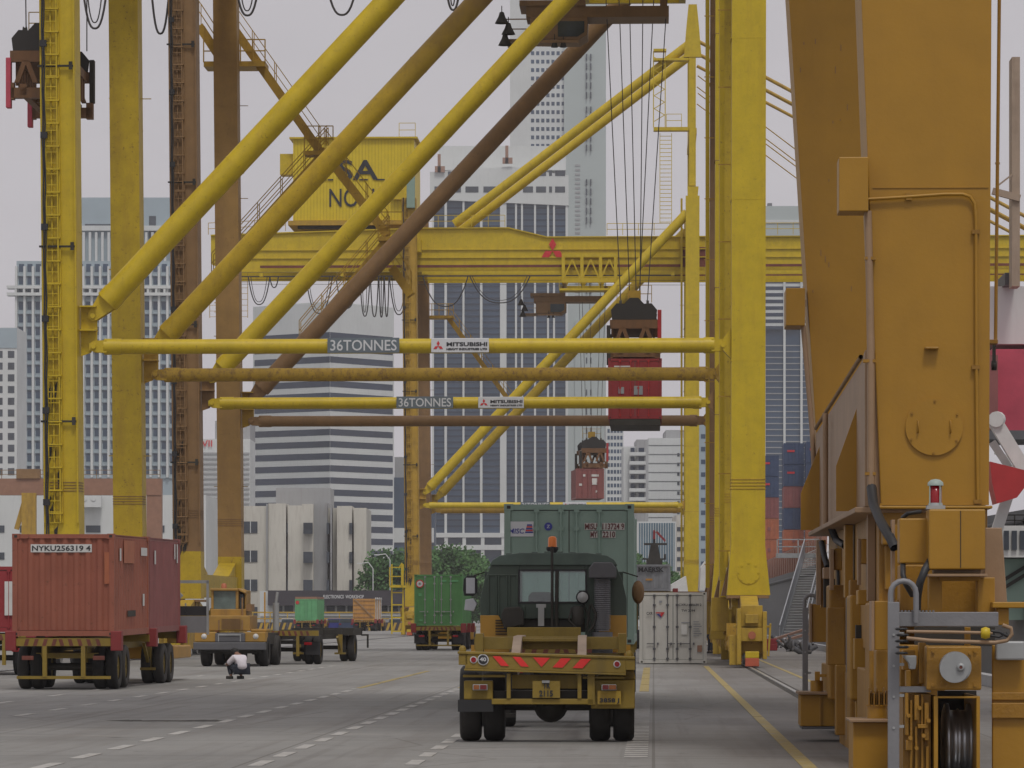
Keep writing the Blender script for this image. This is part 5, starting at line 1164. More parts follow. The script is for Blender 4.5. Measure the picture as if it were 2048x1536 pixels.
# wheel housing with motor disc
rpart('wheel_housing', 'orange_d', [(1853, 1963, 1292, 1380, TD - 4.4, 1.6)], .02)
dx, dz = S(1912, TD - 4.6), Zt(1334, TD - 4.6)
b = MB(); b.disc((dx, -4.58, dz), 31 / 188., .17, 40); b.disc((dx - .02, -4.66, dz - .01), 29 / 188., .08, 40); mo_ = b.build('motor_cover', 'silver', DR, bev=.006)
b = MB(); b.lathe([(-.03, .018), (-.03, .04), (0, .045)], 16, (dx + .045, -4.66, dz), 'y'); b.build('motor_hub', 'silver', mo_); MB().disc((dx + .045, -4.685, dz), .017, .01, 12).build('hub_bolt', 'rustred', mo_)
b = MB()
for (px, py) in ((1866, 1302), (1950, 1302), (1866, 1370), (1950, 1370), (1884, 1366), (1940, 1306)): b.disc((S(px, TD - 4.4), -4.43, Zt(py, TD - 4.4)), .018, .03, 8)
b.build('bolt', 'orange_d', DR)
rpart('bogie_side', 'orange', [(1953, 1960, 1392, 1560, TD - 4.4, 2.5), (1868, 1876, 1392, 1560, TD - 4.4, 2.5), (1876, 1953, 1392, 1396, TD - 4.4, .1)], .004)
rpart('cavity_shade_sheet', 'dark', [(1876, 1953, 1381, 1600, TD - 2.7, .1)], 0)  # dark sheet stands in for shade inside the wheel cavity
wz = .40
for yy in (-3.5, -1.6, 3.0, 5.2, 9.5, 11.6, 15.2, 17.3):
    MB().lathe([(-.16, .05), (-.16, .36), (-.14, .42), (-.10, .42), (-.085, .35), (-.02, .35), (.0, .37), (.02, .35), (.085, .35), (.10, .42), (.14, .42), (.16, .36), (.16, .05)], 36, (S(1915, TD - 3.5), yy, wz), 'x').build('rail_wheel', 'steel', DR)
random.seed(5)
b = MB(); rb(b, 1806, 1862, 1387, 1600, TD - 4.2, 1.2)
for (x, w_, y0, y1, o_) in ((1810, 7, 1385, 1470, .08), (1820, 5, 1400, 1560, .05), (1829, 9, 1390, 1440, .12), (1830, 5, 1452, 1600, .07), (1842, 5, 1388, 1600, .04), (1849, 9, 1405, 1480, .1), (1852, 6, 1492, 1600, .06), (1812, 12, 1480, 1500, .12), (1836, 20, 1448, 1456, .14)): rb(b, x, x + w_, y0, y1, TD - 4.22 - o_, .15)
for (x, y) in ((1816, 1430), (1838, 1415), (1856, 1440), (1820, 1475), (1846, 1470), (1832, 1495)): b.disc((S(x, TD - 4.3), -4.42, Zt(y, TD - 4.3)), .022, .12, 10)
b.build('gear_case', 'orange_d', DR, bev=.006)
rpart('gear_mount', 'orange_d', [(1800, 1858, 1290, 1372, TD - 3.6, .8), (1806, 1830, 1300, 1340, TD - 3.9, .3), (1838, 1852, 1285, 1368, TD - 3.95, .2), (1812, 1822, 1340, 1375, TD - 4.0, .2)], .01)
b = MB(); b.prism([rseg(1806, 1311, TD - 4.4)[::2], rseg(1833, 1311, TD - 4.4)[::2], rseg(1833, 1326, TD - 4.4)[::2], rseg(1831, 1338, TD - 4.4)[::2], rseg(1820, 1338, TD - 4.4)[::2], rseg(1818, 1326, TD - 4.4)[::2]], -4.4, -4.2, 'y'); b.build('limit_switch', 'silver', DR, bev=.006)
rpart('rear_shield', 'orange', [(1985, 2070, 1290, 1560, TD - 3.8, .1)], .01); rpart('shield_rib', 'orange_d', [(1984, 2070, 1405, 1436, TD - 3.86, .06), (1984, 2070, 1384, 1400, TD - 3.84, .04)], .01)
rpart('lamp_box', 'silver', [(1992, 2050, 1282, 1320, TD - 4.0, .15)], .02)
# drums and base boxes
b = MB(); rb(b, 1706, 1790, 1444, 1640, TD - 2.2, 1.0); b.build('rail_clamp_box', 'orange', DR, bev=.01)
rpart('clamp_lid', 'orange_p', [(1700, 1794, 1439, 1444, TD - 2.3, 1.1)], .004)
b = MB(); t_ = TD - 1.9; c0 = rseg(1758, 1439, t_); b.tube((c0[0], -1.6, c0[2]), (c0[0], -1.6, Zt(1413, t_)), .12, 24); b.tube((c0[0], -1.6, Zt(1413, t_)), (c0[0], -1.6, Zt(1410, t_)), .135, 24); b.build('clamp_cylinder', 'orange', DR)
b = MB()
for k in range(8): rb(b, 1737 + k * 5, 1740 + k * 5, 1375 + (k % 3) * 6, 1410, TD - 1.75 + (k % 2) * .1, .15)
rb(b, 1738, 1778, 1386, 1408, TD - 1.6, .2); b.build('clamp_linkage', 'orange_d', DR, bev=.005)
rpart('rail_clamp_box', 'orange', [(1601, 1690, 1389, 1452, TD + 14.0 - 4.6, .9)], .01); rpart('clamp_lid', 'orange_p', [(1597, 1694, 1384, 1389, TD + 9.3, 1.1)], .004)
rpart('clamp_rib', 'orange_d', [(1640, 1643, 1390, 1451, TD + 9.36, .05), (1668, 1671, 1390, 1451, TD + 9.36, .05)], 0)
b = MB(); c0 = rseg(1634, 1384, TD + 9.8); b.tube((c0[0], 9.9, c0[2]), (c0[0], 9.9, Zt(1361, TD + 9.8)), .09, 20); b.build('clamp_cylinder', 'orange', DR); rpart('clamp_arm', 'orange', [(1630, 1640, 1343, 1361, TD + 9.7, .1), (1640, 1690, 1348, 1354, TD + 9.7, .1)], .004)
rpart('skid_shoe', 'hood', [(1604, 1690, 1453, 1458, TD + 9.3, 1.0)], 0)
MB().prism([(.4, 3.0), (.4, 1.9), (2.5, 1.35), (5.5, 1.35), (7.2, 2.0), (9.0, 1.35), (11.8, 1.35), (13.9, 1.9), (13.9, 3.0)], 2.66, 3.55, 'x').build('equalizer_beam', 'orange_d', DR, bev=.02)
for y_ in (1.2, 4.2, 8.6, 11.9): MB().box(2.72, 3.5, y_, y_ + 2.2, .35, 1.34).build('bogie_frame', 'orange_d', DR, bev=.03); MB().disc((2.60, y_ + 1.1, .85), .2, .11, 20, 'x').build('axle_cap', 'orange', DR)
# middle gear seen between the posts
rpart('cover_plate', 'orange', [(1749, 1782, 1202, 1300, TD - 2.0, .5)], .01); rpart('plate_edge', 'orange_p', [(1743, 1749, 1202, 1302, TD - 2.05, .5)], .004)
rpart('cover_plate', 'orange', [(1624, 1656, 1208, 1284, TD + 12, .5)], .01); rpart('plate_edge', 'orange_p', [(1620, 1624, 1207, 1285, TD + 11.95, .5)], .004)
rpart('cover_plate', 'orange', [(1709, 1743, 1277, 1339, TD + 4, .4)], .01)
for (x0, x1, y0, y1, t_, dd, mm) in ((1735, 1751, 1022, 1202, TD + 1, .2, 'orange_p'), (1751, 1760, 1022, 1205, TD + 1.1, .6, 'orange'), (1633, 1642, 1080, 1210, TD + 11, .2, 'orange_p'), (1642, 1652, 1080, 1215, TD + 11.2, .3, 'orange'), (1690, 1706, 1050, 1195, TD + 6, .4, 'orange'), (1706, 1716, 1060, 1200, TD + 6.5, .3, 'orange_d'), (1787, 1797, 1050, 1200, TD - 1, .3, 'orange'), (1716, 1722, 1078, 1170, TD + 3.0, .2, 'orange_p'), (1660, 1668, 1098, 1180, TD + 8.5, .2, 'orange_p'), (1783, 1790, 1040, 1205, TD - 1.2, .2, 'orange_p')):
    rpart('hanger_post', mm, [(x0, x1, y0, y1, t_, dd)], .006)
for (x0, x1, y0, y1, t_, dd, mm) in ((1722, 1738, 1078, 1128, TD + 3, .4, 'orange'), (1760, 1783, 1060, 1135, TD + .5, .5, 'orange_p'), (1668, 1684, 1097, 1140, TD + 8.6, .4, 'orange'), (1647, 1664, 1135, 1158, TD + 10, .4, 'orange_p'), (1655, 1690, 1215, 1330, TD + 8, .5, 'orange_d'), (1700, 1730, 1160, 1275, TD + 5, .4, 'orange_d'), (1752, 1788, 1300, 1385, TD - .5, .5, 'orange_d'), (1800, 1856, 1130, 1222, TD - 1.8, .5, 'orange_d'), (1716, 1745, 1180, 1210, TD + 2, .5, 'orange'), (1745, 1770, 1325, 1400, TD + 1, .4, 'orange'), (1672, 1700, 1330, 1470, TD + 7.5, .4, 'orange_d'), (1712, 1735, 1340, 1460, TD + 5.5, .3, 'orange')):
    rpart('gear_box', mm, [(x0, x1, y0, y1, t_, dd)], .015)
rpart('recess_shade_panel', 'dark', [(1758, 1784, 1136, 1200, TD + .9, .2), (1712, 1738, 1250, 1278, TD + 4.3, .2), (1648, 1670, 1158, 1215, TD + 10.3, .2), (1722, 1735, 1340, 1430, TD + 5.4, .1), (1740, 1760, 1395, 1445, TD + 1, .2)], 0)  # dark boxes standing in for shade in the recesses
rpart('bogie_frame', 'orange_d', [(1740, 1800, 1340, 1600, TD + .6, 3), (1700, 1745, 1345, 1520, TD + 6, 3), (1660, 1700, 1330, 1450, TD + 12, 3)], .02)
random.seed(21)
b = MB()
for k in range(90):
    t_ = random.choice((TD + 1.5, TD + 3.5, TD + 6, TD + 8, TD - .5, TD - 1.4)); px = 1307 + 3.0 * F / t_ + random.randint(-35, 12) * 60 / t_; py = random.randint(1190, 1400)
    rb(b, px, px + random.randint(3, 11), py, py + random.randint(6, 26), t_ - .15 - random.random() * .1, .12)
b.build('gear_detail', 'orange_d', DR, bev=.008)
b = MB(); b.path([rseg(1743, 975, TD - .1), rseg(1747, 1010, TD - .3), rseg(1762, 1045, TD - .8), rseg(1780, 1075, TD - 1.2), rseg(1790, 1096, TD - 1.3)], .06, 8); b.build('power_cable', 'black', DR)
b = MB(); b.path([rseg(1861, 1122, TD - 2.8), rseg(1850, 1140, TD - 3.0), rseg(1840, 1165, TD - 3), rseg(1835, 1195, TD - 2.9), rseg(1834, 1222, TD - 2.8)], .045, 8); b.build('power_cable', 'black', DR)
MB().path([rseg(1806, 1128, TD - 2.5), rseg(1806, 1150, TD - 2.8), rseg(1812, 1170, TD - 2.8), rseg(1824, 1190, TD - 2.6)], .03, 8).build('power_cable', 'black', DR)
MB().path([rseg(1805, 1036, TD - 2.4), rseg(1815, 1028, TD - 2.6), rseg(1840, 1024, TD - 2.4)], .025, 8).build('power_cable', 'black', DR)
MB().path([rseg(1660, 1050, TD + 9), rseg(1672, 1080, TD + 9), rseg(1690, 1092, TD + 8)], .05, 8).build('power_cable', 'black', DR)
MB().path([rseg(1643, 1085, TD + 10.6), rseg(1648, 1110, TD + 10.4), rseg(1655, 1134, TD + 10.2)], .045, 8).build('power_cable', 'black', DR)
MB().path([rseg(1676, 1140, TD + 9), rseg(1678, 1180, TD + 9), rseg(1686, 1200, TD + 9)], .02, 6).build('power_cable', 'black', DR)
b = MB(); b.path([rseg(1842 - 40 * i / 12., 1385, TD) for i in range(2)], .01); 
# warning lamp
c0 = rseg(1871, 1012, TD - 2.8); L_ = thing('warning_lamp', 'red warning lamp in a pale cage on top of the orange cabinet', 'lamp', tuple(DR.matrix_world @ Vector(c0)) if False else tuple(q(0, TD, 0) + Matrix.Rotation(-AL, 3, 'Z') @ Vector(c0)), -AL)
MB().lathe([(.03, .065), (.22, .065), (.24, 0)], 20).xf(Matrix.Rotation(-math.pi / 2, 4, 'Y')).build('lens', 'redlamp', L_) if False else MB().lathe([(.03, .065), (.22, .065), (.24, 0)], 20, (0, 0, 0), 'z').build('lens', 'redlamp', L_)
pg = mat('pale_green_cast', (.33, .40, .36), .5)
MB().lathe([(.22, .088), (.255, .085), (.285, .05), (.295, 0)], 20, (0, 0, 0), 'z').build('lamp_cap', pg, L_)
MB().box(-.1, .1, -.1, .1, -.04, .0).lathe([(0, .08), (.03, .075)], 20, (0, 0, 0), 'z').build('lamp_base', 'silver', L_)
b = MB()
for k in range(4): an = k * math.pi / 2 + .6; b.bar((.08 * math.cos(an), .08 * math.sin(an), 0), (.08 * math.cos(an), .08 * math.sin(an), .24), .012)
b.build('lamp_cage', pg, L_)
# rope hanging right of the leg with hook
b = MB(); b.tube((S(2001, TD + 2) + .06, 2.0, 16), (S(1991, TD + 2), 2.0, Zt(690, TD + 2)), .022, 8); b.build('hanging_cable', 'orange_d', DR)
rpart('cable_bracket', 'orange_d', [(1965, 1996, 681, 689, TD + 1.8, .3)], .005)
b = MB(); t_ = TD + 2.4; b.lathe([(-.03, .02), (-.03, .06), (.03, .06), (.03, .02)], 14, rseg(1988, 733, t_), 'x'); b.box(S(1985, t_), S(1991, t_), 2.35, 2.45, Zt(728, t_), Zt(690, t_)); b.build('hook_block', 'dark', DR)
# upper structure of the crane, out of the picture
b = MB(); b.box(2.4, 5.2, -.2, 15.8, 34, 36); b.box(-22, 5.2, 7, 8.2, 36, 38.5); b.build('top_beam', 'orange', DR)
MB().box(-9, 9, -4, 18, 38.6, 45).build('machinery_house', 'orange', DR); MB().box(-34, 44, 3, 13, 36.1, 38.5).build('main_girder', 'orange', DR)  # unseen wide house and girder, added to shade the crane below
for y in (0, 14.5): MB().box(-21.3, -20, y, y + 1.35, .1, 36).build('leg', 'orange', DR)

# ================================================================ ships at the quay
def qbox(b, s0, s1, t0, t1, z0, z1): return b.box(s0, s1, t0, t1, z0, z1)
sh = thing('container_ship', 'grey hulled ship moored beyond the rails with containers stacked on deck', 'ship', (0, 0, 0), -AL)
b = MB(); n = 14; vs = []
prof = [(430 + 30 * i, 12.2) for i in range(8)]
pts = [(205, 19), (230, 15.2), (262, 13.0), (300, 12.3), (430, 12.2), (700, 12.2)]
lo, hi = [], []
for (t, s) in pts: vs += [(s + .5, t, -3.4), (s + .1, t, 1.5), (s, t, 5.6 + max(0, (300 - t) / 60)), (34, t, 5.6 + max(0, (300 - t) / 60))]
fs = []
for i in range(len(pts) - 1):
    for k in range(3): fs.append((i * 4 + k, i * 4 + k + 1, i * 4 + 5 + k, i * 4 + 4 + k))
fs.append((0, 1, 2, 3)); b._add(vs, fs); b.build('hull', 'hull', sh)
b = MB(); b.path([(s - .06, t, 5.0 + max(0, (300 - t) / 60)) for (t, s) in pts], .16, 6); b.build('rubbing_strake', 'black', sh)
b = MB()
for k in range(60): t = 300 + k * 6; b.box(12.6, 12.75, t, t + 2.6, 5.62, 7.7)
b.box(12.76, 13.0, 300, 680, 5.61, 7.9); b.build('hatch_coaming', 'corrband', sh)
b = MB(); rail_run(b, [(12.3, 260, 5.7), (12.3, 330, 5.6)], 1.1, .03, 3); b.build('deck_rail', 'white', sh)
stk = [(13.2, ['c_orange', 'c_orange', 'c_orange', 'c_maroon', 'c_blue', 'c_blue'], 500), (15.75, ['c_maroon', 'c_orange', 'c_blue', 'c_maroon', 'c_blue', 'c_blue'], 485), (18.3, ['c_blue', 'c_orange', 'c_maroon', 'c_maroon', 'c_blue', 'c_blue'], 480), (20.9, ['c_blue', 'c_blue', 'c_grey', 'c_maroon', 'c_blue', 'c_blue', 'c_blue'], 470)]
ordn = ['lowest', 'second', 'third', 'fourth', 'fifth', 'sixth', 'seventh']; cn = ['first', 'second', 'third', 'fourth']
kind = {'c_orange': 'orange', 'c_maroon': 'maroon', 'c_blue': 'dark blue', 'c_crim': 'crimson', 'c_grey': 'grey'}
for i, (s0, cols, t_) in enumerate(stk):
    for k, c_ in enumerate(cols):
        cc = container('shipping_container', '%s ship container, %s from bottom of the %s deck stack from the left' % (kind[c_], ordn[k], cn[i]), c_, q(s0 + 1.22, t_, 6.0 + k * 2.62 + (.9 if i else 0)), -AL, H=2.58, near=False, group='containers stacked on the ship')
        if k >= len(cols) - 2: decal_box(cc, -.8, .1, 1.5, 1.75, 'signred', y=-.03)
        elif c_ == 'c_orange': decal_box(cc, -.2, .2, 1.1, 1.5, 'c_maroon', y=-.03)
gw = thing('gangway', 'long grey gangway stairs leaning against the moored ship', 'gangway', (0, 0, 0), 0)
g0, g1 = q(8.35, 262, 0), q(S(1612, 306), 306, Zt(1108, 306)); dxy = (g1 - g0)
b = MB(); side = Vector((1, 0, 0)) * .75
n = 34
for k in range(n): p = g0.lerp(g1, (k + .5) / n); b.box(p.x - .05, p.x + 1.35, p.y, p.y + .35, p.z, p.z + .06)
b.build('steps', 'silver', gw)
for off in (-.1, 1.4):
    o_ = Vector((off, 0, 0)); b = MB(); b.bar(g0 + o_, g1 + o_, .08, .3); b.bar(g0 + o_ + Vector((0, 0, 1.1)), g1 + o_ + Vector((0, 0, 1.1)), .08, .1); b.prism([(0, 0)] * 0 or [(g0.x + off - .03, g0.z + .2), (g0.x + off + .03, g0.z + .2), (g1.x + off + .03, g1.z + .2), (g1.x + off - .03, g1.z + .2)], 306, 306.1, 'y') if False else None
    b.bar(g0 + o_ + Vector((0, 0, .55)), g1 + o_ + Vector((0, 0, .55)), .04, .85) if off < 0 else None
    b.build('side_rail', 'c_grey', gw)
b = MB(); p = g1; b.box(p.x - 2.2, p.x + 1.0, p.y, p.y + 1.5, p.z - .3, p.z + .05); rail_run(b, [(p.x - 2.2, p.y, p.z), (p.x + 1, p.y, p.z)], 1.1, .05); b.build('landing_platform', 'silver', gw)
# second vessel right of the crane: pieces at the right edge
s2 = thing('cargo_vessel', 'vessel at the right edge with red housing and white deck crane arms', 'ship', q(0, 118, 0), -AL)
def vb(b, x0, x1, y0, y1, t, dep): return b.box(S(x0, t), S(x1, t), t - 118, t - 118 + dep, Zt(y1, t), Zt(y0, t))
b = MB(); b.box(10.6, 24, -10, 60, -3, 2.2); b.build('hull', 'hull', s2)
b = MB(); vb(b, 1984, 2200, 700, 862, 121, 6); b.build('red_housing', 'vred', s2); b = MB(); vb(b, 1976, 1996, 712, 860, 119, 4); b.build('pink_housing', 'c_maroon', s2)
b = MB(); vb(b, 1970, 2200, 575, 690, 124, 5); b.bar(vseg(1966, 684, 117), vseg(2060, 736, 117), .12, .12) if False else None; b.build('grey_roof', 'bconc', s2)
b = MB(); vb(b, 2010, 2035, 548, 572, 123, 3); vb(b, 1976, 2150, 862, 880, 118, 4); b.build('deck_housing', 'hood', s2)
def vseg(px, py, t): return (S(px, t), t - 118, Zt(py, t))
b = MB(); b.bar(vseg(1984, 835, 112), vseg(2060, 960, 112), .38, .38); b.bar(vseg(1984, 885, 112.5), vseg(2034, 960, 112.5), .2, .2); b.bar(vseg(1990, 905, 113), vseg(2030, 925, 113), .12, .12); b.tube(vseg(1992, 840, 111.7), vseg(1996, 840, 112.4), .22, 12); b.bar(vseg(2034, 935, 112), vseg(1994, 1060, 112), .3, .3); b.build('deck_crane_arm', 'white', s2)
b = MB(); b.prism([vseg(1980, 924, 110)[::2], vseg(2060, 944, 110)[::2], vseg(2060, 962, 110)[::2], vseg(2034, 996, 110)[::2], vseg(1994, 1008, 110)[::2], vseg(1984, 965, 110)[::2]], -8, -6.5, 'y'); b.build('red_bucket', 'red', s2)
b = MB(); vb(b, 1996, 2150, 1052, 1115, 114, 3); b.build('white_house', 'white', s2)
b = MB()
for k in range(4): vb(b, 2008 + k * 16, 2018 + k * 16, 1062, 1100, 113.9, .1)
b.build('house_window', 'bwin', s2)
b = MB(); vb(b, 1990, 2150, 1118, 1240, 115, 3); b.build('pale_housing', 'c_pale', s2)
b = MB(); b.bar(vseg(2008, 1160, 114.9), vseg(2060, 1128, 114.9), .06, .1); b.bar(vseg(2008, 1176, 114.9), vseg(2060, 1144, 114.9), .06, .1); rail_run(b, [vseg(1994, 1052, 113), vseg(2100, 1052, 113)], .3, .02, .4); b.build('stair_rail', 'dark', s2)
b = MB(); b.tube(vseg(1995, 300, 122), vseg(1995, 385, 122), .05); b.bar(vseg(1985, 385, 122), vseg(2040, 400, 122), .2); b.bar(vseg(1990, 330, 122), vseg(2000, 330, 122), .06); b.bar(vseg(1995, 375, 122), vseg(2025, 352, 122), .05); b.box(*[vseg(2024, 0, 122)[0], vseg(2040, 0, 122)[0], 4, 5, vseg(0, 575, 122)[2], vseg(0, 118, 122)[2]]); b.build('mast', 'beamtop', s2)
# debris and gear on the quay edge
random.seed(9)
for i, (px, py, lab) in enumerate(((1552, 1296, 'heap of dark mooring gear beside the gangway foot'), (1578, 1303, 'heap of dark rubber fenders and chain by the yellow line'), (1610, 1308, 'heap of black hoses near the grey ladder posts'))):
    t_ = CH * F / (py - HY); b = MB()
    for k in range(14): a = random.random() * 6.3; r = random.random() * .45; c = Vector((r * math.cos(a), r * math.sin(a), random.random() * .45)); b.tube(c, c + Vector((random.uniform(-.4, .4), random.uniform(-.3, .3), random.uniform(.05, .5))), random.uniform(.04, .12), 8)
    for k in range(4): b.lathe([(-.06, .15), (-.06, .3), (.06, .3), (.06, .15)], 14, (random.uniform(-.4, .4), random.uniform(-.3, .3), .3), random.choice('xy'))
    tag(b.build('mooring_gear', 'hood', None, q(S(px, t_), t_, 0)), lab, 'mooring gear', 'heaps of gear along the quay edge')
for i, (a, c, lab) in enumerate((((1550, 1278, 205), (1612, 1258, 214), 'long rusty pole lying across the quay gear, upper one'), ((1556, 1284, 200), (1615, 1268, 208), 'long rusty pole lying across the quay gear, lower one'))):
    b = MB(); b.bar(q(S(a[0], a[2]), a[2], Zt(a[1], a[2])), q(S(c[0], c[2]), c[2], Zt(c[1], c[2])), .12); tag(b.build('pole', 'bpink'), lab, 'pole', 'poles on the quay')
t_ = 200
b = MB(); b.box(-.5, .5, -.3, .3, 0, .35); b.box(-.2, .5, -.25, .2, .35, .6); tag(b.build('tool_box', 'c_crim', None, q(S(1534, t_), t_, 0), bev=.03), 'small red box by the wheels of the near right crane leg', 'box')

lx_ = (X(-24, 118), 118, 0)
chassis_thing('chassis under the crimson container cut by the left edge', lx_, -AL, L=6.3, near=False, rear_h=1.25)
c9 = container('shipping_container', 'crimson container cut off by the left edge beside the rust red one', 'c_crim', (lx_[0], lx_[1] - .02, 1.27), -AL, H=1.95, near=False)
decal_box(c9, .5, .9, .5, 1.5, 'white', y=-.03)
# ================================================================ city beyond the fence
def face(b, p0, p1, u0, u1, z0, z1, out=.12, back=.05):
    """slab on the wall line p0->p1 (seen from the camera left to right), u in metres along it"""
    p0 = Vector((p0[0], p0[1])); p1 = Vector((p1[0], p1[1])); d = (p1 - p0).normalized(); n = Vector((d.y, -d.x))
    a = p0 + d * u0; c = p0 + d * u1
    v = []
    for z in (z0, z1):
        for (p, o) in ((a, out), (c, out), (c, -back), (a, -back)): w_ = p + n * o; v.append((w_.x, w_.y, z))
    b.hexa(v)
def pt2(px, t): return (X(px, t), t)
def flen(p0, p1): return (Vector(p1) - Vector(p0)).length
def block(b, pts, z0, z1): b.prism(pts, z0, z1, 'z')
def bld(name, label, cat='building', grp=None): return thing(name, label, cat, (0, 0, 0), 0, grp)
# striped office block
T = 1150.0; zz = lambda py: Zt(py, T)
st = bld('office_block', 'white office block with dark horizontal window stripes and a blank top')
pA, pB, pC = pt2(506, T + 18), pt2(660, T), pt2(788, T + 22); pD = (pC[0] - 6, T + 60)
b = MB(); block(b, [pA, pB, pC, pD, (pA[0], T + 60)], 0, zz(604)); b.build('wall', 'bconc', st)
b = MB(); block(b, [(pA[0] + 3, T + 22), (pB[0], T + 4), (pC[0] - 2, T + 25), (pC[0] - 8, T + 55), (pA[0] + 3, T + 55)], zz(604), zz(600)); b.build('roof', 'bconc', st)
k = 0; py = 664
while py < 1110:
    b = MB(); face(b, pA, pB, .6, flen(pA, pB) - .05, zz(py + 12.5), zz(py), .05, .5); face(b, pB, pC, .05, flen(pB, pC) - .6, zz(py + 12.5), zz(py), .05, .5); b.build('window_band', 'bglass', st); py += 24.2; k += 1
# twin volumes with fins at the left
T = 1080.0; sl = bld('fin_tower', 'pale blue grey office tower with vertical fins at the left')
def fins(root, px0, px1, py0, py1, t, step=16.0, storey=25.3, m='bfin', side=18):
    p0, p1 = pt2(px0, t), pt2(px1, t); W = p1[0] - p0[0]; z1, z0 = Zt(py0, t), Zt(py1, t)
    b = MB(); block(b, [p0, p1, (p1[0], t + side), (p0[0], t + side)], 0, z1); b.build('wall', m, root)
    b = MB(); n = int((px1 - px0) / step)
    fl = MB(); py = py0 + 6
    while py < py1:
        w_ = MB()
        for i in range(n):
            x0 = p0[0] + W * (i + .30) / n; x1 = p0[0] + W * (i + .92) / n; w_.box(x0, x1, t - .08, t + .02, Zt(py + storey * .62, t), Zt(py, t))
        w_.build('window_row', 'bglass2', root); fl.box(p0[0], p1[0], t - .45, t - .1, Zt(py + storey * .95, t), Zt(py + storey * .78, t)); py += storey
    fl.build('floor_ledge', m, root)
    for i in range(n + 1):
        x = p0[0] + W * i / n; b.prism([(x - .30, t - 1.1), (x + .30, t - 1.1), (x + .42, t - .02), (x - .42, t - .02)], z0, z1 - 1.5, 'z')
    b.build('fin', 'bconc', root)
fins(sl, 33, 352, 522, 955, T, 16.5)
b = MB(); z_ = Zt(590, T)
for zq in (572, 586): b.box(X(15, T), X(350, T), T - 1.9, T + 2, Zt(zq + 6, T), Zt(zq, T))
for i in range(20): x = X(33 + i * 16.5, T); b.box(x - .3, x + .3, T - 1.8, T - 1.2, Zt(587, T), Zt(572, T))
b.build('balcony_ledge', 'bconc', sl)
T2 = 1120.0; b = MB(); block(b, [pt2(160, T2), pt2(352, T2), (X(352, T2), T2 + 20), (X(160, T2), T2 + 20)], 0, Zt(395, T2)); b.build('upper_wall', 'bfin', sl)
b = MB()
for i in range(15): x = X(168 + i * 12.5, T2); b.prism([(x - .35, T2 - 1.0), (x + .35, T2 - 1.0), (x + .35, T2 - .02), (x - .35, T2 - .02)], Zt(525, T2), Zt(465, T2), 'z')
b.box(X(162, T2), X(352, T2), T2 - 1.2, T2 - .02, Zt(462, T2), Zt(452, T2)); b.build('upper_fin', 'bconc', sl)
b = MB(); b.box(X(170, T2), X(280, T2), T2 - .1, T2 + .1, Zt(462, T2), Zt(448, T2) - .01); b.box(X(298, T2), X(312, T2), T2 - .1, T2 + .02, Zt(490, T2), Zt(432, T2)); b.build('upper_window', 'bwin', sl)
# window grid helper
def grid(root, px0, px1, py0, py1, t, nx, ny, fx=.6, fz=.5, m='bwin', name='window', limit=100):
    p0, p1 = X(px0, t), X(px1, t); W = (p1 - p0) / nx; z0, z1 = Zt(py1, t), Zt(py0, t); H = (z1 - z0) / ny; cnt = 0; rest = MB()
    for j in range(ny):
        for i in range(nx):
            a = p0 + W * (i + (1 - fx) / 2); zb = z1 - H * (j + .5 + fz / 2); bb = rest if cnt >= limit else MB()
            bb.box(a, a + W * fx, t - .06, t + .03, zb, zb + H * fz)
            if cnt < limit: bb.build(name, m, root)
            cnt += 1
    if rest.v: o = rest.build(name + '_remainder', m, root); o['kind'] = 'stuff'
def plain(root, px0, px1, py0, t, m, dep=20, name='wall', py1=None):
    b = MB(); block(b, [pt2(px0, t), pt2(px1, t), (X(px1, t) , t + dep), (X(px0, t), t + dep)], 0 if py1 is None else Zt(py1, t), Zt(py0, t)); return b.build(name, m, root)
fw = bld('apartment_block', 'white block with square dark windows cut by the left edge'); T = 1000.0
plain(fw, -120, 34, 655, T, 'bconc'); grid(fw, -60, 34, 697, 955, T, 4, 11, .55, .6)
b = MB(); b.box(X(-120, T), X(34, T), T - .2, T - .07, Zt(696, T), Zt(656, T)); b.build('parapet', 'bfin', fw)
vb_ = bld('louvred_block', 'grey louvred office block with red letters near its roof'); T = 980.0
plain(vb_, 399, 500, 878, T, 'bconc'); plain(vb_, 430, 500, 842, T + 6, 'bgrey', name='upper_wall')
b = MB(); py = 905
while py < 1010: b.box(X(401, T), X(499, T), T - .3, T + .05, Zt(py + 4, T), Zt(py, T)); py += 10
b.build('louvre', 'bgrey', vb_); text('roof_lettering', 'VII', 3, 'signred', vb_, (X(414, T), T - .4, Zt(887, T)), w=2.6, h=1.6, bold=.05)
# low dark block right of the striped one
lb = bld('low_block', 'dark blue grey low block beside the striped office block'); T = 1200.0
plain(lb, 785, 870, 955, T, 'bglass2'); plain(lb, 789, 822, 914, T + 3, 'bgrey', name='upper_wall'); b = MB(); b.box(X(786, T), X(868, T), T - .5, T + .1, Zt(1085, T), Zt(1056, T)); b.build('podium', 'bconc', lb)
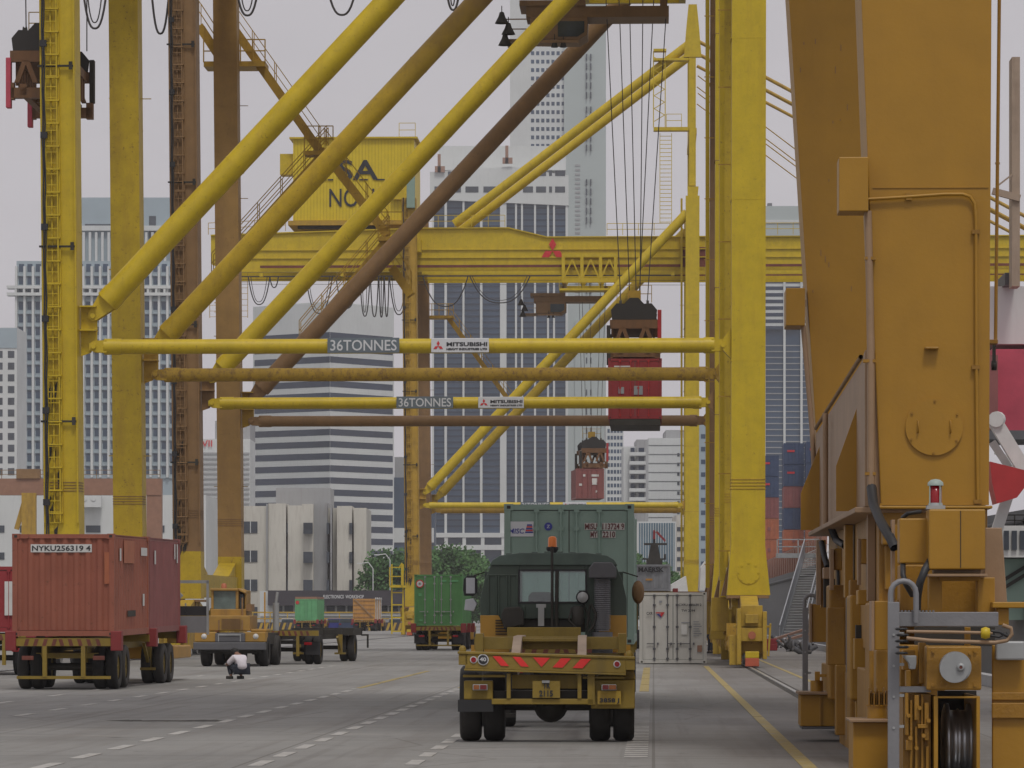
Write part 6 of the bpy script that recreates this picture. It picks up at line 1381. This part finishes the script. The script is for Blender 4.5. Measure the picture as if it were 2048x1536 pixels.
# glass tower with white mullions
T = 1300.0; gt = bld('glass_tower', 'dark glass tower with white vertical mullions and a stepped white crown')
plain(gt, 864, 1136, 400, T, 'bglass2', 30); b = MB()
for (a, c) in ((864, 868), (889, 894), (925, 929), (960, 965), (1000, 1013), (1030, 1034), (1042, 1046), (1068, 1072), (1094, 1098), (1106, 1110), (1131, 1136)): b.box(X(a, T), X(c, T), T - 1.2, T - .02, Zt(1066, T), Zt(392, T))
b.build('mullion', 'bconc', gt)
b = MB(); py = 415
while py < 1060: b.box(X(868, T), X(1131, T), T - .25, T + .05, Zt(py + 2.2, T), Zt(py, T)); py += 12
b.build('spandrel', 'bglass', gt)
pc = [pt2(860, T - 1.5), pt2(1010, T - 1.5), pt2(1137, T - 1.5), (X(1137, T), T + 32), (X(860, T), T + 32)]
b = MB(); b.prism([(X(860, T), Zt(400, T)), (X(1137, T), Zt(412, T)), (X(1137, T), Zt(352, T)), (X(1020, T), Zt(334, T)), (X(860, T), Zt(345, T))], T - 1.6, T + 31, 'y'); b.build('crown', 'bconc', gt)
b = MB()
for (a, c) in ((869, 886), (896, 922), (931, 957), (967, 997), (1046, 1066), (1072, 1092), (1098, 1104), (1110, 1130)): b.box(X(a, T), X(c, T), T - 1.7, T - 1.55, Zt(386, T), Zt(374, T)); 
for (a, c) in ((896, 925), (1072, 1092), (1098, 1104), (1110, 1130)): b.box(X(a, T), X(c, T), T - 1.7, T - 1.55, Zt(353, T), Zt(342 if c > 1000 else 344, T))
b.build('crown_window', 'bwin', gt)
plain(gt, 878, 1132, 292, T + 8, 'bconc', 18, 'upper_wall', 340); b = MB()
for (a, py) in ((878, 310), (1013, 293)): b.box(X(a, T) - .4, X(a, T) + .6, T - 2.6, T - 2, Zt(py + 36, T), Zt(py, T)); b.box(X(a - 8, T), X(a + 12, T), T - 2.6, T - 1.9, Zt(py + 36, T), Zt(py + 24, T))
b.build('davit', 'bpink', gt)
b = MB(); b.box(X(862, T), X(1137, T), T - 2.5, T - .05, Zt(1075, T), Zt(1066, T)); b.box(X(862, T), X(1137, T), T - 2.5, T - .05, Zt(1100, T), Zt(1090, T))
for a in (864, 889, 925, 962, 1003): b.box(X(a, T), X(a + 7, T), T - 2.3, T - .05, Zt(1180, T), Zt(1066, T) - .2)
b.build('podium', 'bconc', gt)
# tall grey tower
T = 1480.0; tt_ = bld('grey_tower', 'very tall pale grey tower with window grid and rows of slots')
plain(tt_, 1020, 1160, -160, T, 'bconc', 30); M['bpale'] = mat('building_pale_green_grey', (.42, .47, .46), .8, var=.04, scale=.03)
plain(tt_, 1128, 1212, -160, T - 2, 'bpale', 30, 'side_wall'); plain(tt_, 1150, 1212, 640, T - 3, 'bpale', 30, 'lower_wall')
grid(tt_, 1060, 1152, 98, 300, T - .02, 9, 12, .62, .45, 'bglass2')
sw = MB()
for g0 in (110, 215, 360, 500, 640, 780, 900):
    for j in range(5):
        for a in (1171.5, 1180): sw.box(X(a, T), X(a + 2.6, T), T - 3.1, T - 1.95, Zt(g0 + j * 19 + 12, T), Zt(g0 + j * 19, T))
sw.build('slot_window', 'bwin', tt_)
b = MB(); py = 330
while py < 600: b.box(X(1150, T), X(1160, T), T - 2.2, T - 1.9, Zt(py + 4, T), Zt(py, T)); py += 9
b.build('vent', 'bgrey', tt_)
# blocks under the far crane at the right
g1_ = bld('window_block', 'slim white block with a grid of grey windows behind the hanging maroon container'); T = 1100.0
plain(g1_, 1212, 1247, 846, T, 'bconc'); grid(g1_, 1214, 1246, 855, 1005, T, 5, 11, .72, .55, 'bglass2')
g2_ = bld('apartment_block', 'pale apartment block with small balconies left of the far crane leg'); T = 1000.0
plain(g2_, 1247, 1300, 893, T, 'bconc'); plain(g2_, 1273, 1300, 879, T - 1, 'bgrey', name='stair_wall')
b = MB()
for k in range(6): py = 905 + k * 18; b.box(X(1258, T), X(1292, T), T - 2.6, T - 1.02, Zt(py + 7, T), Zt(py, T))
b.build('balcony', 'bconc', g2_); b = MB()
for k in range(6): py = 896 + k * 18; b.box(X(1261, T), X(1269, T), T - 1.15, T - .02, Zt(py + 9, T), Zt(py, T)); b.box(X(1277, T), X(1288, T), T - 1.15, T - .9, Zt(py + 9, T), Zt(py, T))
b.build('window_row', 'bglass', g2_)
g3_ = bld('apartment_block', 'plain pale block with thin floor lines directly left of the far crane leg'); T = 930.0
plain(g3_, 1297, 1380, 876, T, 'bconc'); plain(g3_, 1332, 1440, 860, T + 8, 'bgrey', name='upper_wall')
b = MB()
for k in range(12): py = 890 + k * 18; b.box(X(1297, T), X(1380, T), T - .1, T + .02, Zt(py + 1.2, T), Zt(py, T))
b.build('floor_line', 'bdgrey', g3_); grid(g3_, 1352, 1371, 900, 1130, T - .03, 2, 12, .5, .35)
g4_ = bld('apartment_block', 'tall pale blue green block peeping between the crane legs'); T = 900.0
plain(g4_, 1398, 1500, 850, T, 'bfin'); grid(g4_, 1400, 1500, 860, 1140, T, 8, 11, .7, .35, 'bglass2', limit=100)
# small blue glass hall
T = 640.0; bg_ = bld('glass_hall', 'small blue glass building in a white frame over the dark container'); plain(bg_, 1274, 1352, 1043, T, 'bconc', 25)
b = MB(); b.box(X(1278, T), X(1349, T), T - .08, T + .02, 1, Zt(1046, T)); b.build('glass_wall', mat('blue_glass', (.10, .17, .22), .3, var=.2, scale=.3), bg_); b = MB()
for k in range(14): x = X(1281 + k * 5, T); b.box(x, x + .09, T - .16, T - .081, 1, Zt(1046, T))
b.build('mullion', 'bconc', bg_)
T = 700.0; wr_ = bld('office_wing', 'pale wing with grey window strips right of the blue glass building'); plain(wr_, 1353, 1376, 1030, T, 'bcream', 20); b = MB()
for k in range(7): b.box(X(1354, T), X(1375, T), T - .1, T + .02, Zt(1062 + k * 20, T), Zt(1054 + k * 20, T))
b.build('window_row', 'bwin', wr_)
# right block seen between the yellow and orange cranes
T = 1250.0; rg = bld('curved_tower', 'glass tower with white horizontal bands between the yellow leg and the orange crane')
plain(rg, 1500, 1640, 652, T, 'bglass2', 30); plain(rg, 1500, 1650, 530, T - 1, 'bconc', 30, 'banded_wall', 652); b = MB()
for k in range(9): py = 547 + k * 13.2; b.box(X(1500, T), X(1650, T), T - 1.1, T - .9, Zt(py + 7, T), Zt(py, T))
b.build('window_band', 'bglass', rg); b = MB()
for a in (1526, 1566, 1600): b.box(X(a, T), X(a + 4.5, T), T - 1.8, T - 1.15, Zt(1130, T), Zt(535, T))
b.build('mullion', 'bconc', rg); b = MB(); py = 690
while py < 1120: b.box(X(1500, T), X(1640, T), T - .2, T + .05, Zt(py + 2, T), Zt(py, T)); py += 12
b.build('spandrel', 'bgrey', rg)
T = 1400.0; rg2 = bld('pale_tower', 'pale grey tower rising behind the banded glass one'); plain(rg2, 1500, 1620, 412, T, 'bpale'); b = MB(); b.box(X(1530, T), X(1600, T), T - .4, T - .02, Zt(446, T), Zt(440, T)); b.build('roof_line', 'bconc', rg2); MB().box(X(1536, T), X(1545, T), T + 2, T + 5, Zt(412, T), Zt(405, T)).build('roof_tank', 'bdgrey', rg2)

# cream port building
T = 590.0; cb = bld('port_building', 'cream port office with rounded vertical fins and stained base')
zc = lambda py: Zt(py, T)
plain(cb, 410, 540, 1012, T, 'bcream', 22); 
for py in (1043, 1101, 1159, 1214):
    for (a, c) in ((417, 432), (487, 515)):
        f = MB().box(X(a, T), X(c, T), T - .12, T - .02, zc(py + 23), zc(py)).build('window', 'bwin', cb); MB().box(X((a + c) / 2 - .8, T), X((a + c) / 2 + .8, T), T - .16, T - .121, zc(py + 23), zc(py)).build('frame', 'bconc', f)
def curved(px0, px1, py0, name, bulge=2.2, m='bconc'):
    bulge *= .08; m = 'bcream'
    p = []
    for i in range(9): u = i / 8; p.append((X(px0 + (px1 - px0) * u, T), T - .3 - bulge * math.sin(math.pi * u)))
    p += [(X(px1, T), T + 15), (X(px0, T), T + 15)]; b = MB(); block(b, p, zc(1181) , zc(py0)); b.build(name, m, cb)
curved(537, 572, 1007, 'fin_wall'); curved(576, 606, 1011, 'fin_wall'); curved(674, 704, 1012, 'fin_wall', 1.6); curved(708, 733, 1018, 'fin_wall', 1.6); curved(604, 627, 1008, 'fin_wall', .8)
plain(cb, 533, 733, 1016, T + 3, 'bcream', 20, 'recessed_wall'); plain(cb, 552, 661, 976, T + 8, 'bgrey', 12, 'stair_tower')
plain(cb, 627, 655, 1005, T + 1, 'bgrey', 10, 'dark_bay')
for py in (1046, 1104, 1160):
    for (a, c, o) in ((573.5, 577, .35), (608, 626, -1.4), (654, 659, -1), (699, 705, -.4)):
        MB().box(X(a, T), X(c, T), T + o - .5, T + 2.9, zc(py + 22), zc(py)).build('window', 'bwin', cb)
b = MB()
for a in (533, 661): b.box(X(a, T), X(a + 3, T), T - .6, T + 2.9, zc(1180), zc(1008))
b.build('downpipe', 'bgrey', cb)
# workshop
T = 470.0; ws = bld('workshop', 'low workshop with dark charcoal fascia lettered in white', 'workshop'); zw = lambda py: Zt(py, T)
b = MB(); block(b, [pt2(520, T), pt2(880, T), (X(880, T), T + 30), (X(520, T), T + 30)], 0, zw(1182)); b.build('wall', 'bconc', ws)
MB().box(X(537, T), X(880, T), T - 1.2, T - .02, zw(1211), zw(1181)).build('fascia', 'fascia', ws)
text('fascia_lettering', 'ELECTRONICS  WORKSHOP', 1, 'white2', ws, (X(688, T), T - 1.25, zw(1193.5)), w=X(728, T) - X(647, T), h=.42, bold=.02)
for k in range(13): a = 548 + k * 21; MB().box(X(a, T), X(a + 17, T), T - .12, T - .02, zw(1226), zw(1212)).build('window', 'bwin', ws)
MB().box(X(520, T), X(880, T), T - .5, T - .13, zw(1232), zw(1229)).build('sill', 'bconc', ws)
# left white building and the brown portal behind the first crane
T = 560.0; wl_ = bld('white_building', 'long white low building behind the left crane legs'); zl = lambda py: Zt(py, T)
plain(wl_, -80, 412, 990, T, 'bconc', 25)
for a in (-20, 40, 100, 172, 240, 300, 350):
    for py in (1051, 1105, 1158, 1205): MB().box(X(a, T), X(a + 29, T), T - .1, T - .02, zl(py + 14), zl(py)).build('window', 'bwin', wl_)
b = MB(); b.box(X(160, T), X(205, T), T - 2, T - .5, zl(1015), zl(992)); b.disc((X(172, T), T - 2.1, zl(998)), .35, .1); b.disc((X(190, T), T - 2.1, zl(998)), .35, .1); b.build('roof_fan', 'bconc', wl_)
T = 430.0; yg = bld('yard_gantry', 'reddish brown yard gantry with long beam behind the left legs', 'crane'); zy = lambda py: Zt(py, T)
b = MB(); b.box(X(-60, T), X(323, T), T, T + 1.5, zy(990), zy(957)); b.build('beam', 'bpink', yg); MB().box(X(293, T), X(323, T), T + .1, T + 1.4, 0, zy(990)).build('leg', 'bpink', yg); MB().box(X(-50, T), X(-20, T), T + .1, T + 1.4, 0, zy(990)).build('leg', 'bpink', yg)
b = MB(); rail_run(b, [(X(-60, T), T, zy(957)), (X(320, T), T, zy(957))], .9, .04, 3); b.box(X(33, T), X(80, T), T - .2, T + 1, zy(957), zy(938)); b.build('beam_rail', 'ybrown', yg)
b = MB(); b.bar((X(40, T), T - 3, zy(1060)), (X(60, T), T - 3, zy(990)), .5); b.box(X(52, T), X(80, T), T - 4, T - 3, zy(1095), zy(988)); b.build('yellow_strut', 'ydirty', yg)
# striped barrier wall: concrete blocks one by one
T = 455.0; x = X(470, T); i = 0; proto = None
bm_ = mat('barrier_yellow', (.50, .33, .05), .7, dirt=.3)
while x < X(905, T):
    r = thing('barrier', 'knee high black and yellow striped barrier in the long row before the workshop', 'barrier', (x, T, 0), 0, 'striped barriers in a row')
    if proto is None:
        MB().prism([(0, 0), (1.92, 0), (1.92, .95), (0, .95)], 0, .4, 'y').build('block', 'fascia', r)
        b = MB()
        for k in range(3): b.prism([(k * .64 + .02, .02), (k * .64 + .3, .02), (k * .64 + .6, .9), (k * .64 + .32, .9)], -.012, -.002, 'y')
        b.build('stripe', bm_, r); proto = r
    else:
        for ch_ in proto.children: c = ch_.copy(); SC.collection.objects.link(c); c.parent = r
    x += 1.98
T = 462.0
fr_ = MB(); fr_.box(X(470, T), X(905, T), T, T + .1, 1.3, 1.42); fr_.box(X(470, T), X(905, T), T, T + .1, 2.0, 2.16)
x = X(470, T)
while x < X(905, T): fr_.box(x, x + .12, T - .06, T - .01, 0, 2.16); x += 2.0
f_ = fr_.build('rail_fence', bm_); tag(f_, 'double rail fence with yellow and black bars behind the striped barriers', 'fence')
for i, (px, t_, m_, lab) in enumerate(((668, 450, 'blueink', 'small dark blue car left of the tan box'), (692, 449, 'c_blue', 'small blue van nearest the tan box'), (575, 458, 'silver', 'silver car half hidden behind the low chassis'), (790, 458, 'c_grey', 'grey car behind the far crane ladder'))):
    r = thing('parked_car', lab, 'car', (X(px, t_), t_, 0), 0, 'cars parked by the barriers')
    MB().prism([(-.85, .3), (.85, .3), (.85, .85), (.68, 1.38), (-.68, 1.38), (-.85, .85)], 0, 4, 'y').build('body', m_, r, bev=.06); MB().prism([(-.7, .92), (.7, .92), (.6, 1.3), (-.6, 1.3)], -.02, .0, 'y').build('rear_window', 'gl', r)
    for sx in (-1, 1):
        for y in (.7, 3.2): wheel(r, sx * .75, y, .31, .2)
        MB().box(sx * .65 - .12, sx * .65 + .12, -.03, -.002, .7, .82).build('tail_lamp', 'redlamp', r)
# lamp posts
for i, (px, t_, top, lab) in enumerate(((746, 520, 1125, 'curved street lamp before the trees right of the cream building'), (780, 540, 1108, 'tall thin street lamp standing inside the trees'))):
    r = thing('street_lamp', lab, 'street lamp', (X(px, t_), t_, 0), 0, 'street lamps'); z1 = Zt(top, t_); pts = [(0, 0, 0), (0, 0, z1 - .8)] + [(-1.2 * math.sin(a) * .5 - (0), 0, z1 - .8 + .8 * math.sin(a)) for a in (.5, 1, 1.5)] + [(-1.5, 0, z1 - .1)]
    b = MB(); b.path(pts, .06, 8); b.build('pole', 'bconc', r); MB().box(-2.1, -1.4, -.15, .15, z1 - .18, z1 - .04).build('lamp_head', 'bconc', r)
# boat with white canopy, mast
T = 330.0; wb_ = thing('white_launch', 'white launch superstructure showing above the off white container', 'boat', (0, T, 0), 0)
def P2(px, py): return (X(px, T), Zt(py, T))
MB().prism([P2(1343, 1183), P2(1343, 1169), P2(1372, 1152), P2(1376, 1183)], 0, 3, 'y').build('bow_cover', 'white', wb_)
MB().prism([P2(1399, 1181), P2(1402, 1135), P2(1412, 1122), P2(1426, 1121), P2(1426, 1140), P2(1416, 1140), P2(1424, 1160), P2(1423, 1181)], 0, 3, 'y').build('wheelhouse', 'white', wb_)
MB().box(X(1342, T), X(1425, T), .1, 5, 0, Zt(1183, T)).build('hull', 'rustred', wb_)
T = 380.0; ms_ = thing('signal_mast', 'black ship mast with a red pennant in front of the blue glass building', 'mast', (X(1309, T), T, 0), 0)
b = MB(); b.box(-.75, .75, 0, 1, 0, Zt(1120, T)); b.prism([(-.6, Zt(1120, T)), (.6, Zt(1120, T)), (.35, Zt(1090, T)), (-.35, Zt(1090, T))], 0, 1, 'y'); b.bar((-1, .5, Zt(1088, T)), (1.2, .5, Zt(1088, T)), .2); b.bar((-1.1, .5, Zt(1118, T)), (1.1, .5, Zt(1118, T)), .15)
b.tube((0, .5, Zt(1090, T)), (0, .5, Zt(1062, T)), .12, 8); b.box(.9, 1.1, .3, .6, Zt(1118, T), Zt(1108, T)); b.build('mast_body', 'dark', ms_)
b = MB(); b.prism([(.1, Zt(1064, T)), (.3, Zt(1062, T)), (1.1, Zt(1080, T)), (1.0, Zt(1084, T))], .45, .5, 'y'); b.prism([(-.15, Zt(1078, T)), (.1, Zt(1078, T)), (.05, Zt(1060, T)), (-.1, Zt(1060, T))], .2, .35, 'y'); b.build('pennant', 'c_crim', ms_)
# access ladder tower of the far crane
T = 338.0; at_ = thing('access_ladder', 'yellow ladder tower with platform left of the green container', 'ladder', (X(802, T), T - 6, 0), 0)
k_ = T / F; b = MB()
for xx in (-14, 8): b.bar((xx * k_, 0, .2), (xx * k_, 0, Zt(1130, T)), .12)
for zz_ in (1262, 1235, 1210, 1186, 1172): b.bar((-14 * k_, 0, Zt(zz_, T)), (8 * k_, 0, Zt(zz_, T)), .1)
b.build('ladder_frame', 'yellow', at_); b = MB(); b.box(-18 * k_, 14 * k_, -.5, .6, Zt(1176, T), Zt(1172, T)); rail_run(b, [(-18 * k_, -.5, Zt(1172, T)), (6 * k_, -.5, Zt(1172, T))], 1.5, .05, .6); b.bar((6 * k_, -.5, Zt(1172, T)), (6 * k_, -.5, Zt(1128, T)), .12); b.bar((6 * k_, -.5, Zt(1128, T)), (0, -.5, Zt(1138, T)), .1); b.build('platform', 'yellow', at_)
# ================================================================ trees
def tree(px, t, pyt, rw, label, seed):
    random.seed(seed); base = Vector((X(px, t), t, 0)); H = Zt(pyt, t); r = thing('tree', label, 'tree', base, 0, 'trees beyond the workshop')
    b = MB(); b.tube((0, 0, 0), (.1, 0, H * .5), .35, 8, .2)
    cl = []
    for k in range(22):
        a = random.random() * 6.28; rr = rw * random.uniform(.15, .85); z = H * random.uniform(.22, .88); c = Vector((rr * math.cos(a), rr * math.sin(a) * .7, z)); cl.append((c, rw * random.uniform(.28, .46)))
        b.tube((.1, 0, H * random.uniform(.25, .45)), c, .10, 5, .03)
    b.build('trunk', 'trunk', r)
    vs, fs = [], []
    for (c, cr) in cl:
        for k in range(360):
            d = Vector((random.gauss(0, 1), random.gauss(0, 1), random.gauss(0, .75))).normalized() * cr * random.uniform(.6, 1.12); p = c + d
            a = Vector((random.gauss(0, 1), random.gauss(0, 1), random.gauss(0, 1))).normalized(); u = a.orthogonal().normalized(); s_ = random.uniform(.2, .42); i = len(vs)
            vs += [p - u * s_, p + a * s_ * .7, p + u * s_, p - a * s_ * .5]; fs.append((i, i + 1, i + 2, i + 3))
    m = MB(); m._add(vs, fs); m.build('crown', 'leaf', r)
TR = [(748, 600, 1108, 5.2, 'tree at the left end of the row behind the workshop'), (790, 585, 1095, 5.5, 'broad tree left of the far crane leg behind its ladder'), (835, 610, 1100, 5.0, 'tree directly behind the far crane leg'), (893, 595, 1093, 5.6, 'tall round tree right of the far crane leg over the green container'), (935, 605, 1112, 4.8, 'lower tree between the green container and the dark green tractor'), (975, 590, 1122, 5.0, 'tree nearest the dark green tractor cab on its left'), (715, 640, 1120, 4.6, 'tree half behind the cream building end'), (1262, 560, 1110, 4.2, 'tree right of the pale green container'), (1362, 560, 1150, 3.6, 'small tree left of the far crane right leg'), (1336, 600, 1122, 4.0, 'tree below the blue glass building'), (860, 640, 1118, 5.5, 'dark tree at the back between the taller trees')]
for i, a in enumerate(TR): tree(*a, 40 + i)
# ================================================================ air
hz = bpy.data.materials.new('haze'); hz.use_nodes = True; t = hz.node_tree; t.nodes.clear(); o = nn(t, "ShaderNodeOutputMaterial"); v = nn(t, "ShaderNodeVolumePrincipled")
v.inputs['Color'].default_value = (.93, .92, .96, 1); v.inputs['Density'].default_value = .00013; v.inputs['Anisotropy'].default_value = .0
t.links.new(v.outputs[0], o.inputs['Volume'])
h = MB().box(-420, 420, -70, 1620, -4.6, 300).build('haze', hz); h['kind'] = 'stuff'
